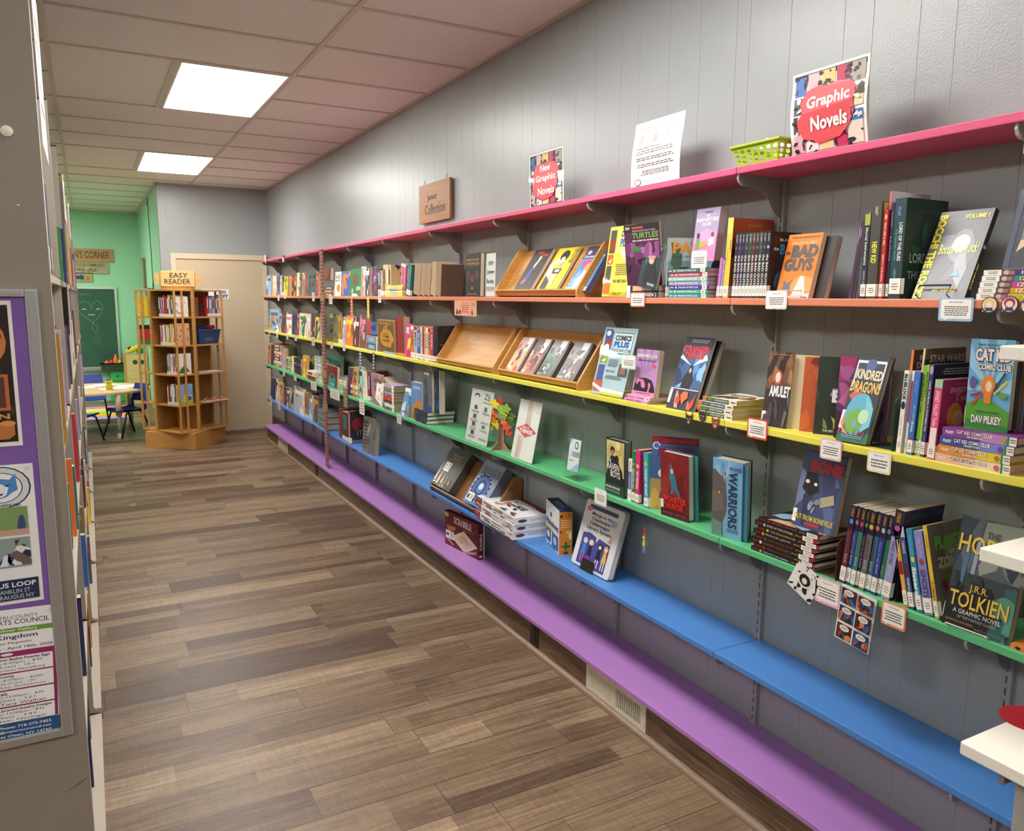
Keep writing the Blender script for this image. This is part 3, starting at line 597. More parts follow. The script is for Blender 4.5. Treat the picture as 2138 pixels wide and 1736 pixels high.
_, T, w, h = stand('orange', 1.772, 1618, 1688, (1649, 491), .016, 'e87a1c', 'bright orange paperback with big grey title, front of the pair on the wire stand', group=None,
  art=[title('"I WISH I\'D HAD THESE BOOKS AS A KID"', .1, .93, .95, .96, '4a3020'), title('AARON BLABEY', .12, .83, .9, .88, 'f8b878', 0, .02), title('the', .03, .68, .17, .74, '4a4240', 0, .03), title('BAD', .2, .63, .97, .83, '55504e', 0, .06), title('GUYS', .06, .42, .9, .62, '55504e', 0, .06), ('p', [(.1, .1), (.6, .36), (1, .3), (1, .1)], 'f09a50'), ('e', .27, .14, .13, .1, '6a6a6c'), ('p', [(.17, .2), (.14, .3), (.24, .24)], '6a6a6c'), ('p', [(.31, .24), (.42, .3), (.38, .2)], '6a6a6c'), ('p', [(.45, .02), (.62, .34), (.74, .34), (.88, .02)], 'd4d0cc'), ('p', [(0, 0), (0, .06), (.5, .03), (1, .09), (1, 0)], 'c8c4c0')])
T2 = T @ M4.Translation((.035, .018, 0))
book(T2, w, .02, h*.97, '2a1f20', 'dark covered paperback tucked behind the bright orange one', None, back='7a655c', pages='b8a898')
def wire_stand(T, w, col, label, h=.1, lip=.03, depth=.09, beads=False):
    """easel of bent wire: a lip in front, two arms under the book, a back leg"""
    r = thing('book_stand', T, label, 'book stand'); a = MB('metal'); q = .0016
    a.tube([(.1*w, -.012, lip), (.1*w, -.016, .004), (.1*w, .02, .002), (.1*w, .035, .004)], q, col); a.tube([(.9*w, -.012, lip), (.9*w, -.016, .004), (.9*w, .02, .002), (.9*w, .035, .004)], q, col)
    a.tube([(.1*w, -.012, lip), (.9*w, -.012, lip)], q*1.3 if beads else q, col)
    if beads:
        for i in range(26): a.lathe([(.0008, -.0022), (.0022, 0), (.0008, .0022)], (w*(.1+.8*i/25), -.012, lip), col, n=6)
    a.build('front_lip', r)
    a = MB('metal'); a.tube([(.1*w, .035, .004), (.2*w, .045, h), (.8*w, .045, h), (.9*w, .035, .004)], q, col); a.build('back_rest', r)
    a = MB('metal'); a.tube([(.3*w, .045, h*.9), (.25*w, .045+depth, .002), (.75*w, .045+depth, .002), (.7*w, .045, h*.9)], q, col); a.build('rear_leg', r); return r
bl = at(1622, 1.765, z); wire_stand(frame(bl+V((0, 0, 0)), (0, -1, 0), (1, 0, 0), (0, 0, 1)), .11, 'c0a898', 'tan coated wire stand holding the bright orange paperback', lip=.022, h=.13, depth=.06)
# metal bookends
def bookend(y, shelf, col, label, X=1.80, w=.1, h=.14, way=1, z=None):
    z = ZS[shelf] if z is None else z; r = thing('bookend', (X, y, z), label, 'bookend', 'metal bookends'); a = MB('metal'); k = 6
    P = [(0, 0), (w, 0), (w, h-.02)]+[(w-.02+.02*math.cos(q*PI/2/k), h-.02+.02*math.sin(q*PI/2/k)) for q in range(1, k)]+[(w-.02, h), (.02, h)]+[(.02-.02*math.sin(q*PI/2/k), h-.02+.02*math.cos(q*PI/2/k)) for q in range(1, k)]+[(0, h-.02)]
    a.prism([(x, 0, zz) for x, zz in P], (0, -.0012, 0), col); a.build('upright_plate', r); a = MB('metal'); a.box((.01, 0 if way > 0 else -w*.8, 0), (w-.01, w*.8 if way > 0 else 0, .0012), col); a.build('foot_plate', r)
bookend(at(1494, 1.80, z).y, 'orange', '1c1a1c', 'black bookend between the pile of seven and the purple spines', X=1.775, h=.12)
bookend(at(1602.5, 1.80, z).y, 'orange', '6e5a52', 'brown bookend after the black series on the orange shelf', X=1.775, h=.125, way=-1)
# the upright group before the silver book
row('orange', 1.785, [
 (1770, 1777, 500, 'plum', dict(lean=-.12, sticker=0, sart=[B(41, 5, ['purple', 'lilac'], 0, 0, 1, 1, .2)], label='thin plum comic leaning, first before the tall upright group', h=.2)),
 (1778, 1785, 495, 'charcoal', dict(lean=-.11, sticker=0, label='thin dark comic leaning, second before the tall upright group', h=.21)),
 (1786, 1792, 480, 'slate', dict(lean=-.09, sticker=0, sart=[B(43, 5, ['lilac', 'maroon'], 0, 0, 1, 1, .2)], label='thin slate comic leaning, third before the tall upright group', h=.22)),
 (1794.5, 1806, 449, 'navy', dict(spine='1d2636', sart=[('r', 0, 0, .13, 1, 'b8b04a'), ('e', .07, .5, .025, .3, 'lime'), title('Mortal Instruments', .16, .25, .6, .75), title('CASSANDRA CLARE', .66, .3, .84, .7, 'silver')], label='narrow dark volume with a lime topped spine in the tall upright group', X=1.775)),
 (1807, 1827.5, 424, '46443f', dict(X=1.765, w=.14, sart=[title('CRAFT', .05, .35, .14, .65, 'cream'), title('NEW KID', .41, .25, .63, .78, 'e4e04a', 0, .03)], label='charcoal book with yellow lettering in the tall upright group')),
 (1828, 1832.6, 425, 'gold', dict(X=1.772, spine='d89a34', sart=[title('CLASS ACT', .35, .2, .8, .8, 'rust')], label='slim golden spine in the tall upright group')),
 (1833, 1841, 440, 'red', dict(X=1.769, sart=[('e', .08, .5, .03, .35, 'peach'), title('PLAY LIKE A GIRL', .15, .25, .4, .75), title('MISTY WILSON', .5, .3, .8, .7)], label='bright red spine in the tall upright group')),
 (1841.3, 1846.8, 402, 'silver', dict(X=1.78, w=.15, spine='b8a8a8', sart=[('r', 0, .1, .45, .9, 'd86070')], sticker=(.005, .045), label='tallest pale book with a red streak in the upright group', back='d8d4d2', art=[('r', 0, 0, 1, 1, 'cfcaca')])),
 (1847.2, 1853.5, 425, 'navy', dict(X=1.775, w=.14, spine='1b2140', sart=[title('GAIMAN', .1, .3, .25, .7, 'silver'), title('LUNG', .35, .25, .6, .75, 'lilac')], label='navy spine beside the big dark teal volume in the upright group')),
 (1854, 1878, 417, '1c3a44', dict(X=1.765, w=.16, hard=True, spine='1b3c48', art=[('r', 0, 0, 1, 1, '142c22'), B(51, 6, ['1f4a2c', '173a2a', '122a28'], .2, .2, 1, 1, .35), title('WILLIAM GOLDING', .3, .86, .85, .9, '3a4a40'), title('LORD OF', .15, .36, .8, .46, '9aa8a0'), title('THE FLIES', .12, .2, .8, .28, '7a8a80')], sart=[title('WILLIAM', .08, .3, .17, .55, 'sky', 0, 0), title('LORD OF THE FLIES', .24, .5, .62, .8, 'white', 0, .02), title('THE GRAPHIC NOVEL', .3, .2, .62, .38, 'aqua'), title('HARDCOVER', .7, .3, .85, .5, 'sky', 0, 0)], sticker=(.012, .05), label='big dark teal hardback with green cover, last of the tall upright group')),
 ], 'tall upright group on the orange shelf', depth=.135)
_, T, w, h = stand('orange', 1.772, 1903, 2012, (1967, 444), .016, '6c6e72', 'shiny silver volume with yellow side lettering face out on a black beaded stand', cmat='foil', X2=1.775, back='16151a', pages='c4b8b0',
  art=[B(61, 4, ['8a8a90', '77777c', '96969c'], .2, .1, .98, .95, .35), title('VOLUME 1', .5, .9, .95, .95, 'e8e05a', 0, .03), ('e', .6, .62, .16, .1, 'd8b8c4'), title('Bocchi the Rock!', .22, .5, .95, .62, 'e8e08a', .1, .01), ('p', [(.6, .25), (.68, .34), (.76, .25)], '6aa0d8'), title('AKI HAMAZI', .35, .08, .8, .12, 'e8e05a')])
# side lettering running down the left edge of the silver cover
a = MB('foil'); fn = lambda u, v, k: (w*(.01+.17*v), -.0012, h*(.96-u*.95)); a.art(fn, [('t', 'BOCCHI THE ROCK!', 0, 0, 1, 1, 'e6de3c', 0, .05)]); o = a.build('side_lettering'); o.parent = _; o['label'] = 'bold yellow lettering down the edge'
sp = MB('print'); sp.box((w, .0, 0), (w+.001, .016, h), '141318'); sp.art(lambda u, v, k: (w+.001+EPS*k, .016*(1-v) if 0 else .016*v, h*(1-u)), [('t', 'AKI HAMAZI', .6, .3, .88, .7, 'e8e05a', 0, .01), ('e', .42, .5, .02, .4, 'grey')]); o = sp.build('dark_spine_wrap'); o.parent = _
wire_stand(T @ M4.Translation((.008, 0, 0)), w*.75, '1a1a1c', 'black beaded wire stand under the silver volume', lip=.03, h=.13, depth=.05, beads=True)
mc = [('b8c23c', 'yellow-green', 'lime'), ('d9982c', 'amber', 'orange'), ('c23a8c', 'magenta', 'magenta'), ('2a8292', 'teal', 'teal'), ('4a2c78', 'violet', 'purple')]
zz = z
for i, (c, nme, q) in enumerate(mc):
    yl = at((2038, 2041, 2043, 2046, 2049)[i], 1.752, z).y; lw = .215
    flat2(1.752, yl, yl-lw, zz, .0122, .15, 'e4dcd4', 'slim manga with %s spine end in the pile by the badges, %s up' % (nme, ORD[i]), 'low pile of slim manga by the badges', yaw=0, spine=c, pages='d8ccc0', sart=[('r', .82, 0, 1, 1, 'f0ece4'), ('l', .85, .2, .96, .8, 2, 'charcoal'), ('r', .68, 0, .82, 1, '57504f'), ('e', .77, .5, .03, .4, 'cdb0a0'), ('e', .72, .55, .03, .35, 'a86a70'), title('HAMAZI', .3, .2, .62, .85, 'e6de3c' if i in (0, 3) else 'white')])
    zz += .0128
stand('orange', 1.80, 2091, 2180, (2133, 395), .016, '1b2136', 'navy book with turquoise edge lettering standing on the manga pile', z=zz+.004, art=[('r', .3, .35, .9, .9, '6a6c70'), ('p', [(.25, .2), (.6, .35), (.3, .35)], 'beige'), ('r', .02, .01, .16, .99, '2a3552')])
# ---------------- yellow shelf
far_row('yellow', [
 (562, 582, 647, 'sky', dict(cols=['slate', 'white', 'orange'])), (582.5, 587, 655, 'beige'), (588, 596, 651, 'plum', dict(cols=['slate', 'charcoal'])), (597, 608.5, 657, 'white', dict(cols=['pink', 'peach', 'red'])), (610, 619.6, 656, 'navy', dict(cols=['navy', 'slate'])),
 (620, 624, 657, 'red'), (624.5, 639.6, 655, 'cream', dict(cols=['green', 'mint', 'slate'])), (640, 647, 656, 'cream'), (649.5, 656.5, 655, 'maroon'), (657.5, 667, 655, 'charcoal', dict(cols=['yellow', 'cream'])),
 (681, 706, 657, 'olive', dict(cols=['slate', 'charcoal', 'lime'])), (707, 710, 662, 'gold'), (710.3, 713.6, 662, 'gold'), (715, 721, 662, 'lilac'), (721.6, 736, 660, 'orange', dict(cols=['yellow', 'rust', 'peach'])), (736.6, 749, 664, 'maroon', dict(cols=['white', 'plum', 'charcoal'])),
 (750, 763.5, 658, 'brown', dict(cols=['pink', 'tan', 'lilac'])), (764.5, 789, 704, 'slate', dict(stack=2, cs=['slate', 'grey'], X=1.76, hard=True)),
 (766, 786, 673, 'red', dict(z=1.355, label='flat red and blue box set standing on the small grey pile, yellow shelf', art=[('r', .4, 0, 1, 1, 'blue'), ('r', .45, .3, .9, .7, 'navy')]))], 71)
stand('yellow', 1.765, 790.5, 825, (787.5, 667), .03, 'a8822e', 'golden brown adventure book with a round emblem, face out on the yellow shelf', hard=True, spine='c08a34', art=[('r', .04, .03, .96, .97, '6a4a24'), B(73, 7, ['a8742c', '5a3a1c', 'c89a3c'], .06, .05, .94, .95, .25), ('e', .5, .45, .36, .26, 'c08a34'), title('ISLANDS', .15, .86, .85, .94, 'gold'), title('THE', .35, .56, .62, .61, '4a2a18'), title('TOME', .3, .46, .7, .54, '4a2a18'), title('TAKER', .25, .34, .74, .42, '4a2a18')])
stand('yellow', 1.775, 826.5, 843.5, (824, 661), .05, '8c2028', 'thick dark red hardback standing before the bright pink comic', hard=True, art=[('r', .08, .02, .12, .98, '6a141c')])
za = ZS['yellow']
flat(1.752, at(800, 1.752, za).y, at(824, 1.752, za).y, za, .012, .1, 'sky', 'light blue slim book lying at the foot of the golden brown book', None, one=True)
flat(1.752, at(825, 1.752, za).y, at(845, 1.752, za).y, za, .016, .1, 'gold', 'golden slim book lying at the foot of the thick red hardback', None, one=True, sticker=0)
stand('yellow', 1.762, 845.5, 857.5, (848, 676), .012, 'd8307a', 'bright pink comic with yellow patch at the head of the striped spines', art=[('e', .35, .83, .3, .08, 'sky'), ('p', [(.3, .2), (.8, .25), (.95, .6), (.45, .55)], 'e8d83c'), title('DC', .1, .7, .6, .9, 'white', 0, .04), B(81, 4, ['magenta', 'pink'], 0, 0, 1, .3, .2)])
sp = [(858, 864.3, 'orange'), (864.6, 871.5, 'silver'), (871.8, 878, 'blue'), (878.3, 882, 'cream'), (882.2, 885.6, 'red'), (885.8, 889.5, 'peach'), (889.7, 894, 'cream'), (894.2, 899, 'orange'), (899.2, 904.6, 'magenta')]
row('yellow', 1.765, [(a_, b_, 680+i*.7, c, dict(sart=[('r', .02, .1, .12, .9, ['white', 'crimson', 'orange'][i % 3]), spt(['DORK', 'MAX', 'BIG NATE', 'CAT', 'RED', 'DOG', 'NATE', 'SUN', 'RAINA'][i], .2, .62, ['navy', 'white'][i in (2, 8)])], label='slim %s spine, %s in the striped set before the black volumes' % (NAMEOF[c], ORD[i]))) for i, (a_, b_, c) in enumerate(sp)], 'striped set of slim spines on the yellow shelf', depth=.13)
row('yellow', 1.765, [(905, 909.5, 681, 'black', dict(w=.15, label='black volume, first beside the empty wooden rack')), (909.8, 914, 681, 'black', dict(w=.16, art=[title('SHADOW', .2, .85, .7, .96, 'plum'), ('p', [(.1, .5), (.6, .3), (.61, .31), (.11, .52)], 'grey')], label='black volume with purple lettering nearest the empty wooden rack'))], None)
z = za
stand('yellow', 1.765, 1319, 1366, (1331, 728), .02, 'b48cbc', 'mauve and pink paperback with a heart, face out on two slim pink books', z=z+.024, sticker=0, art=[('p', [(.5, .45), (0, .9), (0, 1), (.1, 1)], 'a074ac'), ('p', [(.5, .45), (.25, 1), (.4, 1)], 'a074ac'), ('p', [(.5, .45), (.6, 1), (.75, 1)], 'a074ac'), ('p', [(.5, .45), (.95, 1), (1, .85)], 'a074ac'), title('BABYMOUSE', .06, .82, .94, .91, '1e1a1e', 0, .06), title('BABYMOUSE', .07, .825, .93, .905, 'white', 0, .02), title('QUEEN OF THE WORLD!', .1, .74, .88, .78, '2a1c26', 0, .02),
  ('p', [(.82, .6), (.76, .67), (.8, .7), (.84, .68), (.88, .7), (.92, .67)], 'e0406a'), ('p', [(.05, .1), (.1, .28), (.3, .38), (.55, .4), (.8, .36), (.95, .2), (.97, .08)], '241c22'), B(92, 5, ['e07ab0', 'e07ab0'], .15, .1, .85, .36, .14), ('r', 0, 0, 1, .1, 'e38abc'), title('BY JENNIFER & MATTHEW', .2, .04, .85, .075, 'black')])
flat(1.748, at(1303, 1.748, z).y, at(1352, 1.748, z).y, z, .0115, .14, 'e4a0c8', 'slim pink book lying under the mauve heart paperback, lower of the two', 'two slim pink books', pages='c8bcac', sart=[title('BABYMOUSE', .12, .25, .4, .75, 'magenta'), title('OUR HERO', .5, .3, .72, .75, 'plum')], sticker=(.006, .022))
flat(1.752, at(1305, 1.752, z).y, at(1357, 1.752, z).y, z+.012, .0115, .14, 'eab0d2', 'slim pink book lying under the mauve heart paperback, upper of the two', 'two slim pink books', pages='c8bcac', sart=[('r', 0, 0, .1, 1, '6a7ac0'), title('BABYMOUSE', .14, .25, .4, .75, 'magenta'), title('BEACH BABE', .5, .3, .74, .75, 'plum')], sticker=(.006, .022))
_, T, w, h = stand('yellow', 1.765, 1390, 1446, (1435, 703), .012, '2c3446', 'dark comic with big red title and blue flash, curling forward on a wire stand', art=[('r', 0, .28, 1, 1, '3a5a8c'), B(101, 7, ['5a90c8', '2a3a5c', '86b8e0', '243050'], 0, .3, 1, .85, .3), ('p', [(.5, .6), (0, .7), (.05, .75)], 'b8dcf0'), ('p', [(.5, .6), (.9, .78), (1, .7)], 'b8dcf0'), ('r', 0, .86, 1, 1, '2a3048'), title('STRANGER', .04, .79, .95, .88, 'd02c30', 0, .05), title('THINGS', .12, .7, .84, .79, 'd02c30', 0, .05), ('l', .2, .92, .9, .97, 2, 'silver'), ('p', [(.3, .3), (.32, .45), (.45, .55), (.55, .56), (.68, .42), (.66, .3)], '241c24'), ('e', .5, .56, .07, .06, '2a1c1c'), ('e', .5, .54, .04, .035, 'd8b098'), ('r', 0, .275, 1, .285, 'white'), B(103, 5, ['c8402c', 'e06a3c', 'e09a7a'], .1, .02, .95, .25, .2)], sticker=(.02, .07))
T2 = T @ M4.Translation((.015, .014, 0)) @ M4.Rotation(-.03, 4, 'X')
book(T2, w*.98, .02, h*.99, '17161a', 'black paperback behind the dark comic with the red title', None, pages='b4ada0', sticker=0)
wire_stand(T @ M4.Translation((.02, .02, 0)), w*.7, '4a4238', 'thin dark wire stand behind the comic with the red title', h=.12, depth=.07)
zz = z
for i, (c, nme, tt) in enumerate((('2f5a38', 'green', 'A THIEF IN THUNDERCLAN'), ('35633a', 'grass green', 'WINDS OF CHANGE'), ('3f4a72', 'blue', 'SHADOW IN RIVERCLAN'), ('2e5232', 'dark green', 'EXILE FROM SHADOWCLAN'))):
    a_ = at((1458, 1455, 1457, 1466)[i], 1.752, z).y; b_ = at((1528, 1527, 1529, 1536)[i], 1.752, z).y
    flat(1.752, a_, b_, zz, .0155, .165, 'efe8da', 'illustrated %s paperback in the pile of four behind the paper cat heads, %s up' % (nme, ORD[i]), 'pile of four illustrated paperbacks', spine='f0e8dc', pages='b8a878', sticker=0, sart=[('r', 0, 0, .09, 1, 'e07a4a'), ('r', .1, .1, .78, .9, c), title(tt, .36, .3, .75, .72, 'white'), title('WARRIORS', .13, .3, .32, .72, 'lime'), ('l', .84, .3, .97, .8, 1, 'charcoal')], art=[B(110+i, 14, ['6a4a30', '8a6a3c', '4a5a30', 'a88a5a', '2c2a24'], 0, 0, 1, 1, .22)])
    zz += .0162
# the overlapping dark fantasy covers
def angled(shelf, X, px, tpx_y, ang, w, t, cov, label, group=None, lean_=.06, side=0, **kw):
    """cover-out book turned by ang toward the camera: its spine foot at column px"""
    z = kw.pop('z', None) or ZS[shelf]; o = at(px, X, z); x = V((math.sin(ang), -math.cos(ang), 0)); n = V((math.cos(ang), math.sin(ang), 0))
    up = (V((0, 0, 1))+n*lean_).normalized(); T = frame(o, x, up.cross(x), up)
    h = kw.pop('h', None) or (on_x(px, tpx_y, X).z-z)/up.z
    return book(T, w, t, h, cov, label, group, **kw)
g = 'overlapping dark fantasy paperbacks'
angled('yellow', 1.775, 1588.5, 727, .12, .088, .0015, '3a2c30', 'curling dark brown cover of the first overlapping fantasy paperback, farthest from the camera', g, lean_=.12, h=.225, sticker=(.012, .045), art=[('r', 0, .5, 1, 1, '6a4a34'), B(121, 8, ['8a5a34', '5a3a2c', 'a07848', '2c2428'], 0, .45, 1, 1, .3), ('e', .55, .8, .12, .1, '2a1c1a'), ('e', .45, .66, .16, .1, 'c8503a'), ('e', .45, .66, .1, .07, 'd8d4c8'), title('AMULET', .18, .4, .98, .55, 'e4ecee', 0, .04), B(122, 7, ['4a4650', '2a2830', '6a6874'], 0, 0, 1, .4, .25), ('l', .2, .95, .9, .97, 1, 'tan')], back='d8cca8')
angled('yellow', 1.79, 1617, 730, .3, .118, .028, 'd9cda6', 'open paperback showing its blank cream page behind the curled dark cover', g, lean_=.1, h=.218, sticker=0, art=[title('LET', .02, .6, .35, .7, '2c2826'), ('l', .02, .44, .2, .54, 3, '2c2826')], pages='c9bd9a')
angled('yellow', 1.795, 1668, 731, .42, .125, .02, 'b8542c', 'orange red fantasy cover with a fox face, third of the overlapping paperbacks', g, lean_=.09, h=.215, sticker=0, art=[B(131, 9, ['c8642c', 'e09a50', 'd8783c', '7a2c20'], 0, 0, 1, 1, .3), ('e', .6, .8, .2, .09, 'c04a2a'), ('e', .6, .77, .1, .05, 'f0e8e0'), ('p', [(.3, .45), (.5, .7), (.75, .65), (.8, .45)], '2a1a1c'), title('T', .55, .52, .72, .66, 'white')], pages='b4a98c')
angled('yellow', 1.795, 1697, 735, .42, .125, .022, '232e22', 'dark green fantasy cover with a pale face, fourth of the overlapping paperbacks', g, lean_=.09, h=.22, sticker=0, art=[B(133, 6, ['1c241c', '35442c', '28382a'], 0, 0, 1, 1, .3), ('e', .6, .82, .2, .12, '161616'), ('e', .6, .74, .13, .12, 'b89a52'), ('p', [(.35, .6), (.85, .6), (.9, .5), (.3, .5)], '8a929a'), title('ET', .35, .42, .85, .58, 'e8ece8', 0, .04), B(134, 5, ['a8b83c', '7a8a4c'], .2, .08, .8, .25, .12), title('THE LAST COUNCIL', .2, .04, .7, .07)], pages='a89f86')
angled('yellow', 1.795, 1740, 738, .42, .13, .022, '6a3a6c', 'purple fantasy cover with a hatted figure, fifth of the overlapping paperbacks', g, lean_=.09, h=.225, sticker=0, art=[('r', 0, .7, 1, 1, 'a8346a'), B(136, 7, ['8a4a8c', '5a3060', 'a8588c', 'c86a9a'], 0, .3, 1, 1, .25), ('p', [(.2, .72), (.35, .88), (.65, .9), (.75, .75), (.95, .68)], '58406c'), ('e', .55, .68, .16, .1, '8a6a94'), title('ET', .3, .42, .8, .58, 'f0e8f0', 0, .04), B(137, 6, ['3a2440', '241830'], 0, 0, 1, .35, .25)], pages='a89f86')
_, T, w, h = stand('yellow', 1.752, 1744, 1808, (1795, 739), .024, '25323a', 'dark hardback with a curled pastel dragon, face out at the front of the yellow shelf', hard=True, X2=1.757, pages='b9b2a2', sticker=(.035, .085), z=z+.004,
  art=[('r', 0, 0, 1, .12, '2f6a50'), ('r', .04, .62, .96, .93, 'dfe6ea'), ('r', .08, .6, .92, .9, '2a3444'), ('e', .5, .88, .16, .07, '4a5a90'), title('KINDRED', .1, .72, .93, .83, 'e8d8b0', -.12, .03), title('DRAGONS', .02, .57, .96, .7, 'e8b858', -.12, .03), ('p', [(.05, .52), (.25, .6), (.55, .52), (.3, .42)], 'c8584c'),
       ('e', .5, .32, .42, .24, '58a8c4'), ('p', [(.62, .55), (.92, .4), (.95, .2), (.7, .12), (.72, .3)], '7ac0cc'), ('e', .42, .24, .26, .14, '6aa83c'), ('e', .68, .3, .16, .08, 'b8d8b0'), ('p', [(.08, .35), (.02, .2), (.15, .1), (.35, .08), (.15, .16)], 'e08a5c'), ('r', .4, .17, .52, .25, '8a98c8'), B(141, 6, ['a8346a', '7a3050'], 0, .08, 1, .14, .08), ('l', .15, .04, .8, .08, 2, 'sky')])
wire_stand(T @ M4.Translation((.02, .028, 0)), w*.7, '35583c', 'green wire stand behind the dark hardback with the dragon', h=.12, depth=.07)
bookend(at(1869, 1.775, z).y+.002, 'yellow', '2d4238', 'dark green bookend before the row of slim white and blue spines', X=1.762, h=.14, w=.11)
# tall row before the ginger-covered hardback
row('yellow', 1.77, [
 (1870, 1879.6, 772, 'white', dict(lean=-.03, X=1.762, w=.125, sart=[title('BLUELOCK', .04, .15, .36, .85, '24242a', 0, .05), ('e', .42, .5, .05, .45, '24203c'), title('KANESHIRO  NOMURA', .55, .35, .8, .6, '3a3a40', 0, 0), title('1', .84, .3, .9, .7, '24242a', 0, .04)], label='white spine with heavy black lettering, first after the green bookend')),
 (1880, 1885.5, 729, 'orange', dict(lean=-.03, X=1.775, w=.16, spine='e07c34', art=[('r', 0, 0, 1, 1, '2c1a18'), title('BUTCHER', .15, .9, .6, .95, 'beige'), title('DEATH', .1, .82, .6, .88, 'beige')], sart=[spt('BATTLE OF THE DRAGON  TUI SUTHERLAND', .2, .75)], label='tall narrow orange spine with dark cover in the row behind the green bookend')),
 (1886, 1891, 773, 'white', dict(lean=-.03, X=1.768, sart=[('r', .12, .1, .62, .9, 'b0307a')], label='slim white spine with magenta band in the row after the green bookend')),
 (1891.4, 1903, 775, 'blue', dict(lean=-.03, X=1.762, spine='3f76c4', sart=[title('LIBENSON', .1, .35, .25, .65, 'sky', 0, 0), title('BECOMING', .4, .4, .6, .8, '8ac4ec'), title('Brianna', .6, .35, .72, .8), ('e', .8, .5, .02, .3, 'rust')], label='medium blue spine with light lettering in the row after the green bookend')),
 (1903.4, 1908, 760, 'cream', dict(lean=-.03, X=1.772, w=.16, spine='d8c8b0', h=.262, art=[('r', 0, 0, 1, 1, '3c2c20'), ('r', 0, .9, 1, 1, '6a5438'), title('STAR WARS', .12, .87, .97, .94, 'c8c0b0', 0, .02), ('r', 0, .78, 1, .84, '6a1c28')], sart=[B(151, 9, ['rust', 'olive', 'charcoal', 'peach'], .1, 0, .9, 1, .1)], label='tallest cream spine with brown cover in the row after the green bookend')),
 (1908.4, 1914, 765, 'lime', dict(lean=-.03, X=1.768, spine='8cc63c', h=.222, sart=[title('MINECRAFT', .1, .25, .4, .75, '1c2a14', 0, .03), ('r', .45, .3, .52, .7, 'brown'), ('r', .82, .1, .92, .9, 'black')], label='lime green spine with dark letters, first of two in the row')),
 (1914.3, 1919.8, 765, 'lime', dict(lean=-.03, X=1.768, spine='9ad040', h=.224, sart=[title('MINECRAFT', .08, .25, .36, .75, '1c2a14', 0, .03), ('r', .4, .3, .47, .7, 'gold'), ('r', .82, .1, .92, .9, 'black')], label='lime green spine with dark letters, second of two in the row', sticker=(.006, .04))),
 (1920, 1929, 767, 'navy', dict(lean=-.03, X=1.766, w=.165, spine='32356a', h=.226, art=[('r', 0, 0, 1, 1, '1c2038'), ('l', .2, .88, .9, .96, 3, 'silver'), title('NEW YORK TIMES BESTSELLING', .1, .82, .9, .85, '5a6288', 0, 0)], sart=[('e', .06, .5, .05, .4, 'lilac'), title('UNDER THE MOON: A CATWOMAN TALE', .18, .3, .72, .72), title('LAUREN MYRACLE', .75, .35, .9, .65, 'sky', 0, 0)], label='navy spine with long white title beside the pink volume')),
 (1934, 1950, 783, 'pink', dict(lean=-.03, X=1.757, w=.17, spine='e0567e', h=.192, art=[('r', 0, 0, 1, 1, 'a82c58'), title('FRANCINE PASCAL', .3, .93, .8, .955, 'pink', 0, 0), title('SWEET VALLEY', .18, .83, .98, .9, 'e4a8bc', 0, .03), title('Twins', .3, .72, .8, .82, 'd08aa8'), ('e', .33, .55, .17, .16, 'c8843c'), ('e', .42, .5, .12, .11, 'd8a884'), ('e', .75, .52, .12, .12, '9a6a4c'), ('p', [(.05, .05), (.2, .35), (.55, .38), (.6, .05)], '3c6a54'), ('r', .2, .12, .58, .16, 'cfd8cc'), ('r', .2, .22, .56, .26, 'cfd8cc')], sart=[('r', 0, 0, .1, 1, 'mint'), title('SWEET VALLEY Twins', .14, .25, .58, .75, 'f6d8e2', 0, .02), ('r', .6, .1, .82, .9, 'f0e8e4'), ('r', .0, .0, .0, .0, 'white')], sticker=(.004, .035), label='bright pink spine and cover with two faces beside the pile of four wide spines')),
 ], 'row of mixed spines after the green bookend', depth=.13)
zz = z
for i, (c, c2, nme, tt) in enumerate((('e8b898', 'f0dcb8', 'peach', 'INFLUENCERS'), ('e09030', 'e4cc38', 'orange and yellow', 'COLLABORATIONS'), ('3a5098', '7a88cc', 'blue', 'PERSPECTIVES'), ('8a3f98', 'c084c4', 'purple', 'ON PURPOSE'))):
    a_ = at((1952, 1956, 1958, 1962)[i], 1.75, z).y; b_ = at((2108, 2106, 2112, 2116)[i], 1.75, z).y
    flat(1.75, a_, b_, zz, .0205, .16, c, '%s spined hardback with bubbly white title in the pile of four, %s up' % (nme, ORD[i]), 'pile of four wide spined hardbacks', hard=True, spine=c, sticker=0,
         sart=[('r', .55, 0, 1, 1, c2), title('PILKEY', .05, .35, .17, .68, 'white', 0, .03), title('CAT KID COMIC CLUB', .21, .45, .7, .88, 'black', 0, .05), title('CAT KID COMIC CLUB', .205, .47, .695, .88, 'white', 0, .03), title(tt, .35, .15, .56, .38, 'white', 0, .02), ('r', .88, 0, .91, 1, '2f8a50'), ('r', .91, .05, 1, .95, 'f0ece4'), ('l', .92, .3, .99, .8, 2, 'charcoal'), ('e', .83, .5, .035, .32, ['d86a6a', 'b87a50', '7a4a8a', '9aa84a'][i])])
    zz += .0212
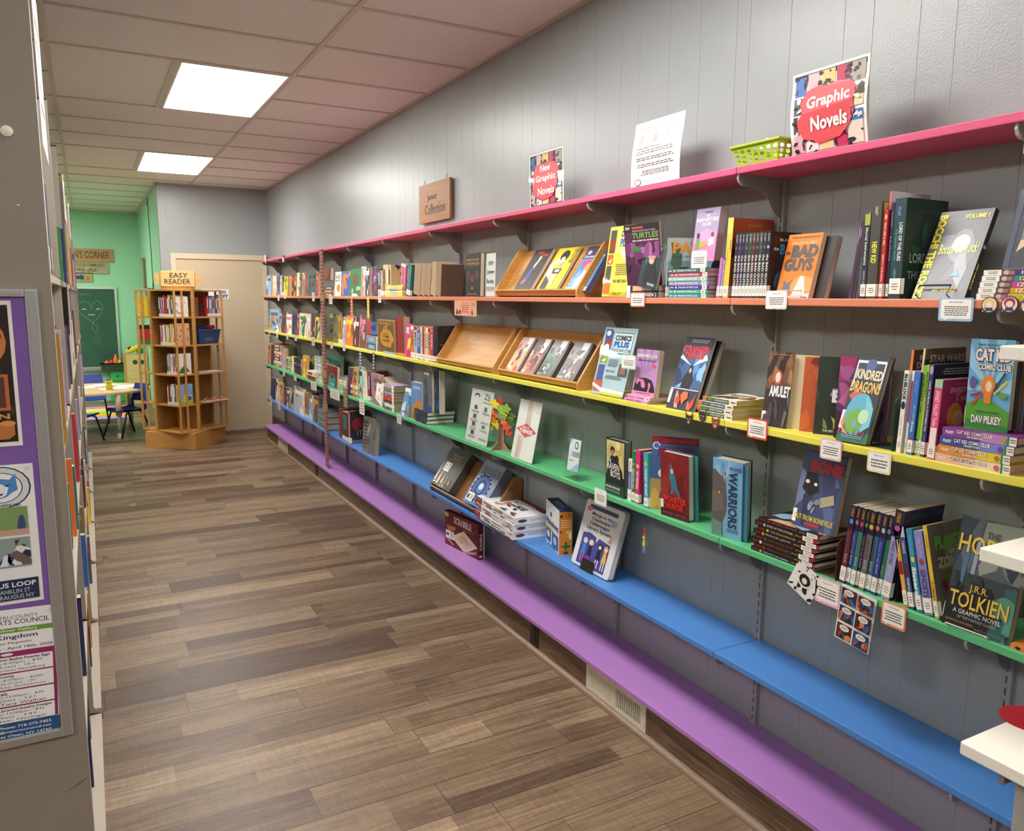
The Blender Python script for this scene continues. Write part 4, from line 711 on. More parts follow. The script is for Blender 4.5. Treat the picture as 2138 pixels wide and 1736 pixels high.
stand('yellow', 1.775, 2013, 2103, (2029, 707), .03, '6cb0d8', 'blue and green hardback with sun rays and bold title, standing on the pile of four', z=zz, hard=True, X2=1.785, sticker=(.01, .05), back='20303c',
  art=[('p', [(.5, .45), (0, .95), (0, .7)], '9accec'), ('p', [(.5, .45), (.2, 1), (.4, 1)], '9accec'), ('p', [(.5, .45), (.6, 1), (.8, 1)], '9accec'), ('p', [(.5, .45), (1, .95), (1, .7)], '9accec'), ('p', [(.5, .45), (0, .55), (0, .42)], '9accec'), ('p', [(.5, .45), (1, .58), (1, .42)], '9accec'),
       title('FROM THE CREATOR OF DOG MAN', .18, .925, .8, .95, '22303c', 0, .01), title('CAT KID', .12, .75, .98, .91, '1c1a1c', 0, .09), title('CAT KID', .13, .76, .96, .9, 'f0e0d8', 0, .05), title('COMIC CLUB', .2, .66, .98, .74, '1c1a1c', 0, .09), title('COMIC CLUB', .21, .665, .96, .735, 'f0e8e0', 0, .04), ('p', [(0, 0), (0, .28), (.25, .34), (.55, .34), (1, .22), (1, 0)], '5aa436'), ('p', [(0, .02), (0, .12), (1, .06), (1, 0)], '3a8a3c'),
       title('WRITTEN & ILLUSTRATED BY', .24, .19, .78, .215, '22303c', 0, .01), title('DAV PILKEY', .14, .07, .86, .17, '1c2a1c', 0, .08), title('DAV PILKEY', .15, .075, .85, .165, 'white', 0, .04), ('l', .3, .3, .7, .31, 1, '2c5a20'), ('e', .48, .5, .16, .11, 'e8882c'), ('e', .5, .49, .07, .06, 'f0d8b0'), ('p', [(.4, .42), (.58, .42), (.56, .3), (.42, .3)], 'e8882c'), ('p', [(.6, .45), (.84, .66), (.87, .64), (.64, .42)], '2c4a6c'), ('p', [(.62, .42), (.9, .57), (.91, .54), (.64, .4)], 'd8d050'), ('p', [(.36, .4), (.1, .36), (.1, .39), (.36, .43)], '8a3a6c'), ('p', [(.36, .38), (.14, .26), (.12, .29), (.34, .41)], 'c84a3c'), ('e', .13, .52, .08, .07, '6a5a9c'), ('e', .83, .4, .1, .035, '6aa84a')])

row('yellow', 1.87, [(2106, 2112, 716, 'charcoal', dict(label='dark grey book, first of four behind the blue and green hardback', h=.25)), (2112.5, 2119, 716, 'brown', dict(label='brown book, second of four behind the blue and green hardback', h=.25)), (2119.5, 2126, 716, 'slate', dict(label='slate book, third of four behind the blue and green hardback', h=.245)), (2126.5, 2136, 716, 'plum', dict(label='plum book, last of four behind the blue and green hardback', h=.25))], 'dark books behind the blue and green hardback', depth=.07, sticker=0)

# ---------------- green shelf
far_row('green', [
 (559.5, 564, 718, 'orange'), (565, 571, 721, 'black', dict(cols=['charcoal'])), (571.5, 587, 722, 'rust', dict(stack=7, cs=['rust', 'white', 'brown', 'red', 'cream', 'brown', 'rust'])), (590, 597, 729, 'lilac'),
 (598, 608, 748, 'slate', dict(stack=6, cs=['charcoal', 'lime', 'slate', 'olive'])), (609, 613, 745, 'cream'), (613.6, 631, 752, 'charcoal', dict(stack=7, cs=['plum', 'charcoal', 'brown', 'navy', 'grey'])), (631.5, 639.8, 744, 'orange', dict(cols=['yellow'])),
 (643, 655, 745, 'green', dict(cols=['yellow', 'lime', 'gold'], X=1.85)), (640, 658, 779, 'crimson', dict(stack=2, cs=['crimson', 'cream'], X=1.76)), (657, 670, 747, 'white', dict(stack=9, cs=['white', 'cream', 'silver'])),
 (682, 711, 748, 'aqua', dict(cols=['teal', 'charcoal', 'aqua'], X=1.86)), (681, 703, 768, 'crimson', dict(X=1.79, art=[('e', .55, .35, .32, .3, 'aqua'), ('r', .23, 0, .87, .35, 'aqua'), ('e', .55, .5, .16, .1, 'charcoal'), title('ALBUM', .35, .1, .75, .18)])),
 (708, 722, 789, 'white', dict(stack=4, cs=['sky', 'mint', 'white', 'slate'])), (725, 734.5, 769, 'plum', dict(cols=['plum'])), (735, 744.6, 769, 'gold', dict(cols=['brown', 'tan'])), (731, 746, 802, 'rust', dict(stack=5, cs=['red', 'peach', 'green', 'white'], X=1.755)), (746.6, 755.4, 768, 'mint'), ], 91)
far_row('green', [(756, 762, 776, 'cream', dict(label='cream book back, first before the dark red spine, green shelf')), (762.5, 767.6, 776, 'cream', dict(label='cream book back, second before the dark red spine, green shelf')), (768.2, 773.5, 777, 'crimson', dict(label='dark red spine beside the mauve cover on the green shelf'))], 95)
stand('green', 1.768, 777, 800, (773.5, 778), .02, '9a7480', 'mauve novel cover with dark antlers behind the leaning white book, green shelf', hard=True, sticker=0, art=[B(161, 5, ['8a6470', 'a88490'], 0, 0, 1, 1, .35), title('SHIVER', .3, .72, .95, .85, '4a3038'), ('p', [(.5, .3), (.3, .6), (.33, .62), (.55, .36)], '3a2830'), ('p', [(.55, .3), (.8, .65), (.83, .63), (.6, .32)], '3a2830')])
row('green', 1.762, [(783, 797, 793, 'white', dict(lean=-.34, h=.165, w=.12, sart=[B(163, 5, ['pink', 'peach'], 0, 0, .8, 1, .2)], label='white book with pink print leaning on the tall pile, green shelf', sticker=(.01, .06)))], None)
zz = ZS['green']; pc = ['slate', 'cream', 'charcoal', 'red', 'rust', 'sky', 'olive', 'lilac']
for i, c in enumerate(pc):
    z0 = ZS['green']; flat(1.757+(i % 3)*.002, at(801.5+(i % 2)*1, 1.757, z0).y, at(823.5-(i % 3)*.6, 1.757, z0).y, zz, .0215, .13, c, '%s spined paperback in the tall pile of eight on the green shelf, %s up' % (NAMEOF[c], ORD[i]), 'tall pile of eight paperbacks', sart=[B(165+i, 5, ['white', 'charcoal', 'gold', 'crimson'], .1, .1, .7, .9, .12), ('r', .78, .05, .98, .95, 'white')], sticker=0, pages='a89c80'); zz += .022
stand('green', 1.755, 835, 850, (848, 808), .02, '5a86b4', 'icy blue novel tilted against the castle cover on the green shelf', sticker=0, art=[B(175, 7, ['cfe0ec', '3a5a84', '9ac0dc'], 0, 0, 1, 1, .28), ('r', 0, .85, 1, .97, 'e8d8d0'), title('WINTER', .1, .1, .9, .2, 'rust')], pages='b09c70')
stand('green', 1.77, 859, 881, (858.5, 796), .03, '5d8cc4', 'blue novel with an orange castle, face out beside the pile of three navy books', sticker=0, spine='3a5a8c', art=[('p', [(.0, 0), (.1, .3), (.4, .45), (.5, .75), (.6, .5), (.95, .55), (1, 0)], 'c8862c'), ('p', [(.1, 0), (.3, .3), (.6, .35), (.95, .2), (1, 0)], '8a5a24'), ('l', .2, .82, .85, .9, 2, 'white')])
z0 = ZS['green']; zz = z0
for i in range(3):
    flat(1.752+i*.002, at(867-i, 1.752, z0).y, at(890+i*.5, 1.752, z0).y, zz, .025, .185, '26304c', 'navy hardback with gilded spine lying under two tall dark books, %s up of three' % ORD[i], 'pile of three navy hardbacks', hard=True, pages='e0d8cc', sticker=0, sart=[B(178+i, 6, ['b8903c', '5a6a8c', 'd8b05a'], .05, .1, .9, .9, .12)]); zz += .0256
stand('green', 1.78, 882, 902, (881, 772), .034, '59606c', 'tall rocky grey cover standing on the pile of three navy books', z=zz, sticker=0, spine='2c3a5c', art=[B(182, 9, ['3a424c', '8a8f94', '4a4a48', '6a7484'], 0, 0, 1, 1, .3), ('r', 0, 0, 1, .14, '3a4a78'), ('r', .25, .9, .75, .95, 'e0c890')])
stand('green', 1.795, 904, 920, (903, 772), .03, '1c2a44', 'tall midnight blue book beside the rocky cover on the navy pile', z=zz, sticker=0, art=[B(184, 5, ['2a5a8c', '16203a', '3a7aa8'], 0, .1, 1, .9, .3), ('r', .9, 0, 1, 1, 'cfd4d8')])
# three face-out novels and the small spines
_, T, w, h = stand('green', 1.765, 1264, 1303, (1265, 913), .034, '20302e', 'dark novel with embracing figures and scratched white title, face out on the green shelf', hard=True, sticker=0, spine='182422', pages='5c6460',
  art=[('r', .05, .35, .98, .97, 'd0c88a'), B(191, 6, ['c8a860', 'e0d8a0', 'b8b070'], .05, .4, .98, .97, .25), ('p', [(.05, .3), (.15, .6), (.35, .72), (.6, .68), (.9, .45), (1, .1), (.05, .1)], '20262a'), ('e', .38, .8, .12, .07, '3a2420'), ('e', .38, .76, .09, .05, 'b87a54'), ('e', .6, .66, .11, .07, '2c1c1c'), ('e', .7, .5, .1, .06, '3a2620'), ('r', 0, 0, 1, .2, '28463c'), title('THE', .1, .58, .32, .64), title('RAVEN', .12, .46, .75, .58, 'white', -.12, .01), title('BOYS', .3, .33, .8, .45, 'white', -.12, .01), title('MAGGIE STIEFVATER', .05, .12, .8, .16), title('GRAPHIC NOVEL', .05, .06, .8, .09, 'silver')])
row('green', 1.772, [
 (1310, 1316.6, 957, 'white', dict(spine='f2f0ec', sart=[('r', .3, 0, .72, 1, '3d5ea8'), title('RESCUE', .05, .3, .26, .7, 'charcoal'), title('IN THE SPOTLIGHT', .34, .3, .7, .7)], label='slim white and blue spine after the novel with embracing figures', X=1.768)),
 (1317, 1324.6, 940, 'green', dict(spine='24804a', sart=[title('ABSOLUTELY NAT', .35, .25, .75, .75), ('e', .26, .5, .02, .3, 'gold')], label='green spine next to the pink one on the green shelf')),
 (1325, 1333.4, 938, 'magenta', dict(spine='d22f72', cov='c22a6a', sart=[title('NAT ENOUGH', .4, .22, .72, .78, 'white', 0, .02), ('e', .3, .5, .035, .4, 'peach')], label='bright pink spine and cover between the green and light teal spines'))][:2], 'slim spines after the novel with embracing figures', depth=.135)
row('green', 1.768, [(1325, 1333.4, 938, 'd2306f', dict(w=.15, sart=[title('NAT ENOUGH', .4, .22, .72, .78, 'white', 0, .02), ('e', .3, .5, .035, .4, 'peach')], label='bright pink spine and cover between the green and light teal spines'))], 'slim spines after the novel with embracing figures')
row('green', 1.762, [(1345, 1354, 946, 'aqua', dict(lean=.07, w=.12, h=.203, tx=1340, spine='3d9cc0', sart=[title('FORGET ME NAT', .3, .22, .78, .78, 'white', 0, .02), ('e', .2, .5, .04, .4, 'lime')], label='light teal spine leaning back beside the large ghost comic'))], 'slim spines after the novel with embracing figures')
angled('green', 1.768, 1355, 912, .62, .17, .006, '3f5f90', 'large blue comic with red zigzag top and shaky purple title behind the red cover', None, lean_=.05, sticker=(.01, .05), h=.27, spine='7a4aa0', art=[('r', 0, .9, 1, 1, '7a1c28'), ('l', .2, .92, .98, .97, 2, 'c83038'), ('e', .1, .87, .08, .05, 'e8e4ec'), ('e', .1, .87, .06, .038, '3a6ab0'), title('SCOOBY-DOO!', .14, .72, .92, .87, '1c1830', 0, .07), title('SCOOBY-DOO!', .15, .73, .91, .86, '8a3a78', 0, .02), title('DYNOMUTT', .3, .63, .7, .68), ('e', .26, .5, .1, .06, 'e4e4e0'), ('r', 0, 0, 1, .42, 'a89058'), B(196, 7, ['6a5a40', 'c8a850', '54483c', '7a2038'], 0, .02, 1, .42, .25)])
_, T, w, h = stand('green', 1.757, 1381, 1438, (1379, 941), .03, '7e1f22', 'dark red hardback with a blue figure and jagged red title on the green shelf', hard=True, X2=1.77, sticker=(.03, .06), pages='ddd4c0', back='2c6a70',
  art=[B(201, 9, ['8c2426', '681a1c', '96302c'], 0, .15, 1, 1, .3), ('p', [(.35, .75), (.4, .85), (.45, .75), (.55, .62), (.6, .5), (.72, .35), (.66, .33), (.5, .46), (.42, .36), (.36, .37), (.4, .52), (.32, .6)], '2f7a94'), ('e', .42, .72, .05, .04, 'b8c8cc'), title('MONSTER', .12, .24, .92, .34, 'd8342c', 0, .04), title('HUNTER', .22, .14, .82, .23, 'd8342c', 0, .04), title('ADVENTURES OF A', .25, .35, .75, .38, 'b82c28'), ('r', 0, 0, 1, .12, '4a1a1c'), title('PATRICK SEEGER   THOMAS TAYLOR', .08, .05, .9, .08, 'b8484a')])
p = MB('paper'); p.box((w*.62, .031, .002), (w+.014, .034, h-.004), '3a8088'); o = p.build('endpaper'); o.parent = _; o['label'] = 'teal endpaper'
_, T, w, h = stand('green', 1.757, 1486, 1547, (1489, 955), .05, '74a8cc', 'light blue book with a grey cat face and sideways title on the green shelf', hard=True, X2=1.775, sticker=0, pages='c4b89c', back='1c2250', spine='5a86ac',
  art=[B(211, 8, ['88b8d8', '6a9cc4', '5484b8'], 0, .75, 1, 1, .18), ('p', [(0, 0), (0, .85), (.08, .86), (.32, .78), (.45, .85), (.45, .68), (.5, .5), (.48, .32), (.36, .2), (.38, .02)], '5e5a58'), ('p', [(0, .3), (.0, .6), (.35, .55), (.4, .35)], '6c6864'), ('p', [(0, 0), (0, .22), (.34, .18), (.35, .02)], '6a8a80'), ('e', .24, .57, .07, .03, '2a2420'), ('e', .24, .57, .05, .022, 'd8903c'), ('p', [(.36, .82), (.46, .8), (.42, .7)], 'c09a84')])
a = MB('print'); a.art(lambda u, v, k: (w*(.55+.3*v), -.0015-EPS*k, h*(.86-.72*u)), [('t', 'WARRIORS', 0, 0, 1, 1, '232c54', 0, .02)]); a.art(face_fn(w, h, -.0015), [title('ERIN HUNTER', .58, .88, .95, .92, '232c54', -.1), ('l', .5, .08, .9, .13, 3, '3a4a6c')]); o = a.build('side_title'); o.parent = _
p = MB('paper'); p.box((w*.9, .008, .003), (w+.016, .012, h-.01), '3a7f98'); o = p.build('endpaper'); o.parent = _; o['label'] = 'blue endpaper'
# pile of eight black spines with the grey-blue book on it
zz = z0; tt = ['CROWN OF HORNS', 'TREASURE HUNTERS', 'GHOST CIRCLES', 'OLD MAN\'S CAVE', 'ROCK JAW', 'THE DRAGONSLAYER', 'EYES OF THE STORM', 'THE GREAT COW RACE']
tc_ = ['silver', '5a4a3c', 'rust', '8a3a2c', 'silver', 'gold', 'silver', 'a8503c']; off = [0, 6, -1, 8, 3, 12, 5, 13]
for i in range(8):
    a_ = at(1568+off[i], 1.752, z0).y; b_ = at(1698+off[i]-4, 1.752, z0).y
    flat(1.752, a_, b_, zz, .0125+.002*(i in (2, 4, 6)), .15, '1a1517', 'black spined paperback in the pile of eight under the tilted night-blue book, %s up' % ORD[i], 'pile of eight black paperbacks', pages='cfc4ae', sart=[title('BONE', .03, .3, .12, .72, 'a82c28', 0, .02), ('r', .15, .2, .19, .8, ['gold', 'rust', 'cream', 'brown', 'orange', 'lime', 'sky', 'crimson'][i]), title(tt[i], .22, .3, .64, .72, tc_[i], 0, .02), title('Jeff Smith', .68, .3, .78, .7, 'gold'), ('r', .8, .03, .96, .97, 'f2ece4'), ('l', .82, .3, .94, .8, 2, 'charcoal'), ('r', .96, .15, 1, .85, 'b82c30')], sticker=0,
         art=[B(221, 8, ['c8a884', '8ab0cc', '3a2420', 'a87a54'], 0, 0, 1, 1, .3)] if i == 7 else None)
    zz += .0131+.002*(i in (2, 4, 6))
stand('green', 1.775, 1652, 1739, (1683, 938), .02, '3a4668', 'night-blue comic with dripping red title and white cartoon shape, tilted on the black pile', z=zz, X2=1.78, sticker=(.012, .05), pages='c8bea6',
  art=[('r', 0, 0, 1, 1, '3c4a6c'), B(231, 8, ['2a3252', '55658c', '6a7a9c', '343e60'], 0, 0, 1, .9, .3), title('BONE', .22, .74, .95, .9, 'a8242a', -.1, .07), ('p', [(.1, .5), (.15, .72), (.4, .72), (.5, .5), (.3, .42)], '16151c'), ('e', .2, .6, .05, .025, 'e8e0c8'), ('e', .4, .58, .04, .022, 'e8e0c8'), title('OUT FROM BONEVILLE', .03, .1, .95, .17, 'd8c04a', -.06, .02), ('r', .3, .04, .65, .08, 'b82c3a'), ('p', [(.55, .42), (.85, .5), (.9, .38), (.6, .3)], 'a8a080'), B(232, 5, ['9aa0a8', '7a828c'], .3, .2, .8, .4, .12)])
# the series with dark jewel spines
bookend(at(1748, 1.765, z0).y, 'green', '5a4238', 'brown bookend between the black pile and the jewel coloured series', X=1.755, h=.115, w=.1)
wf = [('6a1c24', 'dark red', 1751), ('24489a', 'royal blue', 1762.5), ('2f7a68', 'sea green', 1773), ('3a2c4c', 'dusky violet', 1783), ('6a6864', 'ash grey', 1791), ('2f6a84', 'steel teal', 1803), ('2a3a8c', 'deep blue', 1815.5), ('2f7a50', 'green', 1827), ('9a9cc4', 'pale violet', 1838)]
for i, (c, nme, l) in enumerate(wf):
    r_ = (wf[i+1][2] if i < 8 else 1856)-.4; l_ = l
    row('green', 1.757+(i % 2)*.004, [(l_, r_, 1040+i*2.2+(8 if i in (6, 7) else 0), c, dict(lean=-.1, h=.222+(.02 if i == 8 else 0), w=.14+(.02 if i == 8 else 0), spine=c, sart=[('r', 0, 0, .3, 1, '1e2240' if i % 2 else '241c30'), title('SUTHERLAND', .03, .25, .14, .7, 'gold'), ('e', .2, .5, .03, .34, ['5a8cc8', 'c86a8c', 'c83a4a', '7aa84a', 'd8b04a', 'c87a5a', 'b8b8c8', '8a8aa8', 'b84a9a'][i]), title('WINGS OF FIRE', .34, .2, .6, .6, ['5a5a8c', 'sky', 'a84a5a', 'lilac', 'maroon', 'brown', '8a9ae0', '3a8a5a', 'purple'][i]), title('BOOK', .62, .3, .74, .7, 'silver')], sticker=(.008, .048),
      art=[('r', 0, 0, 1, 1, ['2a2030', '262c50'][i > 5]), title('#1 BESTSELLING SERIES', .2, .9, .95, .94, 'slate', 0, 0), B(240+i, 5, ['2a3050', '3a5a4c', '6a5a8c'], 0, 0, 1, .85, .3)], label='%s fantasy spine with a round emblem, %s in the leaning series of nine' % (nme, ORD[i])))], 'leaning series of nine fantasy spines')
bookend(at(1862, 1.765, z0).y-.01, 'green', '2a2420', 'dark bookend after the jewel coloured series', X=1.765, h=.1, w=.1, way=-1)
lx = [(1888, 1897.5, 1078, 'd8a02c', 'golden yellow', 'TARSHIS'), (1899, 1910.5, 1084, '324a80', 'dark blue', 'TARSHIS'), (1915, 1927.5, 1104, '2a8ab0', 'turquoise', 'Sisters'), (1931, 1949.5, 1112, '8a86c8', 'violet', 'GHOSTS'), (1953, 1962, 1092, 'd8b83c', 'thin yellow', 'ZOMBIES')]
for i, (l, r_, ty, c, nme, tt) in enumerate(lx):
    row('green', 1.757, [(l, r_, ty, c, dict(lean=.24, h=(.205, .205, .205, .205, .225)[i], w=(.14, .15, .14, .14, .165)[i], spine=c,
      sart=([('r', 0, 0, .13, 1, 'silver'), title(tt, .17, .25, .33, .75, 'cream'), ('r', .44, .1, .6, .9, 'crimson' if i == 0 else 'plum'), title('THE NAZI INVASION, 1944' if i == 0 else 'THE BATTLE OF D-DAY', .62, .3, .9, .7)] if i < 2 else [title('RAINA TELGEMEIER', .08, .3, .32, .7, 'sky' if i == 2 else 'silver', 0, 0), ('e', .37, .5, .035, .3, ['', '', 'yellow', 'rust', ''][i]), title(tt, .46, .15, .8, .85, ['', '', 'white', '4a4a78', 'rust'][i], 0, .04)] if i < 4 else [title('PLANTS', .1, .3, .25, .7, 'olive'), title(tt, .6, .2, .8, .8, 'rust')]),
      art=[('r', 0, 0, 1, 1, ['3a5a8c', '17161a', '2a8ab0', '343a78', '6a6a5c'][i])]+([title('LAUREN TARSHIS', .3, .86, .95, .91, 'grey'), title('THE GRAPHIC NOVEL', .25, .72, .9, .78, 'silver')] if i == 1 else [B(251, 6, ['8a8a74', '5c5c50'], .1, .5, 1, 1, .3), title('PLANTS', .12, .72, .85, .87, '6aa83c', 0, .06), title('VS', .42, .65, .55, .7, 'cream'), title('ZOMBIES', .12, .52, .95, .64, 'b8b4a8', 0, .05), B(252, 10, ['7a2430', '6a7a34', '4a5a2c', '8a8078'], .15, .05, .9, .5, .18)] if i == 4 else [B(255+i, 4, ['charcoal', 'sky'], 0, .2, 1, .8, .3)]), sticker=(.006, .042), label='%s spine leaning back, %s of the five before the large dark fantasy cover' % (nme, ORD[i])))], 'five spines leaning back')
_, T, w, h = stand('green', 1.752, 1966, 2104, (2012, 1074), .02, '2f3c40', 'large dark fantasy paperback with gold lettering and waterfall art, face out near the camera', X2=1.757, sticker=(.018, .052), pages='a8a294',
  art=[('r', 0, .5, 1, 1, '4a5458'), B(261, 9, ['3a4850', '55666c', '6a7468', '2a343c', '8a8f84'], 0, .5, 1, 1, .28), ('p', [(.38, .98), (.36, .8), (.55, .76), (1, .8), (1, 1)], '7c8274'), ('p', [(0, .5), (.1, .75), (.25, .98), (0, 1)], '26343c'), ('p', [(.3, .8), (.36, .8), (.34, .5), (.28, .5)], '8a9aac'), ('p', [(.17, .75), (.23, .75), (.2, .4), (.13, .42)], '4a6a8c'), ('p', [(0, 0), (0, .34), (.3, .4), (.62, .42), (.72, .3), (.64, .02), (.6, 0)], '14171a'), B(262, 6, ['3a7a68', '2c5a58', '4c8a78'], .66, .0, 1, .5, .22), B(263, 5, ['222a24', '2e3a30'], 0, .28, .5, .5, .15),
       title('THE', .42, .84, .62, .9, '3a3a24', -.03, .01), title('HOBBIT', .04, .68, .96, .84, 'd8b43c', -.03, .015), title('J.R.R.', .32, .33, .6, .41, 'd8b048', 0, .01), title('TOLKIEN', .05, .19, .93, .33, 'd8b43c', 0, .015), title('A GRAPHIC NOVEL', .14, .135, .86, .175, 'd0ccc4', 0, .01), title('OF THE FANTASY CLASSIC', .22, .095, .8, .12, 'a8a49c', 0, .005), title('ILLUSTRATED BY DAVID WENZEL', .06, .05, .48, .07, 'b08a4a', 0, 0), title('ADAPTED BY CHARLES DIXON', .5, .03, .93, .05, '6a7a70', 0, 0)])
wire_stand(T @ M4.Translation((.004, 0, -.001)), w*.78, 'e4dcc8', 'white coated wire stand under the large dark fantasy paperback', lip=.006, h=.12, depth=.06)
flat(1.752, at(2109, 1.752, z0).y, at(2109, 1.752, z0).y-.2, z0, .012, .13, 'd8862c', 'thin orange book lying flat at the very edge of the green shelf', None, spine='d8904c', sart=[('e', .08, .5, .03, .3, 'black')], sticker=0)

# ---------------- blue shelf
far_row('blue', [
 (565, 575, 793, 'navy', dict(cols=['charcoal', 'navy'])), (576, 579.5, 793, 'white'), (580, 583.5, 799, 'cream'), (584, 589, 800, 'peach', dict(cols=['rust'])), (592, 598, 811, 'charcoal', dict(cols=['red'])), (598.3, 604, 812, 'teal'), (604.3, 611.5, 812, 'charcoal'),
 (613, 636.5, 815, 'silver', dict(cols=['white', 'grey', 'cream'], spine='black')), (637, 640.5, 822, 'tan'), (641, 644.5, 822, 'tan'), (645, 652, 828, 'sky'), (652.5, 663.5, 831, 'brown', dict(cols=['gold', 'slate'])), (664, 673, 827, 'slate', dict(cols=['charcoal'])), ], 101)
z0 = ZS['blue']; zz = z0
for i in range(3):
    flat(1.757, at(680, 1.757, z0).y+.25, at(680, 1.757, z0).y-.02, zz, .052, .18, 'slate', 'thick hardback with cream pages in the pile behind the paper chain, %s up' % ORD[i], 'pile of three thick hardbacks', hard=True, pages='d8ccb4', sticker=0, spine='8a9a98', sart=[('r', .1, .2, .9, .8, '6a7a80')]); zz += .0535
row('blue', 1.765, [(709, 714.6, 853, 'crimson', dict(w=.17, hard=True, sticker=0, label='red hardback, first after the paper chain on the blue shelf')), (715.2, 727, 859, 'charcoal', dict(w=.16, sart=[('r', .1, .2, .6, .8, 'teal')], label='dark spined novel between the red hardback and the red face cover')),
 (728, 732, 866, 'pink', dict(X=1.757, h=.26, w=.16, spine='c86a6c', art=[('r', 0, 0, 1, 1, '2a2628'), ('e', .5, .6, .42, .22, '8a2028'), ('p', [(.3, .2), (.35, .45), (.6, .5), (.65, .2)], '17151a'), title('IT', .35, .25, .62, .42, '8a8a88'), ('r', 0, 0, 1, .12, '6a6e68')], sticker=(.006, .05), label='dark cover with a red glow and pink spine on the blue shelf'))], None)
stand('blue', 1.757, 756, 781, (760, 869), .035, '6a6e70', 'collage covered paperback tilted, last before the bare stretch of blue shelf', X2=1.77, sticker=0, art=[('r', 0, 0, .42, 1, '84787a'), B(271, 9, ['5a5458', 'a8a0a4', '4a6a5c', '8a4a4c'], 0, 0, 1, 1, .2), ('l', .05, .1, .4, .9, 8, '3a3438')], pages='b4aa94')
# ================================================================== slanted wooden racks
WD = 'c8924c'
def rack(px0, px1, shelf, label, hb=.225, X0=1.755, X1=1.937, col=WD):
    z = ZS[shelf]; y1 = at(px0, X0, z).y; y0 = at(px1, X0, z).y; L = y1-y0; D = X1-X0
    r = thing('display_rack', (X0, y0, z), label, 'book rack', 'slanted wooden display racks')
    P = [(-.004, 0), (-.004, .03), (.002, .042), (D-.062, hb-.008), (D-.05, hb+.004), (D, hb+.004), (D, 0)]
    for s in (0, L-.012):
        a = MB('wood'); a.prism([(x, s, q) for x, q in P], (0, .012, 0), col); a.build('side_panel', r, bevel=.002)
    a = MB('wood'); a.prism([(.03, .0125, .012), (D-.014, .0125, hb-.004), (D-.006, .0125, hb), (D-.001, .0125, hb-.012), (.04, .0125, .004)], (0, L-.025, 0), col); a.build('back_board', r)
    a = MB('wood'); a.prism([(.008, .0125, .006), (-.008, .0125, .03), (.0, .0125, .036), (.034, .0125, .014), (.03, .0125, .004)], (0, L-.025, 0), col); a.build('front_lip', r, bevel=.0015)
    up = V((D-.044, 0, hb-.016)).normalized(); o = V((X0+.032, 0, z+.022))
    def on(px, w, h, t, cov, lab, group=None, slide=0, **kw):      # a book resting on the slant, foot at the lip, left foot at column px
        p = at(px, X0+.012, z+.03).y; x = V((0, -1, 0)); T = frame(V((o.x, p, o.z))+up.cross(x)*(-t-.001)+up*slide, x, up.cross(x), up)
        return book(T, w, t, h, cov, lab, group, **kw), T
    return r, on
_, on = rack(1034, 1206, 'orange', 'light wooden slanted rack holding three comics on the orange shelf')
g = 'three comics on the upper wooden rack'
on(1070, .155, .225, .018, '343234', 'dark comic with a small purple figure, first on the upper wooden rack', g, sticker=0, art=[('r', 0, .88, 1, 1, '1c1c1e'), title('KINGS OF', .25, .89, .6, .96, 'd0522c', 0, .04), title('NECROMANCY', .5, .82, .95, .89, 'd0522c', 0, .04), ('p', [(.25, .15), (.35, .5), (.5, .6), (.5, .2)], '5a52a0'), ('p', [(.4, .6), (.55, .82), (.62, .72), (.5, .5)], 'c8c4c0'), ('e', .56, .78, .07, .05, 'e0dcd4'), ('p', [(.2, .15), (.3, .3), (.42, .22), (.35, .14)], 'c86a30')], pages='ddd0c4')
on(1116, .17, .225, .014, 'e4d234', 'yellow manga cover with black haired figure, middle of the upper wooden rack', g, sticker=0, back='1c1c1c', art=[B(302, 5, ['b8a0c0', 'e8e4dc', 'e4d234'], 0, .3, .6, 1, .25), ('e', .5, .8, .2, .13, '1c1a1c'), ('e', .5, .7, .11, .08, 'ecd0bc'), ('p', [(.28, .5), (.7, .5), (.66, .38), (.34, .38)], '2a2828'), ('r', .4, .42, .62, .48, 'e8e4dc'), ('p', [(.1, 0), (.1, .35), (.4, .2), (.4, 0)], '3a3c44'), ('p', [(.35, .38), (.45, .1), (.6, .1), (.62, .38)], 'ecd0bc'), ('p', [(.85, .98), (.98, .98), (.98, .6), (.85, .6)], 'e4d234'), ('t', 'BLUE LOCK', .84, .62, .99, .95, '1c1c1c')])
on(1172, .16, .225, .006, '5a8cc8', 'blue comic with golden haired figure, last on the upper wooden rack, lying over another', g, sticker=0, slide=0, art=[('r', 0, .72, 1, 1, '3a3c5c'), ('e', .2, .86, .09, .05, 'silver'), title('Snowcapped', .05, .72, .98, .8, 'e8ecf4'), ('e', .35, .6, .2, .1, 'c84a94'), ('e', .5, .5, .16, .12, 'd8a060'), ('p', [(.1, .1), (.4, .45), (.65, .45), (.9, .1)], 'b8d4ec'), B(304, 5, ['7ab0e0', 'd0e4f4', '4a78b8'], 0, 0, 1, .45, .2), ('p', [(.55, .2), (.65, .35), (.75, .2)], '2a2c34'), ('r', 0, 0, 1, .08, 'e4e8f0')])
on(1179, .17, .23, .004, '232848', 'dark blue comic mostly hidden under the blue one on the upper wooden rack', None, sticker=0, slide=-.004)
rack(912, 1030, 'yellow', 'empty light wooden slanted rack on the yellow shelf')
_, on = rack(1040, 1208, 'yellow', 'light wooden slanted rack with four manga volumes on the yellow shelf')
mg = [('d8b090', ['e0a868', 'f0e0b8', 'd83a28'], 'pale golden manga cover with red accents'), ('a86a60', ['c88070', '7a3a40', 'e0b898'], 'rosy brown manga cover'), ('4a5c54', ['3a8a64', '20242a', '8a9a90'], 'grey manga cover with green swirls'), ('504a4c', ['2a2428', 'c8b898', '6a5a70'], 'grey and black manga cover with pale petals')]
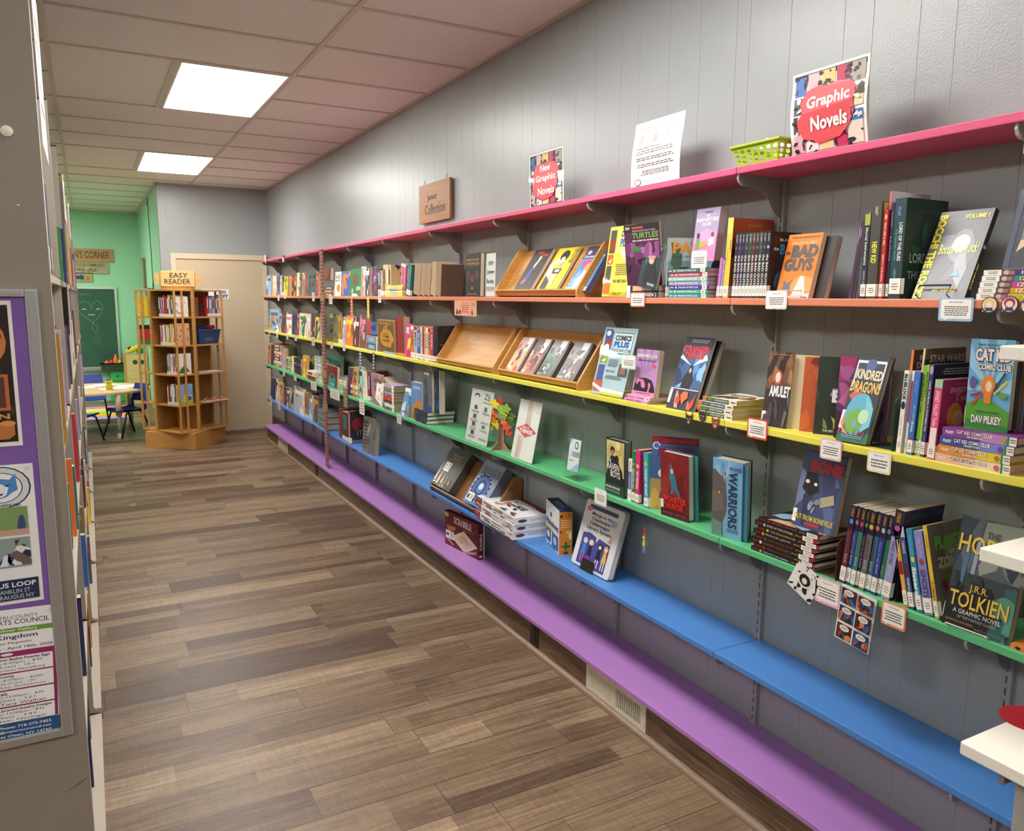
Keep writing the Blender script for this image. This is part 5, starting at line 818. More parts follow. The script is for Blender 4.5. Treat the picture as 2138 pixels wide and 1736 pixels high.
for i, (c, cl, nme) in enumerate(mg):
    on((1053, 1084, 1117, 1158)[i], .142-.006*(i < 3), .185, .018, c, '%s on the lower wooden rack' % nme, 'four manga on the lower wooden rack', sticker=0, pages='1c1a1e', back='1e1a20',
       art=[('r', 0, .55, 1, 1, ['b89a94', '5a4a4c', '7a7a7c', '77737a'][i]), ('p', [(.5, 1), (.9, 1), (.75, .6), (.55, .6)], 'dcd6d4')]+[B(310+i, 14, cl+['2a2226'], .02, .0, .85, .8, .2)]+[('p', [(.88, 0), (.88, 1), (1, 1), (1, 0)], '241c20'), ('t', 'FOLLOW', .02, .03, .3, .08, 'white', 0, .01), ('e', .3, .2, .12, .09, '20244a' if i > 1 else 'd8a070'), ('e', .3, .2, .07, .05, 'white' if i > 1 else 'c83028')])
_, on = rack(899, 1026, 'blue', 'brown wooden slanted rack holding two board games on the blue shelf', hb=.215, col='8c6238')
def slant_box(px, w, h, t, cov, lab, art, side):
    r, T = on(px, w, h, t, cov, lab, None, name='board_game_box', pages=side, sticker=0, art=art, hard=False, spine=side); r['category'] = 'board game'; return r
slant_box(905, .27, .255, .045, '2c2a2a', 'black chess and checkers box with pale pieces, tilted on the brown rack', [title('WOODEN CHESS', .3, .8, .78, .86, 'gold', 0, 0), title('CHECKERS SET', .33, .72, .76, .78, 'gold', 0, 0), ('r', .25, .69, .82, .694, 'tan'), ('r', .05, 0, .7, .1, '3a3430'), B(320, 10, ['e8dcc8', 'b89a70', '6a4a34'], .02, .02, .95, .18, .07), ('p', [(.03, .12), (.08, .5), (.13, .12)], 'd8c8a8'), ('p', [(.2, .12), (.26, .42), (.31, .12)], 'e0d0b0'), ('p', [(.38, .12), (.44, .36), (.5, .12)], 'c8b088'), ('p', [(.55, .12), (.6, .38), (.65, .12)], '8a6a48'), ('p', [(.72, .12), (.77, .3), (.82, .12)], '9a8a60'), ('r', .2, .4, .48, .62, 'e8e6e0'), ('e', .27, .5, .05, .06, '3a3a3c'), ('e', .27, .5, .03, .036, 'e8e6e0'), ('l', .35, .43, .46, .6, 4, 'charcoal')], '1e1c1c')
slant_box(973, .24, .255, .05, '8a98b4', 'blue grey game box with a big dial and bold title, tilted on the brown rack', [('r', 0, 0, 1, .2, '5a88c4'), title('TAPPLE', .1, .7, .95, .88, '20242c', 0, .09), title('TAPPLE', .11, .71, .94, .87, '8a98b0', 0, .03), ('e', .45, .4, .4, .34, '20242c'), ('e', .45, .4, .33, .28, '3a6ab4'), ('e', .45, .4, .22, .18, '24304c'), ('e', .45, .4, .16, .13, '4a7cc8'), ('e', .45, .43, .09, .075, 'e0e4ea')]+[('r', .45+.38*math.cos(q)-.025, .4+.32*math.sin(q)-.02, .45+.38*math.cos(q)+.025, .4+.32*math.sin(q)+.02, 'c8d0dc') for q in [i*PI/9 for i in range(18)]]+[('r', .1, .05, .42, .24, 'f0eeea'), ('e', .17, .14, .05, .06, '3a3a3c'), ('l', .25, .08, .4, .2, 4, 'charcoal')], '4a5a80')

# ================================================================== board games lying and standing
def corner_frame(p, q): x = (q-p); x.z = 0; x.normalize(); return frame(p, x, V((0, 0, 1)).cross(x), (0, 0, 1))
z0 = ZS['blue']
A_, B_ = V((1.748, 3.655, z0)), V((1.722, 3.178, z0)); Lb = (B_-A_).length
for i in range(3):
    T = corner_frame(A_+V((0, 0, i*.0372)), B_+V((0, 0, i*.0372))) @ M4.Translation((i*.006, i*.003, 0))
    r = thing('board_game_box', T, 'white game box with dark red end, %s up in the pile on the blue shelf' % ORD[i], 'board game', 'pile of three white game boxes'); D = .2
    a = MB('print'); a.box((0, 0, 0), (Lb, D, .0363), 'e6e6ea'); fs = face_fn(Lb, .0363)
    a.art(fs, [('r', 0, 0, .16, 1, '8c1f28'), title('Scrabble', .015, .15, .14, .3, 'e8d8d0'), ('l', .03, .55, .13, .85, 1, 'e0c0b8'), ('r', .2, .15, .46, .85, 'e8e8ec'), ('r', .21, .58, .42, .78, 'b03038'), ('r', .28, .25, .44, .48, '3a4a74'), B(330+i, 12, ['5a3a2c', '8c2a2c', '3a3030', 'b87a50'], .48, 0, .98, 1, .1)])
    a.art(lambda u, v, k: (Lb+EPS*k, u*D, v*.0363), [('e', .2, .5, .12, .22, '2c3a5c'), ('r', .1, .42, .3, .58, '7a2c30'), ('t', 'Racing Dominoes Set', .42, .38, .85, .62, '4a5a8c', 0, 0)])
    if i == 2: a.art(lambda u, v, k: (u*Lb, v*D, .0363+EPS*k), [('r', .14, 0, .15, 1, 'b03038'), ('r', 0, .85, 1, 1, '8c2a30'), ('e', .28, .62, .07, .1, 'd8b860'), title('DOMINOES', .4, .42, .8, .62, '2a2428', 0, .05), B(337, 10, ['8c2a2c', '4a4a50', 'c89060', '3a2c28'], .35, .05, .95, .45, .1), ('r', .42, .5, .6, .8, 'f0eeea'), ('e', .46, .65, .02, .06, '3a3a3c'), ('l', .5, .55, .58, .75, 3, 'charcoal'), ('r', .78, .8, .98, .9, '6a1c24')])
    a.build('box_lid', r); a = MB('board'); a.box((.002, .002, .0005), (Lb-.002, D-.002, .006), 'd0d0d4'); a.build('box_bottom', r) if i == 0 else None
T = corner_frame(V((1.866, 3.11, z0)), V((1.803, 2.889, z0)))
r = thing('board_game_box', T, 'upright white and orange game box with dark blue top on the blue shelf', 'board game')
a = MB('print'); w, D, h = .23, .062, .206; a.box((0, 0, 0), (w, D, h), 'e4e8ee'); a.box((0, 0, h), (w, D, h+.0006), '24346c')
a.art(face_fn(w, h), [('r', 0, .8, 1, 1, 'e4e8ee'), ('r', .25, .62, .75, .86, 'f4f2ee'), ('e', .4, .74, .08, .06, '3a3a3c'), title('Makedown', .05, .48, .95, .62, '2c4a8c', 0, .04), ('e', .3, .4, .3, .08, 'd8d05a'), ('r', .05, .08, .4, .38, '2c4a8c'), ('e', .22, .24, .1, .08, 'e4e8ee'), ('r', .5, .05, .95, .38, '3a5aa0'), ('e', .72, .22, .12, .09, 'c8d0e0'), ('e', .5, .02, .3, .02, 'green')])
a.art(lambda u, v, k: (w+EPS*k, u*D, v*h), [('r', 0, 0, 1, 1, 'd8822c'), ('r', 0, .97, 1, 1, '24346c'), ('e', .16, .87, .11, .035, '1c1c1c'), title('Learning', .32, .86, .9, .89, '4a3020'), ('l', .1, .6, .9, .8, 4, 'f0c890'), ('r', .55, .4, .95, .55, 'e8d040'), ('p', [(.4, .42), (.6, .36), (.75, .52)], 'd89040'), ('r', .75, .35, .95, .5, 'e4e0d8'), ('r', .45, .1, .6, .3, '2c6a34'), ('r', .3, .16, .85, .22, '2c6a34'), ('r', .35, .02, .7, .08, '1c4a24'), ('e', .15, .52, .07, .025, '3a2418'), ('e', .2, .2, .05, .02, 'crimson')]); a.build('box', r)
a = MB('print'); a.art(lambda u, v, k: (u*w, v*D, h+.0007+EPS*k), [('t', 'MAKEDOWN', .3, .25, .8, .75, 'sky', 0, .02)]); a.build('lid_print', r)
z1 = ZS['purple']; p, q = on_z(929.6, 1134.6, z1), on_z(999, 1170.5, z1); T = corner_frame(p, q); w = (q-p).length; h = on_x(1001, 1096, q.x).z-z1-.004; D = .042
r = thing('board_game_box', T, 'dark red word game box with a tile board picture on the purple bench shelf', 'board game')
a = MB('print'); a.box((0, 0, 0), (w, D*.75, h), '6c1820'); a.art(face_fn(w, h), [('r', 0, .66, 1, 1, '741c26'), title('SCRABBLE', .28, .72, .8, .92, 'f0e4dc', -.04, .04), ('l', .55, .64, .85, .67, 1, 'e0b8a8'), ('e', .06, .9, .06, .07, 'e4d84a'), ('r', .01, .84, .1, .95, 'e4d84a'), ('p', [(.05, .6), (.35, .62), (.3, .5), (.1, .44)], 'b8704c'), ('p', [(.2, .3), (.58, .62), (.98, .32), (.6, 0)], 'e4d8c4'), ('p', [(.3, .3), (.58, .54), (.85, .3), (.6, .1)], 'd8cbb0')]+[('r', .42+.045*i, .24+.05*j, .45+.045*i, .28+.05*j, 'c89a4a') for i, j in ((0, 1), (1, 1), (2, 1), (3, 1), (2, 2), (2, 3), (2, 0), (4, 2), (5, 2), (3, 3), (4, 3), (1, 0), (1, 3), (5, 1), (6, 1))]+[('p', [(.6, .05), (.95, .2), (.95, .12), (.65, 0)], 'c89080'), ('p', [(.03, .2), (.25, .05), (.3, .1), (.08, .28)], 'c08468'), ('r', .04, .22, .3, .45, 'f4f2ee'), ('e', .1, .34, .04, .05, '3a3a3c'), ('l', .18, .26, .28, .42, 4, 'charcoal')]); 
a.art(lambda u, v, k: (w+EPS*k, D*.75*u, h*v), [('t', 'S', .2, .05, .6, .1, 'white')]); vs = MB('print')
a.art(lambda u, v, k: (w+EPS*k, D*.75*(1-v), h*u), [('t', 'SCRABBLE', .25, .25, .72, .8, 'f0e4dc', 0, .04), ('r', .06, .3, .12, .8, 'white')]); a.build('box_front', r)
a = MB('board'); a.box((.001, D*.75+.0003, .002), (w-.001, D, h-.002), 'ded8d0'); a.build('box_bottom', r)

# ================================================================== signs, cards, flyers
def sheet(T, w, h, t, col, art, label, cat, name='sign', group=None, mat='paper', r=0, stand_=None, holder=False, curl=0):
    th = thing(name, T, label, cat, group); a = MB(mat)
    if curl:                                    # a sheet that bows: strips across its width
        n = 14; cf = lambda u: curl*(math.sin(PI*min(max(u, 0), 1))**1.2)
        fn = lambda u, v, k: (u*w, cf(v)*-1 - EPS*k - curl*.5*(v > .8)*(v-.8)*5, v*h)
        for i in range(n):
            v0, v1 = i/n, (i+1)/n; a.face([fn(0, v0, 0), fn(1, v0, 0), fn(1, v1, 0), fn(0, v1, 0)], col); p = [V(fn(0, v0, 0)), V(fn(1, v0, 0)), V(fn(1, v1, 0)), V(fn(0, v1, 0))]; a.face([q+V((0, .0006, 0)) for q in p[::-1]], col)
        a.art(fn, art)
    elif r:
        P = []
        for cx_, cy_, a0 in ((w-r, r, -PI/2), (w-r, h-r, 0), (r, h-r, PI/2), (r, r, PI)): P += [(cx_+r*math.cos(a0+q*PI/8), 0, cy_+r*math.sin(a0+q*PI/8)) for q in range(5)]
        a.prism(P, (0, t, 0), col); a.art(face_fn(w, h), art)
    else:
        a.box((0, 0, 0), (w, t, h), col); a.art(face_fn(w, h), art)
    a.build('printed_sheet' if holder else 'panel', th)
    if holder:
        m_ = .004; a = MB('acrylic'); a.box((-m_, -.0025, -.002), (w+m_, -.0008, h+m_), 'white'); a.build('clear_front', th); a = MB('acrylic'); a.box((-m_, t+.0006, -.002), (w+m_, t+.0022, h+m_), 'white'); a.build('clear_back', th)
        a = MB('acrylic'); R = T.to_3x3().inverted(); dn = R @ V((0, 0, 1)); bk = (R @ (T.to_3x3() @ V((0, 1, 0))-V((0, 0, 1))*(T.to_3x3() @ V((0, 1, 0))).z)).normalized()
        p = [V((-m_, 0, -.002)), V((w+m_, 0, -.002)), V((w+m_, 0, -.002))+bk*holder, V((-m_, 0, -.002))+bk*holder]; a.prism([tuple(q) for q in p], tuple(dn*.002), 'white'); a.build('clear_foot', th)
    return th
def sign(shelf, X, pl, pr, tpx, col, art, label, z=None, X2=None, **kw):
    z = ZS[shelf] if z is None else z; bl = at(pl, X, z+.003); br = at(pr, X2 or X, z+.003); tl = lean(bl, br, tpx); T, w, h = lies(bl, br, tl)
    return sheet(T, w, h, .001, col, art, label, 'sign', **kw)
sign('orange', 1.76, 1014, 1033, (1016, 530), 'f4f2ec', [title('NEW', .25, .72, .8, .82, 'black', 0, .02), title('Junior', .12, .5, .88, .62, 'black', 0, .02), title('Books', .1, .3, .85, .41, 'black', 0, .02)]+[('e', .12+.18*i, .2, .05, .025, ['a84a3a', 'c86a3c', '6a4a8c', 'c8783c', 'a83a2c'][i]) for i in range(5)]+[('r', .09+.18*i, .12, .15+.18*i, .18, ['c87a5a', 'a84a3a', 'c86a3c', '5a4a8c', 'c8383c'][i]) for i in range(5)], 'small white sign with black lettering beside the upper wooden rack', holder=.04)
flyer = lambda bg, ac: [('r', .02, .02, .98, .98, bg), ('r', .06, .62, .3, .95, ac[0]), ('p', [(.08, .8), (.28, .84), (.26, .68), (.1, .66)], 'a83a34'), ('r', .05, .46, .28, .6, ac[1]), ('p', [(.08, .5), (.25, .55), (.2, .47)], 'f0d8a0'), ('r', .05, .2, .26, .44, ac[2]), ('r', .03, .04, .3, .2, ac[3])]
sign('orange', 1.757, 1256, 1306.5, (1276, 475), 'e8d860', flyer('ecdc5c', ['5a5450', 'd86a2c', '58544e', 'e0742c'])+[('r', .38, .64, .98, .95, 'f0e880'), title('COMICS', .5, .84, .96, .93, 'black', 0, .05), title('PLUS', .5, .7, .94, .82, '2a6ab0', 0, .05), ('p', [(.4, .66), (.98, .62), (.98, .55), (.75, .5), (.6, .6)], 'f4ecc8'), ('l', .42, .3, .96, .47, 6, '8a7c40'), title('READ. MEET. LEARN.', .4, .2, .95, .24, '3a3420'), ('r', .3, .02, .98, .07, 'e4c020'), title('COMICS APP', .4, .03, .8, .055, 'black', 0, .02)], 'yellow event flyer in a clear stand between the upper wooden rack and the purple comic', holder=.05)
sign('yellow', 1.757, 1234, 1299.5, (1266, 683), 'bcd0da', flyer('b9ced8', ['3a5a90', '8aa04a', '4a5a94', 'c8643c'])+[('r', .05, .86, .25, .97, '3a6098'), ('e', .15, .91, .07, .04, 'dce8ee'), ('e', .17, .7, .08, .05, 'e8e0f0'), ('r', .34, .62, .93, .93, '2c4c78'), ('r', .35, .63, .92, .92, 'c8dae2'), ('p', [(.45, .63), (.5, .54), (.55, .63)], 'c8dae2'), title('COMICS', .39, .81, .88, .89, '26262c', 0, .05), title('PLUS', .39, .71, .85, .8, '2a5fa8', 0, .06), ('r', .36, .65, .91, .69, '3a6e8c'), title('CHILDREN\'S LIBRARY', .38, .655, .88, .685, 'white'), ('l', .33, .42, .65, .54, 6, '5a6870'), title('READ IT NOW', .33, .34, .6, .37, 'charcoal'), ('l', .33, .24, .85, .3, 3, '5a6870'), ('r', .7, .3, .95, .48, '5a5458'), ('r', .75, .33, .9, .42, '8a6a5c'), ('p', [(0, .16), (.3, .1), (1, .08), (1, .02), (.3, .04), (0, .12)], 'f0f0ec'), ('r', .3, .0, .98, .04, 'c8c43c')], 'pale blue event flyer in a clear stand on the yellow shelf before the mauve paperback', holder=.05)
sign('green', 1.757, 971, 1015.5, (987, 810), 'e2e0da', [('e', .28, .88, .13, .05, '6a6a6c'), ('e', .28, .86, .09, .03, 'e2e0da'), title('Zb', .6, .83, .88, .94, '6a6a6a'), ('l', .55, .76, .95, .79, 1, 'charcoal')]+[q for v in (.62, .45, .3, .14) for q in (('r', .22, v, .36, v+.08, '4a5256'), ('l', .1, v-.07, .45, v-.02, 2, '6a6a6a'), ('l', .6, v-.07, .95, v-.02, 2, '6a6a6a'))]+[('r', .68, .3, .82, .36, '4a7a94'), ('r', .68, .62, .8, .7, '5a6a5a')], 'white information sheet with rows of small icons in a clear stand on the green shelf', holder=.06)
sign('green', 1.757, 1066, 1110, (1088, 832), 'efece6', [('r', x, .55, x+.018, 1, c) for x, c in ((.42, 'b03a34'), (.48, 'c0503c'), (.54, 'd07a4a'), (.6, 'e0a868'))]+[('r', x, .02, x+.018, .4, c) for x, c in ((.2, 'b03a34'), (.26, 'c0503c'), (.32, 'd8904a'), (.38, 'e0a868'))]+[('p', [(.05, .5), (.5, .62), (.96, .5), (.5, .38)], 'd05a60'), title('Box of', .32, .53, .62, .57), title('THINGS', .2, .45, .8, .52, 'white', 0, .04), ('l', .1, .88, .14, .9, 1, 'charcoal'), ('l', .85, .82, .9, .84, 1, 'charcoal')], 'white stand up card with a red diamond and orange stripes on the green shelf', holder=.05)
_ = sign('green', 1.757, 1178, 1206, (1190, 898), 'e8ecee', [], 'small clear stand with a blue and white card, alone on the green shelf', holder=.06)
for c in list(_.children):
    if c.name.startswith('printed'): bpy.data.objects.remove(c)
a = MB('paper'); a.T = M4.Translation((.012, 0, .035)); a.box((0, 0, 0), (.085, .0006, .135), 'e4e9ec'); a.art(face_fn(.085, .135), [('p', [(0, .8), (.25, 1), (0, 1)], '8ab0d4'), ('e', .65, .82, .16, .12, '3a4c78'), ('e', .65, .82, .1, .08, 'e4e9ec'), ('l', .3, .45, 1, .62, 3, 'charcoal'), ('l', .1, .3, .5, .35, 1, 'charcoal'), ('p', [(.3, 0), (.9, .28), (1, .2), (1, 0)], '9cbce0')]); a.build('printed_card', _)
# posters on the pink shelf
comic = [('r', 0, 0, 1, 1, 'f0ece8'), ('r', .03, .03, .97, .97, '2a2628'), ('r', .05, .72, .2, .94, '3a6ab0'), ('r', .22, .78, .38, .96, 'd8b0b4'), ('r', .4, .78, .58, .96, 'e0c078'), ('r', .6, .78, .77, .96, 'b82858'), ('r', .79, .74, .96, .96, 'a89c90'), ('r', .05, .5, .16, .7, '5a5a5c'), ('r', .05, .28, .16, .48, '484446'), ('r', .05, .05, .2, .26, 'd8b0b8'), ('r', .22, .05, .38, .2, 'e4e0dc'), ('r', .4, .05, .58, .2, 'e0cc98'), ('r', .6, .05, .76, .22, 'c02c5c'), ('r', .78, .05, .96, .3, 'e0d8c8'), ('r', .78, .3, .96, .42, '3a7ac0'), ('r', .84, .46, .96, .7, 'd8cca0'),
         B(401, 26, ['1c1a1c'], .04, .74, .96, .95, .045), B(402, 26, ['1c1a1c'], .04, .04, .96, .24, .045), B(403, 12, ['1c1a1c', 'e4e0dc'], .04, .25, .17, .72, .05), B(404, 12, ['1c1a1c', 'e4e0dc'], .82, .25, .96, .72, .05)]
blot = ('p', [(.13, .3), (.2, .2), (.32, .17), (.4, .12), (.55, .14), (.68, .16), (.8, .28), (.86, .4), (.84, .55), (.9, .66), (.8, .76), (.62, .8), (.5, .77), (.38, .8), (.22, .76), (.15, .62), (.18, .5), (.11, .42)], 'd84a54')
sign('pink', 1.80, 1655, 1813, (1660, 160), 'f0ece8', comic+[blot, title('Graphic', .24, .5, .8, .68, 'white', .12, .03), title('Novels', .3, .27, .78, .44, 'white', .08, .03)], 'large laminated poster with comic panels around a red blot, bowed, on the pink shelf', mat='print', curl=.014)
sign('pink', 1.80, 1107, 1177, (1105, 326), 'f0ece8', comic+[blot, title('New', .36, .64, .66, .76, 'white', .06, .02), title('Graphic', .22, .43, .8, .58, 'white', .08, .02), title('Novels', .28, .22, .76, .36, 'white', .06, .02)], 'smaller comic panel poster with three words on a red blot, on the pink shelf', mat='print', holder=.02)
sign('pink', 1.80, 1317, 1418, (1331, 262), 'ecebea', [title('Discover the Benefits of the CCLS Youth Large Print', .06, .88, .9, .92, '6a6668', 0, 0), title('Collection through Your Local Library', .2, .84, .8, .875, '6a6668', 0, 0)]+[('r', .12+.1*i, .66, .2+.1*i, .8, ['b0a8a8', 'c8c4c4', 'bcb8b4', 'a8a4a8', 'c4bcb8', 'b8b4b8', 'd0ccc8'][i]) for i in range(7)]+[title('Increased Reading Comprehension', .08, .58, .6, .61, '5a5658', 0, .02), ('l', .08, .5, .88, .57, 2, '8a8688'), ('l', .08, .4, .88, .46, 2, '6a6668'), ('l', .08, .3, .88, .36, 2, '6a6668'), ('l', .2, .18, .8, .26, 3, '6a6668'), title('cclslib.org', .4, .14, .6, .17, '6a6668', 0, 0), ('e', .16, .09, .07, .05, '5a5658'), ('e', .16, .09, .055, .038, 'ecebea'), title('#ReadingThroughEvenMore', .3, .08, .85, .11, '5a5658', 0, 0)], 'plain white printed letter standing on the pink shelf beside the lime basket', curl=.01)
for px0, px1, py, nm in ((1378, 1418, 262, 'letter'),): pass
# wooden hanging sign
p0 = V((XW-.028, 4.855, .465+EYE)); T = frame(p0, (0, -1, 0), (1, 0, 0), (0, 0, 1))
r = thing('wooden_sign', T, 'brown wooden plaque with painted script, hung from two hooks above the pink shelf', 'sign'); a = MB('wood'); a.box((0, 0, 0), (.485, .018, .237), '9a6a3c'); a.build('plaque', r, bevel=.002)
a = MB('print'); a.art(face_fn(.485, .237, -.0003), [title('Junior', .28, .52, .62, .72, '2c2016', .05, .015), title('Collection', .2, .2, .86, .46, '2c2016', .04, .015)]); a.build('lettering', r)
for x in (.07, .42): a = MB('metal'); a.tube([(x, .009, .236), (x-.008, .009, .246), (x, .009, .254), (x+.01, .009, .248), (x+.014, .009, .258), (x+.006, .009, .266)], .0014, '2a2624', n=6); a.build('hook', r)
# lime basket
z = ZS['pink']; p = at(1532, 1.775, z); y0 = at(1652, 1.80, z).y
r = thing('plastic_basket', M4.Translation((1.84, (p.y+y0)/2, z)) , 'small lime green perforated plastic basket on the pink shelf', 'basket')
w, l, h = .085, (p.y-y0)/2*.93, .058; a = MB('plastic'); c = 'a6c32c'
def wall(a, p0, p1, q0, q1, n, rows_):      # perforated sloping wall: bars around rows of round gaps, each gap a hexagon
    P = lambda u, v: V(p0)*(1-u)*(1-v)+V(p1)*u*(1-v)+V(q0)*(1-u)*v+V(q1)*u*v
    for j in range(rows_):
        for i in range(n):
            cu, cv = (i+.5)/n, .14+.72*(j+.5)/rows_; ru, rv = .34/n, .3/rows_
            hx = [(cu+ru*math.cos(t_), cv+rv*math.sin(t_)) for t_ in [PI/8+q*PI/4 for q in range(8)]]
            sq = [(i/n, .14+.72*j/rows_), ((i+1)/n, .14+.72*j/rows_), ((i+1)/n, .14+.72*(j+1)/rows_), (i/n, .14+.72*(j+1)/rows_)]
            for k_, (s0, s1, h0, h1, h2) in enumerate(((2, 3, 1, 0, 7) if 0 else (1, 2, 7, 0, 1)[0:0] or (0, 0, 0, 0, 0),)): pass
            ring = [(sq[2], hx[0], hx[1]), (sq[3], hx[2], hx[3]), (sq[0], hx[4], hx[5]), (sq[1], hx[6], hx[7])]
            for q_ in range(4):
                s_, a1, a2 = ring[q_]; n_s, b1, b2 = ring[(q_+1) % 4]
                a.face([P(*s_), P(*a2), P(*a1)], c); a.face([P(*s_), P(*n_s), P(*b1), P(*a2)], c)
    a.face([P(0, 0), P(1, 0), P(1, .14), P(0, .14)], c); a.face([P(0, .86), P(1, .86), P(1, 1), P(0, 1)], c)
k = .82; b_ = [(-w*k, -l*k, .001), (w*k, -l*k, .001), (w*k, l*k, .001), (-w*k, l*k, .001)]; t_ = [(-w, -l, h), (w, -l, h), (w, l, h), (-w, l, h)]
for i in range(4): j = (i+1) % 4; wall(a, b_[i], b_[j], t_[i], t_[j], 7 if i % 2 else 6, 3)
a.face(b_, c); a.build('perforated_tub', r)
a = MB('plastic'); a.tube([(x*1.03, y*1.03, h+.002) for x, y, _z in t_], .004, c, closed=True, n=6); a.build('rim', r)
a = MB('paper'); a.face([(-.05, .02, .05), (.04, -.05, .052), (.055, -.02, .082), (.0, .04, .09)], 'dfe6ee'); a.face([(-.04, .0, .051), (.05, .03, .06), (.03, .055, .079), (-.045, .04, .075)], '7a9cc0'); tag(a.build('folded_leaflet', None, M4.Translation((1.84, (p.y+y0)/2, z))), 'blue and white folded leaflet sticking out of the lime basket', 'leaflet')
# shelf-edge cards
def card(px0, py0, px1, py1, X, border, label, ttl, body=4, name='shelf_card', fill='f2efe9', art=None, r=.006, group='rounded description cards on the shelf edges', roll=0):
    a0 = on_x(px0, py1, X-.003); a1 = on_x(px1, py1, X-.003); z = min(a0.z, a1.z) if 0 else (a0.z+a1.z)/2
    zt = (on_x(px0, py0, X).z+on_x(px1, py0, X).z)/2; w = a0.y-a1.y; h = zt-z
    T = frame(V((X-.0035, a0.y, z)), (0, -1, 0), (1, 0, 0), (0, 0, 1)) @ M4.Rotation(roll, 4, 'Y')
    A = art or [('p', [(.07, .14), (.1, .1), (.16, .1), (.2, .04), (.3, .1), (.9, .1), (.94, .14), (.94, .88), (.9, .93), (.1, .93), (.06, .88)], fill), title(ttl, .3, .78, .7, .86, '3a3634', 0, 0), ('l', .14, .22, .86, .66, body, '4a4644'), B(int(px0), 5, [border, 'a85a4a'], .3, .01, .95, .08, .03)]
    return sheet(T, w, h, .0012, border, A, label, 'card', name, group, 'print' if art else 'paper', r)
card(1316, 611, 1346, 641, XF, 'e08a64', 'white card with orange border on the orange shelf edge under the teal manga', 'Jujutsu Kaisen', 3)
card(1598, 607, 1642, 646, XF, 'dcd8d6', 'pale grey card on the orange shelf edge under the bright orange paperback', 'The Bad Guys', 5)
card(1958, 622, 2030, 671, XF, '9cbcdc', 'white card with light blue border hanging off the orange shelf edge', 'Bocci and the Rock!', 5)
card(1559, 874, 1601, 917, XF, 'd8543c', 'white card with bright red border on the yellow shelf edge', 'Amulet', 4)
card(1711, 917, 1756, 961, XF, 'e8b4c0', 'white card with pink border hanging off the yellow shelf edge', 'Kindred Dragons', 4)
card(1809, 943, 1859, 988, XF, 'e4dca8', 'white card with pale yellow border hanging off the yellow shelf edge', 'Blue Lock', 3)
card(1700, 1208, 1752, 1264, XF, 'eab0c4', 'white card with pink border hanging off the green shelf edge', 'Wings of Fire', 4)
card(1838, 1259, 1890, 1311, XF, 'e88a5c', 'white card with orange border hanging off the green shelf edge', 'I Survived!', 4)
card(1241, 1021, 1266, 1055, XF, 'e8e4dc', 'small plain white card on the green shelf edge above the manga sign', 'The Raven Boys', 5)
card(1443, 524, 1475, 560, 1.752, 'ece6d0', 'small cream card leaning before the lilac and pink book', 'The Baby-Sitters Club', 4)
card(1297, 741, 1327, 771, 1.752, 'bcd4c4', 'small white card with pale green border clipped to the pale blue flyer', 'Baby Mouse', 5)
card(949, 628, 995, 660, XF, 'e8a888', 'peach flyer with red lines of text taped under the orange shelf edge', '', art=[title('NEW BOOKS', .34, .8, .66, .88, 'b03a2c'), ('l', .32, .2, .68, .75, 4, 'b03a2c'), ('p', [(.08, .1), (.12, .5), (.2, .1)], '2a2422'), ('e', .26, .25, .05, .15, '3a3a30'), ('p', [(.78, .1), (.81, .55), (.86, .1)], '2a2422'), ('l', .75, .6, .95, .9, 3, 'b8785c')], r=0, name='flyer', group=None)
P6 = [('r', 0, 0, 1, 1, 'f0ece8')]+[q for i in range(2) for j in range(3) for q in (('r', .03+.5*i, .02+.33*j, .47+.5*i, .3+.33*j, ['5a2c30', '2c3a5c', '3a2a2c'][(i+j) % 3]), B(500+i*3+j, 7, ['b84a34', '2c6aa8', '1f2026', 'd88a4a'], .03+.5*i, .02+.33*j, .47+.5*i, .2+.33*j, .12), ('e', .25+.5*i, .23+.33*j, .14, .055, 'f4f2ee'), ('l', .15+.5*i, .2+.33*j, .35+.5*i, .26+.33*j, 3, 'charcoal'))]
card(1741, 1224, 1815, 1344, XF, 'f0ece8', 'six panel colour comic page hanging off the green shelf edge', '', art=P6, r=0, name='comic_page', group=None, roll=.09)
card(1643, 1160, 1698, 1228, XF, 'e8e6e2', 'black and white ink drawing with a roaring mouth, tilted on the green shelf edge', '', art=[B(511, 22, ['1a1a1c', 'e8e6e2', '1a1a1c'], 0, 0, 1, 1, .16), ('e', .5, .55, .28, .25, 'e8e6e2'), ('e', .5, .55, .22, .19, '17171a'), ('e', .5, .52, .1, .1, 'e0ded8'), title('KREEEEN', .05, .82, .95, .96, 'f2f0ea', -.1, .03)], r=0, name='ink_drawing', group=None, roll=.42)
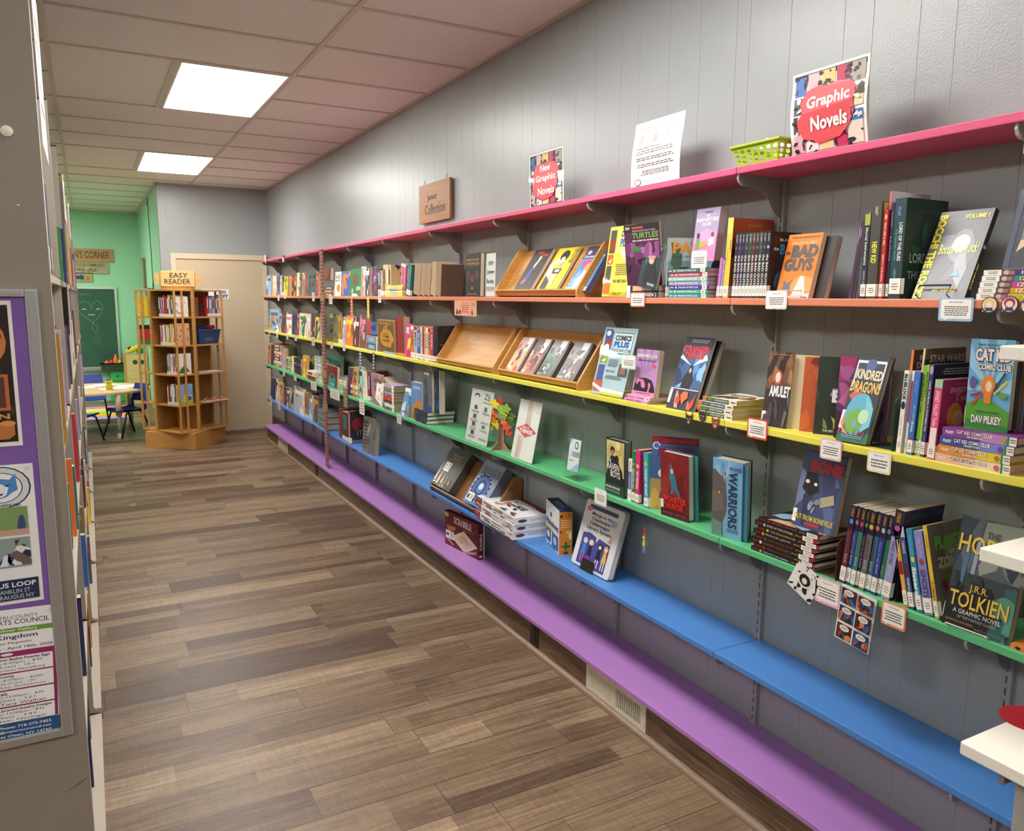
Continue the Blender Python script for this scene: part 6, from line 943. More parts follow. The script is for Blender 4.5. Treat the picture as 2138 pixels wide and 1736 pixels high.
# cut-out heads with pointed ears, plain round badges, a paper child with a balloon
def cutout(px, py, X, s, c, c2, label, ears=True):
    o = on_x(px, py, X-.004); T = frame(o, (0, -1, 0), (1, 0, 0), (0, 0, 1)); r = thing('paper_cutout', T, label, 'paper cutout', 'paper animal heads on the yellow shelf edge' if ears else 'round badges on the orange shelf edge'); a = MB('print')
    P = [(-.5, 0), (-.62, .5), (-.2, .42), (.2, .42), (.62, .5), (.5, 0), (.4, -.35), (.0, -.62), (-.4, -.35)] if ears else [(.6*math.cos(q*PI/12), .6*math.sin(q*PI/12)) for q in range(24)]
    if ears: P = [(-.5, -.05), (-.55, .3), (-.62, .85), (-.25, .45), (.25, .45), (.62, .85), (.55, .3), (.5, -.05), (.35, -.4), (0, -.62), (-.35, -.4)]
    a.prism([(x*s, 0, y*s) for x, y in P], (0, .0015, 0), c)
    f_ = lambda u, v, k: (u*s, -EPS*k, v*s)
    A = ([('p', [(-.5, .4), (-.56, .7), (-.35, .46)], 'c8848c'), ('p', [(.5, .4), (.56, .7), (.35, .46)], 'c8848c'), ('e', 0, -.3, .2, .18, c2), ('e', -.2, .05, .1, .07, 'e8e0a0'), ('e', .2, .05, .1, .07, 'e8e0a0'), ('e', -.18, .05, .03, .05, 'black'), ('e', .18, .05, .03, .05, 'black'), ('p', [(-.06, -.18), (.06, -.18), (0, -.26)], '8a4a4a')] if ears else
         [('e', 0, 0, .52, .52, 'e8dcd8'), ('e', 0, .12, .38, .36, c2), ('e', 0, .02, .24, .22, 'f0d8c8'), ('p', [(-.25, -.2), (.25, -.2), (.3, -.45), (-.3, -.45)], '3a4468'), B(int(px), 7, ['charcoal', 'white', c2], -.55, -.5, -.3, .3, .08)])
    a.art(f_, A); a.build('face', r); return r
cutout(1438, 876, XF, .030, '3a2c2c', 'b89488', 'dark brown paper cat head, first of three on the yellow shelf edge'); cutout(1466, 870, XF, .030, '333034', '5a565a', 'black paper cat head, middle of three on the yellow shelf edge'); cutout(1493, 884, XF, .030, '8c4c34', 'd0a080', 'reddish brown paper cat head, last of three on the yellow shelf edge')
cutout(2066, 637, XF, .030, '4a3c34', 'e0c868', 'round badge with yellow hair on the orange shelf edge', False); cutout(2108, 636, XF, .031, '4a3038', 'a83a4c', 'round badge with dark red hair on the orange shelf edge', False); cutout(2149, 638, XF, .030, '4a3c44', 'e09ab0', 'round badge with pink hair, cut by the frame edge', False)
o = on_x(1344, 1140, XF-.004); T = frame(o, (0, -1, 0), (1, 0, 0), (0, 0, 1)); r = thing('paper_cutout', T, 'tiny paper child in yellow shirt holding a red heart balloon, hanging under the green shelf', 'paper cutout')
a = MB('print'); f_ = lambda p: [(x, 0, z) for x, z in p]; s = .001
for P, c in (([(-6, 0), (-4, 24), (3, 26), (7, 1)], 'e4d83a'), ([(-5, 0), (-4, -28), (-1, -28), (1, 0)], '7a94c8'), ([(1, 0), (4, -27), (7, -26), (7, 0)], '7a94c8'), ([(-4, 22), (-10, 2), (-8, 1), (-1, 18)], 'e4d83a'), ([(-1, 22), (1, 46), (3, 46), (4, 22)], 'e4d83a')): a.prism([(x*s, 0, z*s) for x, z in P], (0, .001, 0), c)
a.prism([((-5+4*math.cos(q*PI/6))*s, 0, (30+5*math.sin(q*PI/6))*s) for q in range(12)], (0, .0012, 0), 'e8c0a0'); a.prism([((-5+4.6*math.cos(q*PI/6))*s, .0002, (33+3.5*math.sin(q*PI/6))*s) for q in range(12)], (0, .001, 0), '7a3a28'); a.build('figure', r)
a = MB('plastic'); a.prism([(x*s, 0, z*s) for x, z in ((2, 46), (-5, 56), (-6, 61), (-3, 65), (1, 63), (5, 66), (9, 63), (8, 57))], (0, .002, 0), 'c8202c'); a.build('balloon', r); a = MB('metal'); a.tube([(.002, 0, .046), (.006, 0, .03), (.014, 0, .02), (.022, 0, .006)], .0004, 'c0c4d0', n=5); a.build('string', r)
# small strips and tags on the shelf edges toward the door
n = 0
for shelf, L in (('orange', [(580, 583.5, 616, 628), (593, 597, 612, 624), (652, 657, 611, 629), (687, 694, 616, 635), (790, 796, 605, 632)]), ('yellow', [(561, 563.5, 693, 701), (577, 581, 697, 706), (598, 602, 699, 709), (615, 620, 700, 712), (651, 657, 704, 722), (690, 695, 714, 728), (716, 721, 717, 733)]), ('green', [(591, 595, 775, 786), (614, 619, 786, 795), (650, 661, 799, 815), (690, 709, 815, 834), (829, 838, 866, 885)]), ('blue', [(564, 568, 828, 846), (580, 585, 840, 856), (751, 761, 836, 866)])):
    for i, (a0, a1, b0, b1) in enumerate(L):
        card(a0, b0, a1, b1, XF, 'ece4dc', 'small pale tag on the %s shelf edge, %s from the door' % (shelf, ORD[i]), '', art=[('l', .1, .1, .9, .9, 4, '8a7c74')], r=0, name='shelf_tag', group='small tags on the %s shelf edge' % shelf)
for (a0, a1, b0, b1), c, c2, nme in (((731.5, 737, 621, 663), 'b85a44', 'd8a070', 'red and peach'), ((766, 771.5, 621, 665), 'c8a84a', 'e0cc7a', 'yellow'), ((749.5, 755, 731, 771), '3a4468', 'b8b4b0', 'blue and white'), ((778, 782, 734, 774), '2c2a2c', 'c8c4bc', 'black and white'), ((716, 726, 808, 854), '7a6444', '9a8460', 'brown woven'), ((651, 658, 885, 906), '4a2c2c', '6a4440', 'dark red')):
    a_ = on_x(a0, b0, XF-.006); b_ = on_x(a1, b1, XF-.006); a = MB('paper'); n_ = 12; w = a_.y-b_.y; hh = (a_.z-b_.z)
    for i in range(n_): a.box((-.001+.001*(i % 2), -w*(.9 if i % 2 else 1), -hh*(i+1)/n_), (.0012+.001*(i % 2), -w*(0 if i % 2 else .1), -hh*i/n_), c if i % 2 else c2)
    tag(a.build('braided_strip', None, M4.Translation((XF-.006, a_.y, a_.z))), 'narrow %s braided strip hanging below a shelf edge' % nme, 'bookmark', 'braided strips hanging off the shelves')
# the long paper chain from the pink shelf to the purple bench
r = thing('paper_chain', (XF-.012, 6.55, 2.0), 'long red and brown woven wrapper chain hanging from the pink shelf to the purple bench', 'paper chain'); top = 2.005; n_ = 62; L = 1.83
a = MB('paper'); b2 = MB('paper')
for i in range(n_):
    z = top-2.0-L*i/n_; dz = L/n_
    for j in (0, 1): a.box((-.003, -.045+j*.047, z-dz*.84), (.003, -.002+j*.047, z), ['7c4842', '8a5048', '6f3e3a', '925a4c'][(i*2+j) % 4])
    b2.box((-.0035, -.047, z-dz), (.0035, .047, z-dz*.84), 'c0938a')
a.build('wrapper_link', r); b2.build('fold', r)
for zc in (-.36, -1.0, -1.58 if 0 else -1.28):
    a = MB('paper'); a.box((-.006, -.05, zc-.06), (.005, .05, zc), '9a7a48'); o = a.build('bow_tie', r); o['label'] = 'brown wrap'
a = MB('paper')
for x, y, c in ((0, 9.0, 'e0d8d4'),): a.box((XF-.01, 8.86, 1.99), (XF-.006, 8.90, 2.06), c); a.box((XF-.012, 8.84, 1.97), (XF-.008, 8.87, 1.99), 'b8b0ac')
tag(a.build('paper_ribbon'), 'little white paper ribbon on the pink shelf edge close to the door', 'ribbon')
a = MB('paper'); a.box((XF-.012, 7.95, 1.955), (XF-.004, 8.03, 2.0), 'a89c88'); a.box((XF-.013, 7.96, 2.0), (XF-.004, 8.02, 2.018), '6a5e50'); tag(a.build('paper_charm'), 'small brownish paper charm hooked over the far pink shelf edge', 'ornament')
# tablet-like sign on the blue shelf
z = ZS['blue']; bl, br = at(1192, 1.80, z+.006), at(1268, 1.80, z+.006); tl = lean(bl, br, (1228, 1040)); T, w, h = lies(bl, br, tl)
r = thing('laminated_sign', T, 'white framed cartoon sign about manga leaning on a black holder, blue shelf', 'sign')
def rr(w, h, r_, y0=0): return [(cx_+r_*math.cos(a0+q*PI/8), y0, cy_+r_*math.sin(a0+q*PI/8)) for cx_, cy_, a0 in ((w-r_, r_, -PI/2), (w-r_, h-r_, 0), (r_, h-r_, PI/2), (r_, r_, PI)) for q in range(5)]
a = MB('plastic'); a.prism(rr(w, h, .012), (0, .008, 0), 'dfe1e4'); a.art(face_fn(w, h), [('r', .1, .04, .88, .94, 'e4e4e8'), ('r', .12, .88, .86, .94, '4a4c84'), ('p', [(.12, .04), (.12, .5), (.3, .53), (.48, .5), (.5, .42), (.56, .5), (.86, .47), (.86, .04)], '4c4f98'), title('Manga in the', .22, .78, .78, .84, '2c2a34', 0, .02), title('Chautauqua-', .24, .71, .76, .77, '2c2a34', 0, .02), title('Cattaraugus', .22, .64, .74, .7, '2c2a34', 0, .02), title('Library System', .18, .56, .82, .63, '2c2a34', 0, .02), ('e', .13, .87, .07, .04, 'd8788c'), ('e', .82, .78, .08, .05, 'a8bcd0')]
  +[q for x, hc, bc, lc in ((.24, 'a8c8e8', '3a8ad0', 'e05aa8'), (.4, 'e0d4b0', '24264c', 'a84a9c'), (.64, '2a2c4c', '23253c', 'e8d8d0'), (.8, 'e09a6a', 'e0b050', 'f0e0e4')) for q in (('e', x, .4, .06, .045, hc), ('e', x, .385, .035, .03, 'f0d4c4'), ('p', [(x-.06, .2), (x-.03, .36), (x+.03, .36), (x+.06, .2)], bc), ('r', x-.04, .08, x-.015, .2, lc), ('r', x+.015, .08, x+.04, .2, lc))]+[('e', .17, .55, .03, .02, 'f4f4f6'), ('p', [(.78, .5), (.86, .6), (.86, .5)], 'd8a08c')]); a.build('front_board', r)
a = MB('plastic'); a.T = M4.Translation((.014, .010, .006)); a.prism(rr(w, h, .014), (0, .006, 0), 'a9aaae'); a.build('back_board', r)
rh = thing('sign_holder', T, 'black plastic holder gripping the foot of the white framed sign', 'holder'); a = MB('plastic'); a.box((w*.3, -.008, -.004), (w*.62, -.002, .042), '25261f'); a.build('front_tab', rh); a = MB('plastic'); a.box((w*.3, -.008, -.006), (w*.62, .06, -.0045), '25261f'); a.build('foot', rh)
# paper leaf tree on the green shelf
z = ZS['green']; c0 = at(1046, 1.80, z); r = thing('paper_tree', M4.Translation(c0) @ M4.Rotation(-PI/2, 4, 'Z') @ M4.Diagonal((1.3, 1, .78, 1)), 'cut paper tree with brown trunk and yellow, orange and green leaves on the green shelf', 'paper tree')
a = MB('board')
tr = [(-.075, 0), (-.05, .03), (-.028, .05), (-.02, .12), (-.03, .17), (-.06, .21), (-.1, .235), (-.09, .25), (-.05, .235), (-.02, .2), (-.03, .29), (-.01, .3), (.0, .22), (.03, .26), (.05, .3), (.06, .29), (.035, .23), (.05, .21), (.09, .25), (.1, .24), (.05, .18), (.022, .15), (.02, .05), (.045, .025), (.07, 0)]
a.prism([(x, 0, y) for x, y in tr], (0, .004, 0), 'b08a70'); a.build('trunk', r); a = MB('board'); a.prism([(.002, y, zz_) for y, zz_ in ((-.06, 0), (-.02, .05), (-.015, .2), (.015, .2), (.02, .05), (.06, 0))], (.004, 0, 0), '7c5c48'); a.build('cross_trunk', r)
rnd = random.Random(5)
for i, (x, zz_, c, s) in enumerate(((-.085, .27, 'e8dc2c', .05), (-.045, .29, 'ecd82c', .042), (-.105, .205, 'd83a28', .032), (-.06, .21, 'ee6a24', .05), (-.08, .15, 'd8dc30', .05), (-.035, .155, 'e0d830', .04), (0, .32, 'c0382c', .03), (.01, .27, '9ac43c', .034), (.035, .235, 'c8cc3c', .035), (.06, .28, '8cb43c', .042), (.085, .24, '5a8c34', .04), (.09, .19, '2f6a34', .035), (.055, .165, 'e0502c', .04), (.035, .19, 'e8782c', .03), (.02, .22, '6aa85a', .03), (.07, .13, 'd8402c', .03))):
    a = MB('paper'); P = []
    for q in range(20): an = q*2*PI/20; rr_ = s*(1 if q % 4 in (0, 1) else .66)*rnd.uniform(.9, 1.08); P.append((x+rr_*math.cos(an), -.006-.002*(i % 5), zz_+rr_*.8*math.sin(an)))
    a.prism(P, (0, .0008, 0), c)
    if i in (3, 4, 8, 10): y_ = -.007-.002*(i % 5); a.art(lambda u, v, k: (x+(u-.5)*s*1.2, y_, zz_+(v-.5)*s), [title(['', '', '', 'Fidelity', 'Gratitude', '', '', '', 'Love', '', 'Hope'][i], 0, .35, 1, .7, '4a2c18')])
    a.build('leaf', r)
# ================================================================== white shelf unit at the camera's right hand
UY, UX = .752, 1.312; UZ = [EYE+(.3384-.0)*.752-.0, EYE-.0949*.752, EYE-.5509*.752, EYE-1.0242*.752]
UN = ['topmost', 'second from the top', 'third from the top', 'lowest seen']
for i, z in enumerate(UZ):
    x0 = UX if i else 1.322
    P = [(x0, UY), (x0-.002, UY-.006), (x0-.002, UY-.74), (x0+.25, UY-.74), (x0+.25, UY)]
    a = MB('paint'); a.prism([(x, y, z-.024) for x, y in P][::-1], (0, 0, .024), 'e6e2d8', 'paint')
    tag(a.build('white_shelf', bevel=.0025), 'rough edged white painted shelf at the frame edge, %s' % UN[i], 'shelf', 'white painted shelves at the frame edge')
    r = thing('shelf_bracket', (x0+.24, UY-.062, z-.0242), 'dark grey bracket under the %s white shelf' % UN[i], 'bracket', 'brackets under the white shelves')
    a = MB('metal'); Q = [(0, 0), (-.215, 0), (-.216, -.02), (-.205, -.032), (-.18, -.034), (-.12, -.038), (-.07, -.055), (-.03, -.09), (0, -.11)]; a.prism([(x, -.0016, q) for x, q in Q], (0, .0032, 0), '55565a'); a.build('plate', r)
    a = MB('metal'); a.box((-.217, -.004, -.03), (-.213, .004, 0), '8c8a86'); a.build('rolled_tip', r)
a = MB('metal'); a.box((1.402, .665, 0), (1.45, .70, EYE-1.03*.752-.02), 'a9a8a5'); tag(a.build('upright_post', bevel=.002), 'pale grey metal post carrying the white shelves at the lower frame corner', 'post')
a = MB('print'); a.lathe([(.05, 0), (.05, .0006)], (on_z(2150, 1503, UZ[3]).x, on_z(2150, 1503, UZ[3]).y, UZ[3]+.0003), 'a8142a', n=28); tag(a.build('round_sticker'), 'dark red round sticker on the lowest seen white shelf', 'sticker')
# ================================================================== steel library stacks along the aisle
SX = -.072; SY = 2.16; BAY = .915; GR_ = '8b8276'; ztop = 2.245
r = thing('library_stack_end', (SX, SY, 0), 'tall beige steel end panel of the library stack closest to the camera', 'stack end panel')
a = MB('metal'); a.box((-1.0, -.004, 0), (0, .012, 2.42), GR_); a.box((-.0, -.004, 0), (.0015, .02, 2.42), 'b8b0a4'); a.build('end_panel', r, bevel=.002)
a = MB('plastic'); T = M4.Translation((-.061, -.0046, .363+EYE)) @ M4.Rotation(PI/2, 4, 'X'); a.T = T; a.lathe([(.0125, 0), (.012, .003), (.004, .0045)], (0, 0, 0), 'e4dfcc', n=20); a.build('round_cap', r)
a = MB('paper'); a.face([(-.055, -.0048, .203+EYE), (-.048, -.0048, .2+EYE), (-.05, -.0048, .205+EYE)], 'f0eee8'); a.face([(-.054, -.0049, .206+EYE), (-.051, -.0049, .206+EYE), (-.052, -.0049, .2035+EYE)], '1c1a1a'); a.build('torn_tape', r)
a = MB('print')
for i in range(5): y_ = .36+.004*i; a.face([(-.06+.01*i, -.0047, y_), (-.02+.004*i, -.0047, y_+.012), (-.02+.004*i, -.0047, y_+.0128), (-.06+.01*i, -.0047, y_+.001)], '6a6054')
a.build('scratch', r)
ups = [SY+BAY*k for k in range(1, 8)]; UPN = ['nearest', 'second', 'third', 'fourth', 'fifth', 'sixth', 'farthest']
for k, y in enumerate(ups):
    r = thing('stack_upright', (SX, y, 0), 'beige steel upright frame of the library stacks, %s to the camera' % UPN[k], 'upright frame', 'upright frames of the library stacks'); a = MB('metal')
    a.box((-.52, 0, 0), (-.001, .012, ztop), '958b7e'); a.box((-.03, -.012, 0), (0, 0, ztop), '9c9286'); a.build('side_panel', r, bevel=.0015)
    a = MB('metal'); a.box((-.035, -.013, ztop), (.001, .013, ztop+.006), '2a2624'); a.build('cap', r)
bays = [SY+BAY*k for k in range(0, 7)]; lv = [.11, .47, .86, 1.245, 1.67]; lvn = ['bottom', 'second', 'middle', 'fourth', 'top']
BN = ['first', 'second', 'third', 'fourth', 'fifth', 'sixth', 'last']
for b_, y in enumerate(bays):
    for j, z in enumerate(lv):
        pr = .006 if j else .03; r = thing('stack_shelf', (SX, y+.02, z), 'beige steel shelf in the %s bay of the library stacks, %s level' % (BN[b_], lvn[j]), 'shelf', 'steel shelves of the library stacks')
        a = MB('metal'); a.box((-.42, 0, -.02), (pr-.006, BAY-.045, 0), 'b4aa9c'); a.build('deck', r)
        a = MB('metal'); a.prism([(-.2, BAY-.044, .0), (pr, BAY-.044, 0), (pr, BAY-.044, -.022), (-.005, BAY-.044, -.022), (-.2, BAY-.044, .1 if j else .03)][::-1], (0, .002, 0), '8c8376'); a.prism([(-.06, BAY-.041, -.02), (pr+.004, BAY-.041, -.02), (-.06, BAY-.041, .11)], (0, .002, 0), '938a7c'); a.build('end_bracket', r)
    a = MB('metal'); a.box((SX-.012, y+.015, 0), (SX-.002, y+BAY-.012, .085), 'd8ccb0'); tag(a.build('kick_panel'), 'cream kick panel under the %s bay of the library stacks' % BN[b_], 'panel', 'cream kick panels of the library stacks')
    a = MB('metal'); a.box((-.60, y+.015, .02), (-.594, y+BAY-.012, 2.2), '8a8276'); tag(a.build('back_sheet'), 'steel back sheet behind the books of the %s bay of the library stacks' % BN[b_], 'panel', 'steel back sheets of the library stacks')
# books on the stacks, spines to the aisle
rnd = random.Random(77); pal = ['navy', 'teal', 'crimson', 'cream', 'white', 'orange', 'blue', 'slate', 'green', 'gold', 'maroon', 'sky', 'plum', 'yellow', 'red', 'olive', 'lilac', 'charcoal', 'tan']
ST = MB('print')
for b_, y in enumerate(bays):
    for j, z in enumerate(lv):
        if b_ > 5 and j == 0: continue
        yy = y+.04; end = y+BAY-.05-(.12 if (b_+j) % 3 else 0)
        if b_ == 0 and j == 4: continue
        if b_ == 1 and j == 4: yy = y+.5
        tmin, tmax = (.012, .034) if b_ < 2 else (.022, .045)
        while yy < end:
            t = rnd.uniform(tmin, tmax); h = rnd.uniform(.2, .29); c = rnd.choice(pal); X = SX-rnd.uniform(.014, .034)
            if rnd.random() < .1: X += .022
            ST.T = M4.Translation((X, yy+t, z)) @ M4.Rotation(PI, 4, 'Z'); t -= .0008
            ST.box((0, 0, 0), (.19, .0009, h), c); ST.box((0, t-.0009, 0), (.19, t, h), c); ST.box((0, .0009, 0), (.0009, t-.0009, h), c); ST.box((.001, .001, .0004), (.1895, t-.001, h-.0004), PG, 'pages')
            ST.art(lambda u, v, k: (-EPS*k, t*(1-v), h*(1-u)), [('r', .12, .2, .62, .8, rnd.choice(['white', 'gold', 'black', 'cream', c])), ('r', .2, .0, .24, 1, rnd.choice(pal)), ('r', .8, 0, .96, 1, 'f1ece2'), ('r', .84, .25, .92, .75, 'charcoal'), ('r', .855, .2, .875, .8, 'f1ece2')]); yy += t+.0008
tag(ST.build('library_books'), 'rows of mixed library books filling the steel stacks along the aisle', 'books', kind='stuff')
for i, (c, cc, t, h, lb) in enumerate((('maroon', '5e2a38', .045, .355, 'big maroon volume with golden band at the near end of the top stack shelf'), ('gold', 'c0a02c', .03, .30, 'tall mustard volume behind the maroon one on the top stack shelf'), ('cream', 'd8d0c4', .04, .27, 'pale wrapped volume third on the top stack shelf'), ('slate', '6a7080', .04, .27, 'slate volume fourth on the top stack shelf'))):
    yy = SY+.1+i*.16; T = M4.Translation((SX-.012, yy+t, lv[4])) @ M4.Rotation(PI, 4, 'Z')
    book(T, .22, t, h, cc, lb, None, hard=True, spine=cc, sticker=(.02, .085), sart=[('r', 0, 0, .14, 1, 'b8962c'), ('r', .14, 0, .3, 1, 'b8875a')] if i == 0 else [])
def hang_sign(y0, y1, z0, z1, X, lab, c='e8e6e2'):
    r = thing('stack_sign', (X, y0, z1), lab, 'sign', 'paper signs clipped to the library stacks'); a = MB('print'); a.box((0, 0, z0-z1), (.0012, y1-y0, 0), c); a.art(lambda u, v, k: (.0012+EPS*k, (y1-y0)*u, (z0-z1)*(1-v)), [('l', .15, .2, .85, .8, 5, '5a5a60')]); a.build('paper', r)
    a = MB('plastic'); a.box((-.004, (y1-y0)*.35, -.012), (.006, (y1-y0)*.5, .014), 'd8cc2c'); a.build('clip', r)
hang_sign(2.28, 2.62, 1.98, 2.4, SX+.003, 'glossy white sleeve hanging high on the stack beside the end panel'); hang_sign(4.62, 5.0, 2.0, 2.22, SX+.004, 'white paper sign clipped high on the middle of the stacks'); hang_sign(6.1, 6.5, 2.0, 2.22, SX+.004, 'white paper sign clipped high toward the far end of the stacks')
a = MB('print'); a.box((0, 0, 0), (.001, .05, .03), 'd83058'); tag(a.build('shelf_flag', None, M4.Translation((SX+.004, 3.9, .46))), 'small bright pink flag on a low shelf edge of the stacks', 'flag')
a = MB('print'); a.box((0, 0, 0), (.0015, .14, .34), 'f0eee8'); a.art(lambda u, v, k: (.0015+EPS*k, .14*u, .34*v), [('e', .5, .97, .3, .06, 'blue'), ('e', .5, .78, .35, .11, 'maroon'), ('e', .5, .78, .28, .085, 'f0eee8'), ('p', [(.1, .55), (.9, .6), (.9, .3), (.1, .35)], '3f8a3c'), ('e', .5, .3, .4, .1, 'f0eee8'), ('r', 0, 0, 1, .16, '7a1c6a')]); tag(a.build('comic_strip_marker', None, M4.Translation((SX+.005, 3.83, 1.32))), 'tall white, green and purple printed strip on the second upright of the stacks', 'sign')
# pin board on the end panel with its three papers
r = thing('pin_board', (0, SY-.006, 0), 'purple pin board in a silver frame on the stack end panel', 'notice board'); yb = -.006
x1, z0, z1 = -.099, EYE-1.098, EYE+.012; a = MB('board'); a.box((-.95, -.008, z0+.02), (x1-.02, 0, z1-.012), '7d5aa8'); a.build('felt', r)
a = MB('alu')
for p, q in (((x1-.026, z0), (x1, z1)), ((-.95, z1-.017), (x1-.0262, z1)), ((-.95, z0), (x1-.0262, z0+.024))):
    a.box((p[0], -.016, p[1]), (q[0], .0, q[1]), 'c6c6c8'); a.box((p[0]+.004, -.0185, p[1]+.004), (q[0]-.004, -.016, q[1]-.004), 'b4b4b6')
a.build('frame', r, bevel=.001)
def notice(xr, zb, w, h, col, art, label, roll=0, mat='paper'):
    T = M4.Translation((xr-w, SY-.0155, zb)) @ M4.Rotation(roll, 4, 'Y'); r = thing('notice', T, label, 'poster', 'papers pinned to the purple board'); a = MB(mat); a.box((0, 0, 0), (w, .0004, h), col); a.art(face_fn(w, h), art); a.build('paper', r)
    a = MB('acrylic'); a.T = M4.Translation((w-.012, -.0005, h-.012)) @ M4.Rotation(PI/2, 4, 'X'); a.lathe([(.005, 0), (.0035, .003), (.003, .009), (.005, .011)], (0, 0, 0), 'white', n=12); a.build('push_pin', r)
notice(-.1535, EYE-.352, .26, .338, 'eeecea', [('r', .03, .03, .97, .97, '2c1e18'), B(601, 40, ['4a3428', '3a2a20', '5a4030'], .04, .04, .96, .96, .05), ('e', .66, .72, .28, .2, 'c87a40'), B(602, 6, ['7a4020', '2c1a10'], .45, .6, .94, .88, .08), ('r', .42, .25, .93, .5, 'b86a3a'), ('r', .46, .27, .9, .48, '5a3424'), ('e', .76, .3, .1, .05, '2f4a7c'), ('e', .74, .36, .06, .05, '7a4a30'), title('SALOON', .42, .19, .92, .23, 'd89a48', 0, .03), ('p', [(.4, .16), (.95, .17), (.95, .08), (.9, .05), (.45, .05)], 'b87038'), ('e', .9, .16, .06, .02, 'd8904a')], 'dark brown western style poster, highest on the purple pin board')
notice(-.138, EYE-.736, .26, .34, 'eeedef', [('e', .74, .84, .235, .15, '1f2c4c'), ('e', .74, .84, .222, .142, 'd4d8dc'), ('e', .74, .84, .17, .108, '1f2c4c'), ('e', .74, .84, .162, .103, 'eeeef0'), ('p', [(.62, .935), (.67, .895), (.74, .905), (.74, .765), (.7, .775), (.66, .8), (.61, .82), (.615, .86)], '1c2a4c'), ('p', [(.86, .935), (.81, .895), (.74, .905), (.74, .765), (.78, .775), (.82, .8), (.87, .82), (.865, .86)], '4a8ac8'), ('p', [(.74, .87), (.68, .84), (.7, .79), (.74, .77), (.78, .79), (.8, .84)], 'e8eaee'), ('p', [(.72, .8), (.76, .8), (.74, .785)], '17203a'), ('p', [(.66, .86), (.71, .845), (.7, .86)], 'eeeef0'), ('p', [(.82, .86), (.77, .845), (.78, .86)], '1c2a4c'), title('TIMBERWOLVES', .6, .705, .88, .725, '1f2c4c', 0, .02), ('r', .3, .5, .93, .7, '7a9a5a'), B(611, 12, ['c89a88', '3a4a7c', '8a2c3c', 'd8b8a8', '2c3040'], .3, .5, .93, .64, .08), ('r', .3, .5, .93, .54, 'c89a88'), ('r', .3, .27, .93, .48, '8a9a94'), B(612, 14, ['2c3c6c', 'd8dce4', '6a5a50', '1f2a44'], .3, .28, .93, .42, .09), B(613, 10, ['4a3c30'], .3, .41, .93, .48, .03),
       ('r', 0, .03, .97, .18, '1c2a50'), title('MEET IN THE CLV BUS LOOP', .02, .125, .95, .16, 'white', 0, .02), title('25 N FRANKLIN ST', .5, .08, .9, .11, 'silver', 0, .01), title('CATTARAUGUS NY', .5, .04, .93, .07, 'silver', 0, .01)], 'white poster with a blue wolf head crest and two photographs, middle of the pin board')
cl = [('Spring Flower Basket Pysanky Eggs', '5:30pm-8:00pm - $45', '4/14 (Tues) - 16+', 'with Kathleen Hasselburg'), ('Wheel Throwing', '6:00pm-8:00pm - $200', '4/21 - 5/26 (Tues) - 14+', 'with Abby Zickefoose'), ('Oil Pastels', '10:00am-12:00pm - $45', '4/25 (Sat) - 12+', 'with Tara Walker'), ('Framed Upcycled Jewelry Designs', '10:00am-12:00pm - $45', '5/2 (Sat) - 14+', 'with Jean Nevinger')]
A = [title('TRI-COUNTY', .55, .93, .86, .955, '5a5a5c', 0, 0), title('ARTS COUNCIL', .5, .89, .95, .925, '4a4a4c', 0, .01), ('r', .05, .83, .99, .865, '6a9a34'), title('The Bothner Gallery', .4, .835, .85, .86, 'white', 0, .01), title('Wild Kingdom', .3, .775, .85, .815, '4a3c5c', .05, .02), title('by Mary Ellen Paquette', .3, .745, .8, .765, '4a4a4c', 0, .01), title('March 14th - April 18th, 2026', .3, .705, .97, .73, '4a4a4c', 0, .01), ('r', .1, .17, .99, .695, '94265e'), ('e', .6, .675, .05, .01, 'f0e8ee')]
for i, tt in enumerate(cl):
    v = .66-.123*(i+1); A += [('r', .36, v+.004, .965, v+.118, 'eeecef'), ('r', .14, v+.004, .35, v+.118, ['b8a898', 'c8b4a0', 'c8808c', 'b8a898'][i]), ('e', .26, v+.06, .07, .035, ['7a8a34', '3a2c2a', 'e4dcc8', '4a3424'][i]), title(tt[0], .38, v+.088, .38+min(.56, .019*len(tt[0])), v+.112, '3c2c3c', 0, .02), title(tt[1], .38, v+.064, .88, v+.083, '5a4a5a', 0, 0), title(tt[2], .38, v+.038, .82, v+.058, '5a4a5a', 0, 0), title(tt[3], .38, v+.012, .9, v+.032, '5a4a5a', 0, 0)]
A += [('r', 0, 0, 1, .17, '1f4f84')]+[title(s_, .93-.022*len(s_), .13-.033*i, .93, .15-.033*i, 'white', 0, .01) for i, s_ in enumerate(('Phone: 716-372-7455', 'Email: info@myartscouncil.net', '110 W. State Street Olean, NY 14760', 'https://www.tricountyartscouncil.org'))]
notice(-.128, EYE-1.088, .26, .345, 'f0eff0', A, 'white class schedule with crimson panels and blue foot, lowest on the pin board', roll=.035)

# ================================================================== revolving wooden bookcase by the door
S = .62; Fc = V((.905, 8.80, 0)); base_yaw = math.atan2(9.163-8.781, .453-.923)   # direction from the front corner to the left corner
def rot_frame(c, ang, z): return M4.Translation((c.x, c.y, z)) @ M4.Rotation(ang, 4, 'Z')
ctr = V((.923, 8.781, 0))+V((math.cos(base_yaw), math.sin(base_yaw), 0))*.295+V((math.cos(base_yaw-PI/2), math.sin(base_yaw-PI/2), 0))*.295
r = thing('revolving_bookcase', (ctr.x, ctr.y, 0), 'light oak revolving bookcase with slatted corners, standing before the beige door', 'bookcase')
WO = 'cc9752'; inv = M4.Translation((-ctr.x, -ctr.y, 0))
a = MB('wood'); a.T = M4.Rotation(base_yaw, 4, 'Z'); a.box((-.295, -.295, .0), (.295, .295, .176), WO); a.build('plinth', r, bevel=.002)
by = base_yaw-math.radians(18); hs = .31; a_ = .37; b_ = 2*hs-a_; levels = [.195, .478, .80, 1.105, 1.40]; topz = 1.665
